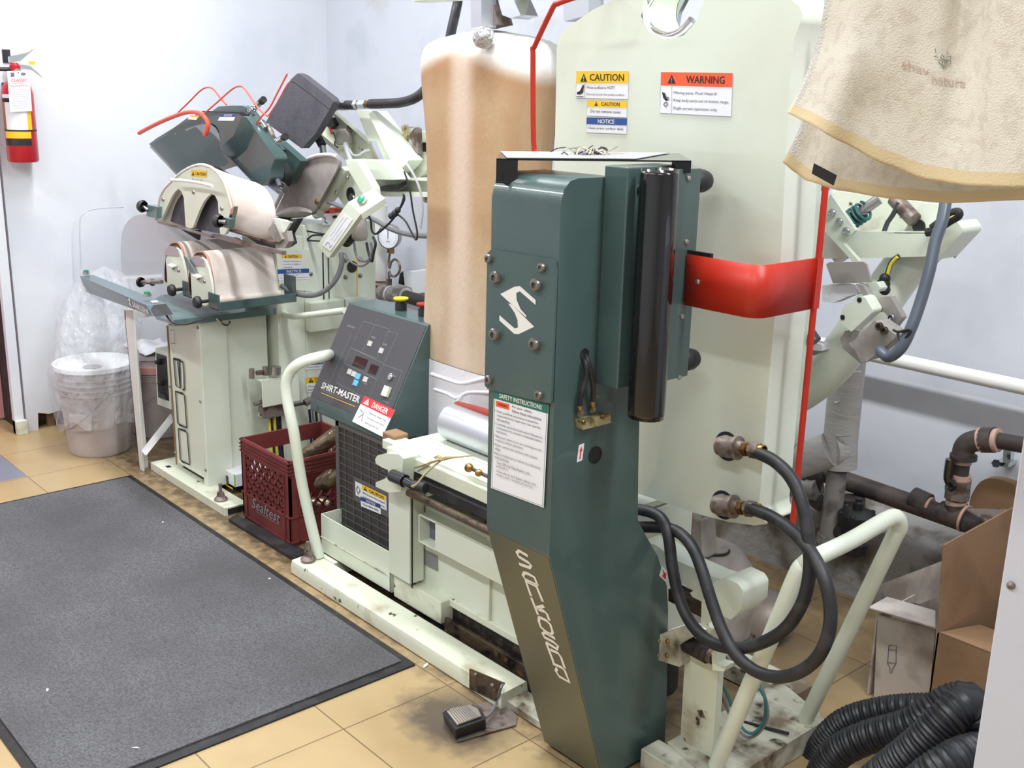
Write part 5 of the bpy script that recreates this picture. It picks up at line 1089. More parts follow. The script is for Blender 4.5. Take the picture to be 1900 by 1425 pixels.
# loose cables and rotary unit under the button box
part('rotary_unit', MB().lathe(at(668, 440, Y5+.10), (.15, 0, -1), [(.02, -.09), (.026, -.08), (.028, 0), (.02, .012), (0, .014)], MOTOR, 24).cyl(at(640, 445, Y5+.1), at(660, 425, Y5+.1), .028, GREASE, 16), YP_)
for pts, r, m_ in (([(657, 450), (660, 470), (668, 482), (682, 484), (690, 470), (688, 450)], .0045, GREYW), ([(640, 470), (650, 485), (668, 494), (682, 488), (690, 478)], .0035, GREYW), ([(692, 440), (697, 452), (693, 470), (690, 485), (684, 470), (680, 450)], .0045, BLACK), ([(682, 395), (688, 410), (690, 428), (698, 434), (712, 424), (730, 405), (745, 380), (750, 362)], .0035, BLACK), ([(700, 432), (722, 414), (735, 398), (750, 372), (748, 360)], .003, BLACK), ([(738, 398), (752, 410), (763, 430), (772, 445), (774, 430), (766, 390), (760, 350), (750, 318)], .003, BLACK), ([(754, 303), (768, 325), (780, 355), (784, 390), (780, 425)], .004, ACRYL), ([(608, 374), (640, 386), (690, 405), (725, 425), (765, 436), (806, 438)], .0085, GREYW)):
    part('cable', MB().tube(smooth_path(px(pts, Y5+.06 if r < .008 else Y5+.12), 5), r, m_, 8), YP_)
part('cable', MB().tube(smooth_path(px3([(633, 470, 2.04), (634, 490, 2.03), (625, 515, 2.01), (605, 538, 1.99), (580, 548, 1.97), (550, 545, 1.95), (522, 530, 1.93)]), 6), .009, GREYW, 12), YP_)
c0 = at(733, 396, Y5+.055); part('cable_tie', MB().ball(c0, .012, BLACK).ball(c0+V((.015, 0, .012)), .010, BLACK).ball(c0+V((-.02, 0, -.01)), .011, BLACK), YP_)
# handle tube in cream, air unit box with fittings
part('front_rail', MB().tube(smooth_path(px3([(524, 577, 1.98), (535, 586, 1.97), (560, 586, 1.96), (640, 576, 1.96)]), 5), .011, CREAM, 12), YP_)
X6 = -3.41
A_ = atx(486, 708, X6); B_ = atx(557, 757, X6)
C_ = atx(486, 757, X6)
ab = part('air_unit_cover', MB().box((X6-.004, A_.y, C_.z), (X6, B_.y, A_.z), CREAM).box((X6-.06, A_.y-.0, A_.z-.004), (X6, B_.y, A_.z), CREAM), YP_, bevel=.002)
def a6(x, y, k=.0): return atx(x, y, X6-k)
part('air_fitting', MB().cyl(a6(467, 702, .04), a6(467, 684, .04), .010, OLDST, 12).cyl(a6(476, 692, .03), a6(486, 691, .03), .009, OLDST, 10).cyl(a6(492, 696, .03), a6(492, 680, .03), .010, OLDST, 12).cyl(a6(511, 695, .02), a6(511, 680, .02), .020, STEEL, 18), ab)
part('valve_block', MB().box((X6-.05, a6(492, 770).y, a6(500, 778).z), (X6-.01, a6(530, 770).y, a6(500, 757).z), OLDST).cyl(a6(472, 750, .03), a6(490, 744, .03), .008, OLDST, 10).cyl(a6(480, 768, .03), a6(492, 776, .03), .006, CHROME, 10).cyl(a6(546, 752), a6(566, 748), .006, BLACK, 8).cyl(a6(566, 748), a6(576, 742), .014, OLDST, 12), ab)
for x, m_ in ((499, YWIRE), (503, BLACK), (508, YWIRE), (514, BLACK), (519, BLACK)): part('air_tube', MB().tube(smooth_path(pxx([(x, 770), (x+2, 800), (x+6, 850), (x+10, 900)], X6-.03), 4), .005, m_, 8), ab)
for x, m_ in ((574, BLACK), (580, GREYW), (586, BLACK), (594, GREYW)): part('air_tube', MB().tube(smooth_path(pxx([(x, 760), (x+3, 800), (x+4, 850)], X6-.03), 4), .005, m_, 8), mc)
# ================================================================== SLEEVE PRESS at the right rear
SL = thing('sleeve_press', (-1.5, 2.4, 0), 'pale green tubular-arm sleeve press behind the cream press head, beside the red guard rod', 'sleeve press')
def zr(pts): return [(1460+x*.2596, 330+y*.2596) for x, y in pts]
Yr = 2.35
tb_ = smooth_path(px3([(1300, 760, 2.36), (1370, 758, 2.35), (1430, 745, 2.34), (1480, 728, 2.33), (1540, 680, 2.34), (1600, 605, 2.36), (1660, 520, 2.40), (1700, 470, 2.42), (1765, 405, 2.45)]), 6)
part('tube_arm', MB().tube(tb_, .052, CREAM, 28), SL)
part('post', MB().cyl(V((tb_[0].x-.02, 2.34, 0)), V((tb_[0].x-.02, 2.34, tb_[0].z+.03)), .052, CREAM, 28), SL)
part('cross_channel', MB().prism(px(zr([(400, 460), (490, 385), (1060, 395), (1050, 560), (560, 575), (500, 572)]), 2.32), (0, .012, 0), CREAM).prism(px(zr([(490, 385), (1060, 395), (1060, 404), (490, 394)]), 2.32), (0, .10, 0), CREAM), SL, bevel=.002)
part('arm_saddle', MB().prism(px(zr([(1060, 330), (1215, 310), (1262, 380), (1060, 600), (1000, 560), (1020, 480)]), 2.33), (0, .09, 0), CREAM), SL, bevel=.010, seg=3)
part('rear_plate', MB().prism(px(zr([(320, 90), (940, 170), (1100, 190), (900, 380), (500, 380), (330, 150)]), 2.44), (0, .012, 0), CREAMD), SL)
part('saddle_rib', MB().prism(px(zr([(960, 180), (1110, 190), (1060, 330), (900, 400), (830, 390)]), 2.38), (0, .02, 0), CREAM), SL, bevel=.004)
part('rib_hole', MB().lathe(at(*zr([(945, 348)])[0], 2.378), (0, -1, 0), [(.016, 0), (.016, .002), (.012, .003), (0, .002)], BLACK, 18), SL)
part('side_link', MB().prism(px(zr([(240, 250), (312, 115), (490, 375), (400, 465), (520, 600), (470, 600), (270, 380), (180, 260), (215, 215)]), 2.28), (0, .012, 0), CREAM), SL, bevel=.003)
for q in zr([(328, 250), (380, 313), (430, 382)]): part('link_bolt', MB().screw(at(q[0], q[1], 2.28), (0, -1, 0), .010, CHROME), SL)
part('gas_spring', MB().cyl(at(*zr([(660, 150)])[0], 2.36), at(*zr([(520, 250)])[0], 2.34), .013, STEEL, 16).cyl(at(*zr([(520, 250)])[0], 2.34), at(*zr([(490, 300)])[0], 2.34), .020, BLACK, 16), SL)
pts = []; p0 = at(*zr([(455, 300)])[0], 2.33); p1 = at(*zr([(560, 230)])[0], 2.33); ax = p1-p0; u_ = ax.cross(V((0, 1, 0))).normalized(); w_ = ax.cross(u_).normalized()
for i in range(61): t_ = i/60; a_ = t_*2*math.pi*4; pts.append(p0+ax*t_+(u_*math.cos(a_)+w_*math.sin(a_))*.022)
part('spring', MB().tube(pts, .0035, TEAL, 7), SL)
part('strut', MB().cyl(at(*zr([(770, 150)])[0], 2.38), at(*zr([(910, 300)])[0], 2.36), .018, OLDST, 16), SL)
part('thin_cable', MB().tube(smooth_path(px(zr([(800, 175), (760, 260), (720, 320), (695, 385)]), 2.36), 4), .006, DKGREY, 8), SL)
part('corner_unit', MB().prism(px(zr([(110, 0), (230, 40), (260, 90), (190, 100), (110, 60)]), 2.25), (0, .03, 0), OLDST).tube(smooth_path(px(zr([(200, 60), (160, 85), (125, 140), (105, 210)]), 2.24), 4), .004, BLACK, 8).tube(smooth_path(px(zr([(180, 80), (160, 130), (115, 200)]), 2.24), 4), .004, BLACK, 8), SL)
part('electric_cable', MB().tube(smooth_path(px(zr([(1040, 360), (1120, 300), (1180, 255), (1220, 245), (1225, 270), (1160, 310), (1060, 375), (1000, 390)]), 2.30), 4), .010, BLACK, 10).tube(smooth_path(px(zr([(1030, 378), (1110, 320), (1200, 270), (1220, 262)]), 2.295), 4), .004, YWIRE, 8), SL)
part('electric_cable', MB().tube(smooth_path(px(zr([(800, 560), (750, 600), (720, 680), (710, 720), (700, 830)]), 2.31), 4), .006, BLACK, 8).tube(smooth_path(px(zr([(790, 565), (745, 615), (720, 690)]), 2.303), 4), .004, YWIRE, 8), SL)
part('cable_tie', MB().ball(at(*zr([(700, 720)])[0], 2.30), .013, BLACK).ball(at(*zr([(690, 760)])[0], 2.30), .016, BLACK).ball(at(*zr([(700, 800)])[0], 2.30), .013, BLACK), SL)
part('pad_roll', MB().tube(smooth_path(px(zr([(110, 250), (180, 320), (330, 450), (420, 560)]), 2.40), 4), [.03]*13, CLOTH, 14), SL)
part('sleeve_pad', MB().prism(px([(1484, 395), (1500, 372), (1560, 430), (1572, 480), (1530, 480), (1484, 470)], 2.36), (0, .05, 0), CLOTH), SL, bevel=.012, seg=3)
part('angle_plate', MB().prism(px(zr([(280, 620), (300, 603), (545, 600), (570, 620), (600, 745), (500, 752), (330, 755)]), 2.20), (0, .006, 0), BLASTED), SL, bevel=.003)
part('cloth_wrap', MB().prism(px(zr([(250, 770), (400, 755), (480, 770), (505, 830), (440, 845), (330, 895), (255, 880)]), 2.21), (0, .04, 0), CLOTHW), SL, bevel=.012, seg=3)
part('pad_arm', MB().prism(px(zr([(540, 760), (640, 745), (670, 790), (650, 820), (580, 810)]), 2.24), (0, .03, 0), CREAM), SL, bevel=.004)
part('clamp_plate', MB().prism(px(zr([(490, 755), (545, 770), (610, 880), (690, 850), (740, 850), (770, 900), (825, 1000), (770, 1070), (700, 960), (600, 960), (540, 830)]), 2.19), (0, .02, 0), BLASTED), SL, bevel=.003)
part('clamp_block', MB().prism(px(zr([(415, 905), (460, 890), (520, 842), (560, 855), (618, 955), (460, 1100), (390, 1040), (378, 990)]), 2.15), (0, .04, 0), CREAM), SL, bevel=.008, seg=3)
for q in zr([(518, 872), (398, 997)]): part('clamp_hole', MB().lathe(at(q[0], q[1], 2.149), (0, -1, 0), [(.006, 0), (0, .001)], INK, 12), SL)
part('jaw', MB().prism(px(zr([(460, 1180), (625, 1020), (660, 1040), (775, 1120), (770, 1150), (575, 1310), (530, 1320)]), 2.12), (0, .05, 0), BLASTED), SL, bevel=.008, seg=3)
part('jaw_back', MB().prism(px(zr([(380, 1150), (420, 1090), (470, 1110), (440, 1180), (560, 1310), (530, 1330), (400, 1220)]), 2.16), (0, .03, 0), BLASTED), SL, bevel=.003)
part('hinge_screws', MB().screw(at(*zr([(665, 1060)])[0], 2.115), (0, -1, 0), .009, RUSTRAIL).screw(at(*zr([(700, 1090)])[0], 2.115), (0, -1, 0), .009, RUSTRAIL).screw(at(*zr([(752, 1000)])[0], 2.185), (0, -1, 0), .008, CHROME), SL)
part('jaw_hose', MB().tube(smooth_path(px3([(1755, 372, 2.22), (1748, 410, 2.20), (1735, 450, 2.18), (1725, 500, 2.16), (1708, 560, 2.14), (1690, 610, 2.12), (1672, 645, 2.11), (1650, 662, 2.11), (1636, 652, 2.12), (1636, 645, 2.14)]), 6), .0125, HOSEG, 14), SL, label='grey hose looping under the clamp')
part('wire_hook', MB().tube(smooth_path(px(zr([(760, 1085), (800, 1100), (870, 1085), (885, 1100), (820, 1165), (790, 1110)]), 2.105), 4), .003, BLACK, 7), SL)
part('knob_grip', MB().cyl(at(1474, 612, 2.20), at(1490, 605, 2.20), .017, BLACK, 14).cyl(at(1490, 608, 2.20), at(1510, 636, 2.20), .020, DKGREY, 16), SL)
part('lower_pad', MB().prism(px([(1464, 635), (1482, 626), (1525, 640), (1526, 652), (1464, 644)], 2.24), (0, .03, 0), CLOTHW).prism(px([(1464, 645), (1526, 653), (1500, 662), (1464, 653)], 2.25), (0, .03, 0), BLASTED), SL, bevel=.003)

# ================================================================== PIPES
o = thing('white_pipe', (-.8, 2.86, 0), 'long thin white painted pipe running level along the back wall above the black pipe', 'pipe')
zp = .735
part('pipe_run', MB().cyl((-2.6, 2.84, at(1700, 676, 2.84).z), (1.2, 2.84, at(1700, 676, 2.84).z), .020, WPIPE, 18), o)
for x in (-2.2, -.2): part('pipe_clip', MB().cyl((x, 2.84, at(1700, 676, 2.84).z), (x, 2.925, at(1700, 676, 2.84).z), .008, WPIPE, 8), o)
o = thing('black_steam_pipe', (-1.2, 2.70, 0), 'black iron steam pipe sloping along the back wall with ball valve and elbow', 'pipe')
Yb = 2.68
a0 = at(1500, 868, Yb); a1 = at(1800, 972, Yb); dd = (a1-a0)
part('pipe_run', MB().cyl(a0-dd*1.6, a0+dd*1.8, .027, PIPEB, 18), o)
def ztp(x, y): return (1440+x*.2947, 640+y*.2947)
def pp3(x, y, Y=Yb): return at(*ztp(x, y), Y)
def coup(a, b, r, m_, seg=16): return MB().cyl(a, b, r, m_, seg)
part('coupling', MB().cyl(pp3(860, 960), pp3(960, 1005), .030, PIPEB, 16).cyl(pp3(950, 1005), pp3(975, 1015), .024, COPPER, 16).cyl(pp3(1030, 1035), pp3(1080, 1060), .026, PIPEB, 16), o)
part('tee', MB().cyl(pp3(1060, 1050), pp3(1200, 1100), .034, PIPEB, 18).cyl(pp3(1130, 1075), pp3(1130, 1000), .030, PIPEB, 18).cyl(pp3(1180, 1090), pp3(1195, 1096), .037, COPPER, 18), o)
part('riser', MB().cyl(pp3(1132, 1010), pp3(1175, 700), .021, PIPEB, 16).cyl(pp3(1132, 1010), pp3(1136, 975), .027, COPPER, 16).cyl(pp3(1155, 850), pp3(1160, 815), .027, COPPER, 16).cyl(pp3(1170, 745), pp3(1173, 720), .024, COPPER, 14), o)
part('ball_valve', MB().cyl(pp3(1138, 965), pp3(1152, 845), .033, OLDST, 8).cyl(pp3(1100, 900, Yb-.03), pp3(1140, 900), .018, OLDST, 12), o)
part('valve_handle', MB().tube(smooth_path([pp3(1090, 910, Yb-.04), pp3(1110, 880, Yb-.04), pp3(1085, 840, Yb-.045), pp3(1100, 720, Yb-.045)], 4), [.008]*4+[.013]*9, BLACKG, 10), o)
el = smooth_path([pp3(1178, 715), pp3(1185, 650), pp3(1225, 612), pp3(1300, 598)], 5)
part('elbow', MB().tube(el, .028, PIPEB, 18).cyl(pp3(1178, 720), pp3(1181, 690), .034, PIPEB, 18).cyl(pp3(1290, 600), pp3(1310, 598), .033, COPPER, 16).cyl(pp3(1300, 598), pp3(1375, 598), .033, PIPEB, 18).cyl(pp3(1375, 600), pp3(1405, 602), .030, COPPER, 18), o)
part('pipe_run', MB().cyl(pp3(1400, 602), pp3(1900, 690), .021, PIPEB, 16), o)
o = thing('insulated_riser', (-1.5, 2.55, 0), 'thick grey insulated vertical pipe with a side branch, near the sleeve press', 'pipe')
Yi = 2.55
def zi(x, y, Y=Yi): return at(*ztp(x, y), Y)
part('riser', MB().tube([zi(455, 90), zi(405, 600), zi(400, 770)], .046, INSUL, 28), o)
mb = MB()
for x0, y0, x1, y1 in ((372, 175, 532, 168), (370, 360, 400, 358), (380, 568, 470, 568)): mb.tube([zi(x0, y0, Yi-.047), zi((x0+x1)/2, (y0+y1)/2+4, Yi-.049), zi(x1, y1, Yi-.045)], .0025, CHROME, 6)
part('tie_wire', mb, o)
part('branch', MB().tube([zi(-10, 790, 2.47), zi(340, 660, 2.52)], .048, INSUL, 28).cyl(zi(335, 662, 2.52), zi(400, 650, 2.55), .050, INSUL, 24), o)
part('branch', MB().tube([zi(-60, 640, 2.62), zi(110, 590, 2.62)], .038, INSUL, 24), o)
part('drop_pipe', MB().cyl(zi(385, 790), zi(335, 1200), .027, PIPEG, 18).cyl(zi(336, 1190), zi(330, 1240), .034, PIPEG, 8), o)
o = thing('steam_trap', (-1.55, 2.62, 0), 'black cast iron steam trap below the insulated pipe, fed by short elbows', 'steam trap')
part('feed_pipe', MB().tube(smooth_path([zi(180, 800, 2.62), zi(240, 830, 2.62), zi(235, 900, 2.62), zi(240, 960, 2.62), zi(290, 1000, 2.62), zi(400, 1020, 2.62), zi(480, 1030, 2.62)], 5), .024, PIPEB, 16).cyl(zi(205, 905, 2.61), zi(265, 912, 2.61), .032, PIPEG, 16).cyl(zi(470, 960, 2.64), zi(470, 1040, 2.64), .04, PIPEB, 16), o)
c0 = zi(510, 1070, 2.56)
part('trap_cover', MB().lathe(c0, (0, 0, 1), [(.035, -.045), (.046, -.028), (.050, -.01), (.050, .004), (.042, .010), (.026, .016), (.014, .018), (.014, .036), (.009, .04), (.009, .048), (0, .048)], BLACK, 28), o, angle=40)
for a in range(6): part('cover_bolt', MB().screw(c0+V((.044*math.cos(a), .044*math.sin(a), .004)), (0, 0, 1), .008, BLACK), o)
part('trap_body', MB().lathe(zi(500, 1130, 2.56), (0, 0, -1), [(.034, -.03), (.036, 0), (.038, .02), (.034, .03), (.034, .045), (.040, .05), (.038, .08), (.02, .095), (0, .095)], BLACK, 28).cyl(zi(390, 1160, 2.56), zi(450, 1165, 2.56), .028, PIPEB, 16), o, angle=40)
o = (part('pipe_stub', MB().tube([zi(0, 1000, 2.66), zi(35, 1000, 2.60)], .022, BLACK, 16).lathe(zi(35, 1000, 2.60), (0, -1, 0), [(.03, 0), (.03, .01), (.018, .012), (0, .010)], BLACK, 18), o))
# left: gauge, siphon, pipes at the back wall
Yg = 2.75
o = thing('steam_line', (-3.9, Yg, 0), 'grey pipe fittings with a pinkish-collared white riser on the back wall behind the console', 'pipe')
def zg(x, y, Y=Yg): return at(680+x*.15436, 380+y*.15436, Y)
part('white_riser', MB().cyl(zg(155, 0), zg(155, 900), .036, WPIPE, 20).cyl(zg(150, 925), zg(150, 955), .034, COPPER, 18), o)
part('elbow', MB().tube(smooth_path([zg(152, 960), zg(152, 1010), zg(180, 1040), zg(240, 1050)], 4), .033, OLDST, 16), o)
part('tee', MB().cyl(zg(190, 1045), zg(290, 1070), .036, PIPEG, 16).cyl(zg(268, 1050), zg(268, 985), .028, PIPEG, 16).cyl(zg(168, 1045), zg(180, 1047), .037, WPIPE, 16).cyl(zg(282, 1065), zg(296, 1070), .037, WPIPE, 16), o)
part('union', MB().cyl(zg(295, 1070), zg(400, 1085), .034, PIPEG, 16).cyl(zg(390, 1070), zg(470, 1095), .044, PIPEG, 8).cyl(zg(455, 1095), zg(475, 1100), .038, WPIPE, 14), o)
part('pipe_run', MB().cyl(zg(470, 1100), zg(1100, 1290), .027, PIPEB, 16), o)
part('siphon', MB().tube(smooth_path([zg(270, 960), zg(270, 850), zg(275, 800), zg(290, 845), zg(340, 858), zg(385, 820), zg(403, 760), (zg(385, 690)), zg(340, 655), zg(298, 690), zg(278, 760), zg(268, 700), zg(272, 640), zg(284, 560)], 5), .0055, OLDST, 10).cyl(zg(270, 975), zg(270, 890), .013, OLDST, 8).cyl(zg(284, 575), zg(284, 515), .014, OLDST, 8), o)
c0 = zg(262, 380, Yg-.04); nx_ = V((.35, -.95, .05)).normalized()
gg = thing('pressure_gauge', tuple(c0), 'round white-faced pressure gauge on a coiled stem left of the torso buck', 'gauge')
part('gauge_case', MB().lathe(c0, -nx_, [(.052, -.004), (.055, 0), (.055, .012), (.05, .03), (.046, .032), (0, .034)], STEEL, 32).cyl(c0+V((0, .02, -.05)), c0+V((0, .02, -.075)), .010, BRASS, 8), gg, angle=40)
fc = MB().lathe(c0+nx_*.001, nx_, [(.050, 0), (0, .001)], PAPER, 32)
part('dial', fc, gg)
ux = V((0, 0, 1)).cross(nx_).normalized()
nd = MB().ribbon([c0+nx_*.003-V((0, 0, .012)), c0+nx_*.003+V((0, 0, .034))], .003, nx_, INK)
for i in range(21): a = math.radians(-135+270*i/20); d_ = ux*math.sin(a)+V((0, 0, 1))*math.cos(a); nd.ribbon([c0+nx_*.003+d_*.040, c0+nx_*.003+d_*.045], .0015, nx_, INK)
nd.text('PSI', c0+nx_*.003+ux*-.008-V((0, 0, .026)), ux*.016, V((0, 0, .007)), INK)
part('needle', nd, gg)
eb = thing('electric_switch_box', (-3.7, 2.8, 0), 'white wall switch box with a black side behind the console buttons', 'switch box')
part('box_body', MB().prism([zg(440, 800, 2.80), zg(545, 795, 2.80), zg(548, 1080, 2.80), zg(470, 1060, 2.80)], (0, .11, 0), WHITE), eb, bevel=.004)
part('dark_side', MB().prism([zg(385, 930, 2.80), zg(400, 830, 2.80), zg(430, 800, 2.80), zg(440, 810, 2.80), zg(430, 1030, 2.80), zg(385, 1030, 2.80)], (0, .10, 0), BLACK), eb)

# ================================================================== FLOOR MACHINERY right rear
o = thing('vacuum_motor', (-1.9, 2.3, 0), 'dusty grey round motor housing standing behind the lower end of the press head', 'motor')
c0 = at(1318, 1040, 2.25); zf = c0.z
part('housing', MB().lathe((c0.x, 2.25, 0), (0, 0, 1), [(.10, 0), (.125, .02), (.125, zf-.05), (.115, zf-.01), (.085, zf+.03), (.05, zf+.05), (0, zf+.052)], MOTOR, 36), o, angle=40)
part('oval_rim', MB().tube(smooth_path([V((c0.x+.062*math.cos(a*.6283), 2.235+.045*math.sin(a*.6283), zf+.045)) for a in range(10)], 3, True), .004, GREASE, 6, closed=True), o)
part('duct_base', MB().prism(px([(1228, 985), (1300, 965), (1303, 1040), (1230, 1040)], 2.14), (0, .06, 0), MOTOR), o, bevel=.008)
part('copper_elbow', MB().cyl(at(1225, 955, 2.12), at(1265, 945, 2.15), .022, PIPEG, 14).lathe(at(1262, 965, 2.14), (-.4, -1, -.3), [(.03, -.03), (.034, 0), (.026, .002), (0, -.01)], COPPER, 20), o, angle=40)
o = thing('steel_dish', (-1.7, 2.45, 0), 'dusty steel dome cover on the floor under the hoses beside the motor', 'dome cover')
c0 = at(1418, 1105, 2.38)
part('dome', MB().lathe(c0-V((0, 0, .05)), (-.15, -.45, 1), [(.085, -.03), (.10, -.03), (.10, -.02), (.088, -.015), (.075, .02), (.045, .045), (0, .052)], DUSTW, 32), o, angle=40)
part('base_tray', MB().prism([atz(1330, 1150, .03), atz(1400, 1130, .03), atz(1452, 1120, .03), atz(1370, 1215, .03)], (0, 0, -.03), OLDST), o, bevel=.003)

# cardboard boxes
o = thing('white_carton', (-1.2, 2.5, 0), 'dirty white open carton with a small bottle drawing beside the brown cardboard box', 'carton')
def zb8(pts): return [(1440+x*.3683, 900+y*.3683) for x, y in pts]
Yw = 2.32
fl_ = at(1625, 1310, Yw)
mb = MB()
A_ = [at(*zb8([q])[0], Yw) for q in ((512, 655), (802, 728), (768, 1100), (490, 1115))]
zt0 = (A_[0].z+A_[1].z)/2; xa, xb = A_[0].x+.0, A_[1].x
zt0 = A_[0].z
mb.prism(A_, (0, .004, 0), CARDW)
mb.box((xa-.003, Yw, 0.002), (xa, Yw+.30, zt0), CARDW); mb.box((xa, Yw+.297, .002), (xb+.02, Yw+.30, zt0), CARDW); mb.prism([A_[3], A_[2], V((A_[2].x, Yw, .002)), V((A_[3].x, Yw, .002))], (0, .004, 0), CARDW)
part('carton_body', mb, o)
part('flap', MB().prism([at(*zb8([q])[0], d) for q, d in (((465, 615), Yw-.03), ((560, 562), Yw+.05), ((802, 632), Yw+.05), ((802, 716), Yw-.03))], (0, 0, -.003), CARDW), o)
part('flap', MB().prism([at(*zb8([q])[0], d) for q, d in (((528, 500), Yw+.28), ((832, 385), Yw+.14), ((820, 560), Yw+.12), ((720, 600), Yw+.16), ((545, 560), Yw+.24))], (0, .004, 0), CARDW), o)
bt = MB(); 
for pl_ in ([(568, 808), (606, 810), (604, 900), (586, 925), (584, 945), (574, 945), (574, 925), (562, 900), (568, 808)], [(568, 830), (604, 832)], [(564, 895), (600, 898)]): bt.ribbon([at(*zb8([q])[0], Yw-.001) for q in pl_], .002, V((0, -1, 0)), INKG)
part('bottle_drawing', bt, o)
o = thing('brown_carton', (-.95, 2.3, 0), 'large open brown cardboard box with a raised flap, next to the white cabinet', 'carton')
Yc_ = 2.25
q = [at(*zb8([p_])[0], Yc_) for p_ in ((805, 740), (1070, 850))]
xa = q[0].x+.004; zt1 = q[0].z
mb = MB().box((xa, Yc_, .002), (xa+.36, Yc_+.004, zt1), CARD).box((xa, Yc_, .002), (xa+.004, Yc_+.36, zt1), CARD).box((xa+.356, Yc_, .002), (xa+.36, Yc_+.36, zt1), CARD).box((xa, Yc_+.356, .002), (xa+.36, Yc_+.36, zt1), CARD)
part('carton_body', mb, o)
part('flap', MB().prism([V((xa, Yc_+.002, zt1)), V((xa, Yc_+.358, zt1)), at(*zb8([(1190, 110)])[0], Yc_+.36), at(*zb8([(840, 300)])[0], Yc_+.0)], (.004, 0, 0), CARD), o)
part('flap', MB().prism([V((xa+.005, Yc_+.0, zt1+.001)), V((xa+.355, Yc_, zt1+.001)), V((xa+.33, Yc_+.17, zt1-.03)), V((xa+.02, Yc_+.17, zt1-.03))], (0, 0, .003), CARD), o)
part('flap', MB().prism([V((xa+.36, Yc_+.01, zt1)), V((xa+.36, Yc_+.35, zt1)), V((xa+.44, Yc_+.33, zt1+.10)), V((xa+.44, Yc_+.03, zt1+.10))], (.003, 0, 0), CARD), o)
# rounded wooden board and bracket on the wall
o = tag(part('board_scrap', MB().prism(smooth_path(px([(1797, 945), (1802, 920), (1820, 893), (1845, 888), (1872, 895), (1884, 905), (1880, 945)], 2.74), 3), (0, .03, 0), CARD), bevel=.002), 'round-topped brown board leaning behind the open cardboard box', 'board')
o = tag(part('board_flat', MB().prism([at(1792, 943, 2.62), at(1872, 944, 2.68), at(1868, 950, 2.66), at(1835, 970, 2.60)], (0, .0, -.004), OLDST)), 'thin grey tapered sheet lying over the rear of the brown box', 'sheet')
br2 = thing('wall_bracket', (-1.2, 2.87, 0), 'small chrome bracket screwed to the back wall under the black pipe', 'bracket')
part('bracket_plate', MB().prism(px([(1862, 830), (1876, 833), (1874, 868), (1860, 862)], 2.90), (0, .02, 0), CHROME).prism(px([(1844, 856), (1872, 860), (1870, 868), (1844, 863)], 2.87), (0, .05, 0), CHROME), br2, bevel=.001)
part('bracket_nut', MB().cyl(at(1848, 860, 2.86), at(1848, 860, 2.85), .012, BLACK, 6), br2)
# corrugated hose coil
o = thing('corrugated_hose', (-1.0, 1.95, 0), 'coils of thick black corrugated hose on the floor against the white cabinet', 'hose')
def corr(pts, r0, n, name='hose_coil'):
    P_ = smooth_path(px3(pts), n); 
    # resample finely
    Q = [P_[0]]; 
    for a_, b_ in zip(P_, P_[1:]):
        L_ = (b_-a_).length; k_ = max(1, int(L_/.0022))
        for i in range(1, k_+1): Q.append(a_.lerp(b_, i/k_))
    part(name, MB().tube(Q, r0, CORR, 18, rfn=lambda i: r0*(1+.055*math.sin(i*2*math.pi/3.4))), o)
corr([(1500, 1440, 1.99), (1528, 1378, 2.0), (1570, 1338, 2.02), (1640, 1318, 2.05), (1720, 1312, 2.08), (1790, 1318, 2.12)], .030, 8)
corr([(1510, 1470, 1.90), (1545, 1405, 1.90), (1600, 1372, 1.92), (1690, 1345, 1.95), (1730, 1320, 1.97), (1770, 1298, 2.0), (1800, 1300, 2.02), (1805, 1340, 2.05)], .034, 8)
corr([(1580, 1490, 1.80), (1650, 1430, 1.80), (1710, 1380, 1.82), (1760, 1330, 1.85), (1790, 1310, 1.88), (1806, 1330, 1.90), (1800, 1370, 1.92)], .036, 8)
corr([(1660, 1500, 1.72), (1740, 1430, 1.74), (1800, 1400, 1.80), (1830, 1400, 1.86)], .036, 8)
# white cabinet at the right edge
o = thing('white_cabinet', (-.3, 1.7, 0), 'smooth white cabinet in the right foreground with a single screw on its face', 'cabinet')
q0 = at(1803, 1425, 1.45); q1 = at(1886, 900, 1.45)
part('cabinet_body', MB().box((q1.x-.001, 1.45, .003), (.05, 1.92, 1.10), COOLW), o, bevel=.003)
part('screw', MB().screw(at(1876, 1086, 1.449), (0, -1, 0), .006, OLDST, socket=False), o)

# ================================================================== LEFT: extinguisher, buckets, bag, stand
EX = thing('fire_extinguisher', (-4.58, 1.46, 1.1), 'red fire extinguisher with paper tag hanging on the left wall', 'fire extinguisher')
ex = XL+.068; cc = atx(42, 230, ex); r0 = .058; zt2 = atx(38, 150, ex).z; zb2 = atx(45, 300, ex).z
ey = (atx(6, 200, ex).y+atx(70, 200, ex).y)/2; r0 = min(r0, (atx(70, 200, ex).y-atx(6, 200, ex).y)/2)
ey = atx(36.5, 220, ex).y
part('cylinder', MB().lathe((ex, ey, zb2), (0, 0, 1), [(.0, 0), (r0*.92, 0), (r0, .008), (r0, zt2-zb2-.05), (r0*.9, zt2-zb2-.022), (r0*.6, zt2-zb2), (r0*.32, zt2-zb2+.012), (r0*.3, zt2-zb2+.03)], RED, 36), EX, angle=50)
hz_ = zt2+.012
vv = part('valve_head', MB().lathe((ex, ey, hz_), (0, 0, 1), [(.018, 0), (.02, .01), (.02, .045), (.012, .055), (0, .056)], RED, 20).cyl((ex, ey-.01, hz_+.03), (ex, ey-.07, hz_+.03), .008, BLACK, 12).lathe((ex+.021, ey, hz_+.02), (1, 0, 0), [(.014, 0), (.014, .006), (0, .008)], OLDST, 18), EX)
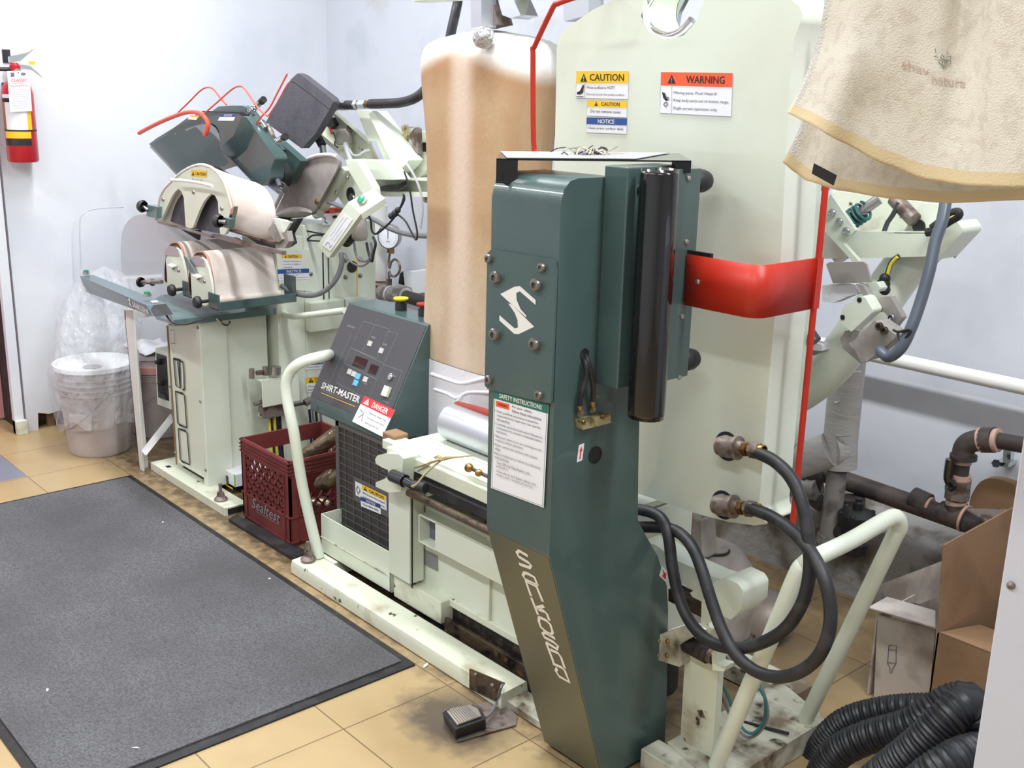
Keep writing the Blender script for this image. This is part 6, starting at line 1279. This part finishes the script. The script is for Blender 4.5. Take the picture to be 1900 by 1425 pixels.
part('lever', MB().prism([(ex-.008, ey-.02, hz_+.055), (ex-.008, ey+.02, hz_+.062), (ex-.008, ey+.075, hz_+.108), (ex-.008, ey+.085, hz_+.112), (ex-.008, ey+.05, hz_+.095), (ex-.008, ey+.01, hz_+.085), (ex-.008, ey-.02, hz_+.078)], (.016, 0, 0), CHROME), vv, bevel=.003)
part('carry_handle', MB().prism([(ex-.008, ey+.015, hz_+.035), (ex-.008, ey+.06, hz_+.03), (ex-.008, ey+.10, hz_+.0), (ex-.008, ey+.085, hz_+.018), (ex-.008, ey+.055, hz_+.045), (ex-.008, ey+.015, hz_+.05)], (.016, 0, 0), CHROME), vv, bevel=.003)
part('pull_tag', MB().box((ex+.009, ey+.05, hz_+.05), (ex+.011, ey+.075, hz_+.062), YEL), vv)
part('hook', MB().box((XL, ey-.022, hz_+.055), (XL+.006, ey+.008, hz_+.105), BLACK).box((XL, ey-.035, zb2+.05), (XL+.05, ey-.02, hz_-.02), BLACK), EX, bevel=.002)
def curved(name, z0, z1, a0, a1, m_, rr=1.006, k=14):
    rows = []
    for z in (z0, z1): rows.append([V((ex+r0*rr*math.cos(math.radians(a0+(a1-a0)*i/k)), ey+r0*rr*math.sin(math.radians(a0+(a1-a0)*i/k)), z)) for i in range(k+1)])
    return part(name, MB().grid(rows, m_), EX)
H_ = zt2-zb2
curved('instruction_label', zb2+.30*H_, zb2+.88*H_*.95, -88, 20, PAPER); curved('label_band', zb2+.74*H_, zb2+.79*H_, -88, 20, INK, 1.01); curved('yellow_band', zb2+.30*H_, zb2+.385*H_, -88, 20, YEL, 1.014); curved('side_band', zb2+.385*H_, zb2+.74*H_, 10, 28, YEL, 1.01); curved('side_band', zb2+.385*H_, zb2+.74*H_, -88, -74, CARD, 1.012)
curved('strap', zb2+.385*H_, zb2+.405*H_, -95, 60, BLACK, 1.03); curved('name_band', zb2+.21*H_, zb2+.29*H_, -88, 20, BLACK, 1.01)
t1 = V((ex+r0+.012, 0, 0))
TLp = atx(13, 132, ex+r0+.012); TRp = atx(54, 131, ex+r0+.012); BLp = atx(19, 208, ex+r0+.006)
lb = MB(); it = [('t', 'CLASSIC', .14, .19, .74, .08, REDL), ('t', 'FIRE PROTECTION SERVICE', .2, .29, .6, .025, REDL, False), ('t', 'FIRE EXTINGUISHER INSPECTION', .1, .35, .8, .03, REDL, False), ('r', .15, .04, .16, .10, INKG), ('r', .62, .05, .2, .06, INKG), ('p', [(.47, .03), (.53, .03), (.5, .07)], INK)]
for i in range(12): it.append(('l', [(.12, .45+i*.043), (.92, .45+i*.043)], .0006, INKG))
quad_label(lb, TLp, TRp, BLp, it, PAPER, n=V((1, 0, 0))); part('inspection_tag', lb, EX)

def bucket(base, rb, rtp, h, nm, lab, band=None):
    o = thing(nm, tuple(base), lab, 'bucket', None); b = V(base)
    def R(z): return rb+(rtp-rb)*z/h
    prof = [(0, .001), (rb*.95, .001), (rb, .012)]
    for zz in (.70, .76, .82, .88): prof += [(R(zz*h), zz*h), (R(zz*h)+.006, zz*h+.001), (R(zz*h)+.006, zz*h+.006), (R(zz*h), zz*h+.007)]
    prof += [(R(h), h), (R(h)-.004, h), (R(h*.6)-.004, h*.6)]
    bd = part('pail', MB().lathe(b, (0, 0, 1), prof, BUCKET, 48), o, angle=30)
    part('bail', MB().tube(smooth_path([b+V((-(rtp+.004)*math.cos(t_)*1.0, -(rtp+.012)*math.sin(t_)*.98, h*.78-.17*math.sin(t_))) for t_ in [math.pi*i/10 for i in range(11)]], 4), .0022, STEEL, 6), o)
    for s in (-1, 1): part('bail_ear', MB().cyl(b+V((s*(R(.78*h)), 0, h*.78)), b+V((s*(R(.78*h)+.012), 0, h*.78)), .014, BUCKET, 16), o)
    return o, b, R
cb1 = atz(187, 833, 0); 
o, b, R = bucket((cb1.x, cb1.y, 0), .118, .148, .36, 'plastic_bucket', 'dirty white plastic bucket with lid partly under a clear plastic bag, left of the cabinet')
part('lid', MB().lathe(b, (0, 0, 1), [(0, .352), (.09, .353), (.140, .350), (.146, .366), (.156, .366), (.157, .350)], WHITE, 48), o, angle=40)
part('paper_scrap', MB().prism([b+V((.07, -.137, .12)), b+V((.122, -.075, .12)), b+V((.126, -.07, .19)), b+V((.072, -.14, .19))], (0, -.001, 0), BUCKET), o)
part('lid_drip', MB().lathe(b+V((.03, -.02, .3545)), (0, 0, 1), [(.035, 0), (0, .0008)], BUCKET, 20), o)
cb2 = atz(300, 800, 0)
o, b, R = bucket((cb2.x, cb2.y, 0), .112, .138, .36, 'plastic_bucket', 'white bucket with a pink rim band behind the white angle-iron leg')
part('pink_band', MB().lathe(b, (0, 0, 1), [(R(.80*.36)+.009, .285), (R(.9*.36)+.009, .315), (R(.9*.36)+.004, .318)], PINKP, 40), o)
part('lid', MB().lathe(b, (0, 0, 1), [(0, .362), (.13, .36), (.143, .362), (.144, .345)], BUCKET, 40), o)
part('crumpled_top', MB().grid([[b+V((-.12+.24*i/9, -.10+.16*j/6, .368+.05*abs(noise.noise(V((i*.9, j*.8, 3)))))) for i in range(10)] for j in range(7)], WHITE), o, solid=.002)

# clear plastic bag
cbx = atz(172, 800, 0); rows = []
bagprof = [(.71, .03), (.70, .075), (.67, .12), (.62, .15), (.56, .165), (.50, .175), (.44, .175), (.39, .172), (.36, .176), (.30, .176), (.22, .172), (.14, .166)]
bt_ = at(150, 470, 1.58)
for i, (z, r) in enumerate(bagprof):
    rr = []
    cxx = cb1.x+.0+(bt_.x-cb1.x)*max(0, (z-.36)/.35)*.9; cyy = cb1.y+(0 if z < .36 else (z-.36)*.30)
    for k in range(49):
        a = 2*math.pi*(k % 48)/48
        w_ = .88+.18*noise.noise(V((math.cos(a)*2.6, math.sin(a)*2.6, z*5)))+.05*noise.noise(V((math.cos(a)*7, math.sin(a)*7, z*10)))
        if z < .38: w_ = 1+.02*noise.noise(V((math.cos(a)*8, math.sin(a)*8, z*14)))
        zz = z
        if i == len(bagprof)-1: zz = z+.05*noise.noise(V((math.cos(a)*2, math.sin(a)*2, 0)))
        rr.append((cxx+r*w_*math.cos(a), cyy+r*w_*math.sin(a), zz+.01*noise.noise(V((a*3, z*9, 1)))))
    rows.append(rr)
mb = MB().grid([[(sum(p[0] for p in rows[0])/49, sum(p[1] for p in rows[0])/49, .725)]*49]+rows, FILM)
o = part('plastic_bag', mb, sub=1); tag(o, 'crumpled clear plastic bag draped over the lidded bucket', 'plastic bag')

# white angle-iron stand
o = thing('angle_iron_stand', (-4.0, 1.62, 0), 'white painted angle-iron leg with diagonal brace standing left of the cabinet', 'stand')
f0 = atz(262, 872, 0)
part('leg', MB().loft([f0+V((-.018, 0, 0)), f0+V((.018, 0, 0)), f0+V((.018, .006, 0)), f0+V((-.018, .006, 0))], [at(230, 575, f0.y)+V((0, 0, 0)), at(247, 575, f0.y), at(247, 575, f0.y)+V((0, .006, 0)), at(230, 575, f0.y)+V((0, .006, 0))], WPIPE).loft([f0+V((-.018, 0, 0)), f0+V((-.012, 0, 0)), f0+V((-.012, .035, 0)), f0+V((-.018, .035, 0))], [at(230, 575, f0.y), at(230, 575, f0.y)+V((.006, 0, 0)), at(230, 575, f0.y)+V((.006, .035, 0)), at(230, 575, f0.y)+V((0, .035, 0))], WPIPE), o, bevel=.001)
y_ = f0.y-.004
part('brace', MB().loft([at(262, 836, y_), at(270, 845, y_), at(270, 845, y_)+V((0, .004, 0)), at(262, 836, y_)+V((0, .004, 0))], [at(316, 768, y_+.2), at(320, 782, y_+.2), at(320, 782, y_+.2)+V((0, .004, 0)), at(316, 768, y_+.2)+V((0, .004, 0))], WPIPE), o)
zt5 = at(237, 585, f0.y).z
part('frame', MB().box((f0.x-.05, f0.y, zt5-.02), (f0.x-.045, f0.y+.46, zt5+.01), WPIPE).box((f0.x-.05, f0.y+.44, 0), (f0.x-.02, f0.y+.445, zt5), WPIPE), o)
# translucent hood sheet behind the cuff forms, standing on the stand
Yq = 1.98
hs = smooth_path(px([(226, 513), (224, 470), (226, 434), (236, 412), (252, 400), (275, 397)], 1.78), 4)+px3([(300, 404, 1.83), (360, 420, 1.90), (430, 440, 1.955), (430, 500, 1.955), (330, 508, 1.87)])
o = tag(part('plastic_hood', MB().prism(hs, (0, .004, 0), ACRYL).loft([hs[0], hs[0]+V((0, .03, 0)), hs[0]+V((0, .03, -.012)), hs[0]+V((0, 0, -.012))], [at(300, 509, 1.83), at(300, 509, 1.83)+V((0, .03, 0)), at(300, 509, 1.83)+V((0, .03, -.012)), at(300, 509, 1.83)+V((0, 0, -.012))], WHITE)), 'rounded translucent white plastic hood sheet behind the padded cuff forms', 'hood')
o = tag(part('clear_sheet', MB().tube(smooth_path(pxx([(150, 500), (148, 420), (153, 398), (175, 388), (230, 384)], -4.55), 5), .0025, ACRYL, 8).prism([V((-4.55, atx(150, 500, -4.55).y, .002))]+pxx([(150, 500), (148, 420), (153, 398), (175, 388), (230, 384)], -4.55)+[V((-4.55, atx(230, 384, -4.55).y, .002))], (.002, 0, 0), clearmat('very_clear_sheet', (235, 238, 245), .08, .1))), 'nearly invisible clear rounded plastic sheet leaning at the left wall', 'sheet')

# ================================================================== CRATE and contents
cx1, cy0_ = -2.917, 1.659; S = .318; Hc = .292; cx0 = cx1-S; cy1_ = cy0_+S; T = .008
CR = thing('milk_crate', ((cx0+cx1)/2, (cy0_+cy1_)/2, 0), 'maroon plastic milk crate with lattice sides standing on the floor between the two presses', 'crate')
zB = .012
def clipseg(u0, v0, u1, v1, U0, V0, U1, V1):
    t0, t1 = 0, 1; du, dv_ = u1-u0, v1-v0
    for p_, q_ in ((-du, u0-U0), (du, U1-u0), (-dv_, v0-V0), (dv_, V1-v0)):
        if abs(p_) < 1e-9:
            if q_ < 0: return None
        else:
            r_ = q_/p_
            if p_ < 0: t0 = max(t0, r_)
            else: t1 = min(t1, r_)
    return None if t0 >= t1-.02 else (u0+t0*du, v0+t0*dv_, u0+t1*du, v0+t1*dv_)
def crate_side(O, U, N, hole=False):
    mb = MB(); O = V(O); U = V(U); N = V(N)  # U unit along, N outward
    def B(u0, u1, v0, v1, n0=0, n1=T): mb.obox(O+U*u0+V((0, 0, v0))-N*n1, U*(u1-u0), V((0, 0, v1-v0)), N*(n1-n0), CRATE)
    B(0, S, zB, .10); B(0, S, .236, Hc); B(0, .03, .10, .236); B(S-.03, S, .10, .236)
    for v_ in (.246, .258, .270, .284): B(-.003, S+.003, v_, v_+.005, -.004, 0)
    B(0, S, .098, .104, -.004, 0); B(0, S, zB, zB+.006, -.004, 0)
    for u_ in (.03, S-.034): B(u_, u_+.004, zB, .24, -.004, 0)
    n_ = 7
    for i in range(-6, 14):
        for s in (1, -1):
            u_ = .03+i*.037
            c = clipseg(u_, .10, u_+s*.12, .236, .03, .10, S-.03, .165 if hole else .236)
            if c:
                a_ = O+U*c[0]+V((0, 0, c[1])); b_ = O+U*c[2]+V((0, 0, c[3])); d_ = (b_-a_); q_ = d_.cross(N).normalized()*.003
                mb.loft([a_-q_, a_+q_, a_+q_-N*T, a_-q_-N*T], [b_-q_, b_+q_, b_+q_-N*T, b_-q_-N*T], CRATE)
    return mb
part('side', crate_side((cx0, cy0_, 0), (1, 0, 0), (0, -1, 0)), CR)
part('side', crate_side((cx1, cy0_, 0), (0, 1, 0), (1, 0, 0), True), CR)
part('side', crate_side((cx1, cy1_, 0), (-1, 0, 0), (0, 1, 0)), CR)
part('side', crate_side((cx0, cy1_, 0), (0, -1, 0), (-1, 0, 0), True), CR)
mb = MB().box((cx0+.002, cy0_+.002, .001), (cx1-.002, cy1_-.002, .012), CRATE)
part('crate_floor', mb, CR)
mb = MB(); t_o = at(467, 941, cy0_-.0046); t_e = at(518, 972, cy0_-.0046); U = (t_e-t_o); 
mb.text('Sealtest', t_o, (U.x, 0, U.z*0), (.012, 0, .038), INKL, False); mb.ribbon([t_o+V((.03, 0, -.006)), t_o+V((U.x, 0, -.004))], .0015, V((0, -1, 0)), INKL)
part('crate_lettering', mb, CR)
STL = mat('dented_steel_tube', (150, 138, 118), .3, metal=.85, bump=.5, bscale=35, var=(110, 96, 78), vscale=9)
o = tag(part('steel_canister', MB().lathe(at(560, 852, cy0_+.13), at(640, 795, cy0_+.22)-at(560, 852, cy0_+.13), [(0, 0), (.022, 0), (.026, .01), (.027, .17), (.024, .18), (.024, .19), (0, .191)], STL, 24)), 'dented steel canister leaning upper rightmost in the maroon crate', 'canister', None)
o = tag(part('steel_canister', MB().lathe(at(590, 905, cy0_+.14), at(640, 868, cy0_+.2)-at(590, 905, cy0_+.14), [(0, 0), (.020, 0), (.03, .02), (.03, .10), (.022, .12), (0, .12)], STL, 24)), 'blunt steel canister lying low inside the maroon crate', 'canister', None)
o = tag(part('steel_canister', MB().lathe(V((cx0+.03, cy0_+.10, .03)), V((.75, .5, .12)), [(0, 0), (.026, 0), (.03, .012), (.03, .2), (.02, .22), (0, .22)], STL, 24)), 'steel canister at the bottom of the maroon crate seen through its lattice', 'canister', None)
# rubber strip under the crate and carton beside it
o = tag(part('rubber_strip', MB().prism([atz(424, 968, 0), atz(440, 960, 0), atz(572, 1030, 0), atz(545, 1042, 0)], (0, 0, .011), BLACK), bevel=.003), 'short black rubber strip on the floor in front of the maroon crate', 'rubber strip')
gx0 = atx(412, 880, -3.30)
gb = thing('small_carton', (-3.3, 1.85, 0), 'small white and green cardboard carton squeezed behind the maroon crate', 'carton')
y0_ = 1.735; x_ = at(412, 880, y0_).x+.10; zc_ = at(412, 868, y0_).z
part('carton_body', MB().box((x_-.10, y0_, .034), (x_, y0_+.16, zc_), PAPER), gb, bevel=.002)
part('printed_band', MB().box((x_-.102, y0_-.001, .034), (x_-.094, y0_+.161, zc_+.001), CARDG).box((x_-.094, y0_-.0012, zc_-.05), (x_-.05, y0_, zc_-.02), DKGREY).box((x_-.094, y0_-.0012, zc_-.062), (x_-.02, y0_, zc_-.056), YEL).box((x_-.006, y0_-.001, .034), (x_+.001, y0_+.001, zc_+.001), CARDG), gb)

# ================================================================== FOOT PEDAL
fp_ = thing('foot_pedal', (-1.78, 1.44, 0), 'black rubber foot pedal with ribbed top on its grey floor plate, wired to the press', 'foot pedal')
pc = [atz(848, 1378, .002), atz(957, 1347, .002), atz(960, 1330, .002), atz(925, 1298, .002), atz(880, 1310, .002)]
part('floor_plate', MB().prism(pc, (0, 0, .003), OLDST), fp_)
q = [atz(823, 1335, .006), atz(846, 1371, .006), atz(902, 1352, .006), atz(898, 1330, .006), atz(880, 1312, .006), atz(830, 1322, .006)]
tp_ = [atz(820, 1322, .035), atz(845, 1354, .035), atz(902, 1334, .035), atz(893, 1316, .035), atz(876, 1307, .035), atz(832, 1316, .035)]
part('pedal_body', MB().loft(q, tp_, BLACK), fp_, bevel=.005, seg=3)
cen = sum(tp_, V((0, 0, 0)))/6
tread = [cen+(p_-cen)*.78+V((0, 0, .002)) for p_ in tp_]
part('pedal_tread', MB().prism(tread, (0, 0, .003), DUSTW), fp_, bevel=.002)
mb = MB(); e0, e1, e2, e3 = tread[0], tread[1], tread[2], tread[4]
for i in range(1, 10): t_ = i/10; mb.tube([e0.lerp(e3, t_*.9)+V((0, 0, .003)), e1.lerp(e2, t_*.95)+V((0, 0, .003))], .0012, DKGREY, 5)
part('tread_rib', mb, fp_)
part('cord', MB().tube(smooth_path([atz(900, 1332, .02), atz(912, 1322, .02), atz(922, 1300, .02), at(930, 1275, 1.545), at(935, 1268, 1.57)], 5), .0035, GREYW, 8), fp_)
# bits of litter on the mat and floor
lit = [(302, 969, .012), (500, 1074, .01), (88, 1280, .016), (92, 1280, .006), (252, 1388, .02), (378, 957, .008), (820, 1258, .01), (790, 1235, .03), (375, 1132, .014), (107, 1100, .01)]
for i, (x, y, s_) in enumerate(lit[:3]+lit[4:5]+[lit[7]]):
    p_ = atz(x, y, .0102 if (p_q := atz(x, y, 0)).x < X1 and p_q.y < Y1 else .0008); a_ = i*1.3
    m_ = MB().prism([p_+V((s_*.5*math.cos(a_), s_*.5*math.sin(a_), 0)), p_+V((-s_*.2*math.sin(a_), s_*.2*math.cos(a_), .002)), p_-V((s_*.5*math.cos(a_), s_*.5*math.sin(a_), 0)), p_-V((-s_*.2*math.sin(a_), s_*.2*math.cos(a_), 0))], (0, 0, .0008), PAPER)
    tag(part('paper_scrap', m_), ['tiny white paper scrap near the far edge of the floor mat', 'tiny white scrap in the middle of the floor mat', 'tiny white scrap at the left side of the floor mat', 'small white scrap near the front corner of the floor mat', 'white sliver on the floor between mat and plinth'][i], 'paper scrap')

# ================================================================== TOWELS
rodz = at(1700, -60, 1.0).z
o = thing('hanging_rail', (-.45, 1.02, rodz), 'thin steel rail hanging from the ceiling with two beige towels over it', 'rail')
part('rail_bar', MB().cyl((-.80, 1.031, rodz+.004), (.25, 1.031, rodz+.004), .009, STEEL, 14), o)
for x in (-.76, .2): part('rail_drop', MB().cyl((x, 1.031, rodz+.004), (x, 1.031, CEIL), .006, STEEL, 10), o)
def lerp(a, b, t): return a+(b-a)*t
def curve_at(pts, t):
    # pts: [(px,py)] param by x fraction
    x = lerp(pts[0][0], pts[-1][0], t)
    for a, b in zip(pts, pts[1:]):
        if a[0] <= x <= b[0]: k = (x-a[0])/(b[0]-a[0]); k = k*k*(3-2*k)*.3+k*.7; return x, lerp(a[1], b[1], k)
    return x, pts[-1][1]
def towel(nm, lab, Yt, left, hem, fold, hemw, trim):
    nu, nv = 90, 60
    def surf(u, v):
        bx_, by_ = curve_at(hem, u)
        # top x: towel narrows toward the rail
        tx = lerp(left[0], hem[-1][0]+10, u); ty = -62
        # left boundary bend
        vv_ = v**1.0
        x = lerp(tx, bx_, vv_**left[1]); y = lerp(ty, by_, v)
        dY = fold(u, v)
        return x, y, Yt+dY
    rows = []
    for j in range(nv+1):
        rows.append([at(*surf(i/nu, j/nv)) for i in range(nu+1)])
    base0 = list(rows[0])
    for k_ in range(1, 7):
        b_ = math.radians(k_*15); rows.insert(0, [V((q.x, q.y+(1.031-q.y)*(1-math.cos(b_)), q.z+.02*math.sin(b_))) for q in base0])
    def mf(i, j): return TOWELH if i >= nv+6-hemw else (TRIMW if (trim and j < 2) else TOWEL)
    o = part(nm, MB().grid(rows, TOWEL, mf), solid=.005, sub=0)
    tag(o, lab, 'towel', None)
    return o, surf
def g(x, c, s): return math.exp(-((x-c)/s)**2)
foldF = lambda u, v: -.014*(1-v)/(1+math.exp(-(u-.10)/.012))+-.012*math.sin(u*9+.5)*(.4+.6*v)-.018*g(u, .12, .07)*v+.04*(1/(1+math.exp(-(u-.50)/.018)))*(1/(1+math.exp((u-.66+.02*v)/.012)))*max(0, 1-v*1.15)+.006*noise.noise(V((u*5, v*3, 0)))
foldB = lambda u, v: .008*math.sin(u*7+2)+.012*g(u, .06, .05)*v+.006*noise.noise(V((u*5, v*3, 4)))
tb2, sB = towel('towel', 'beige towel hanging behind, its lower hem and black care tag showing below the front one', 1.062, (1545, 2.2), [(1453, 300), (1475, 318), (1500, 336), (1560, 354), (1650, 368), (1760, 377), (1900, 371), (1990, 366)], foldB, 3, True)
tf2, sF = towel('towel', 'beige towel in front with faint embroidered writing, a small flower and a tan hem', 1.0, (1536, 2.2), [(1463, 211), (1495, 226), (1560, 262), (1640, 303), (1720, 333), (1800, 345), (1900, 348), (1990, 346)], foldF, 4, True)
def on_towel(S_, x, y, off=-.004):
    # invert the surface map numerically
    u, v = .3, .4
    for _ in range(60):
        a, b, Yv = S_(u, v); e = 1e-3
        ax_, ay_, _y = S_(u+e, v); bx_, by_, _y2 = S_(u, v+e)
        j11, j12, j21, j22 = (ax_-a)/e, (bx_-a)/e, (ay_-b)/e, (by_-b)/e
        det = j11*j22-j12*j21 or 1e-6; rx, ry = x-a, y-b
        u = min(1, max(0, u+.6*(rx*j22-ry*j12)/det)); v = min(1, max(0, v+.6*(ry*j11-rx*j21)/det))
    return at(x, y, S_(u, v)[2]+off)
def emb(word, x0, y0, x1, y1, h, mt, name):
    vs, fs = text_mesh(word, False); out_ = []
    for a, b in vs:
        out_.append(on_towel(sF, lerp(x0, x1, a), lerp(y0, y1, a)-b*h))
    m_ = MB(); m_.add(out_, [list(f) for f in fs], mt); return part(name, m_, tf2)
emb('shav', 1673, 124, 1724, 140, 15, EMBR, 'embroidery'); emb('natura', 1729, 154, 1790, 163, 14, EMBR, 'embroidery')
mb = MB()
for pl_ in ([(1735, 90), (1737, 98)], [(1733, 104), (1740, 107)], [(1750, 124), (1742, 116), (1741, 110), (1748, 114), (1750, 124)], [(1750, 112), (1745, 106), (1747, 101), (1752, 106), (1750, 112)], [(1752, 112), (1757, 105), (1764, 104), (1764, 109), (1756, 112), (1752, 113)], [(1751, 121), (1757, 113), (1764, 113), (1764, 118), (1757, 121), (1750, 124)], [(1757, 97), (1759, 94)], [(1750, 124), (1750, 128)]):
    P_ = [on_towel(sF, x, y, -.0045) for x, y in pl_]; mb.ribbon(P_, .0008, V((0, -1, 0)), EMBG)
part('flower_embroidery', mb, tf2)
tgp = [at(x, y, 1.036) for x, y in ((1511, 303), (1553, 325), (1547, 344), (1507, 322))]
part('care_tag', MB().prism(tgp, (0, -.001, 0), INK), tb2, label='black care tag')
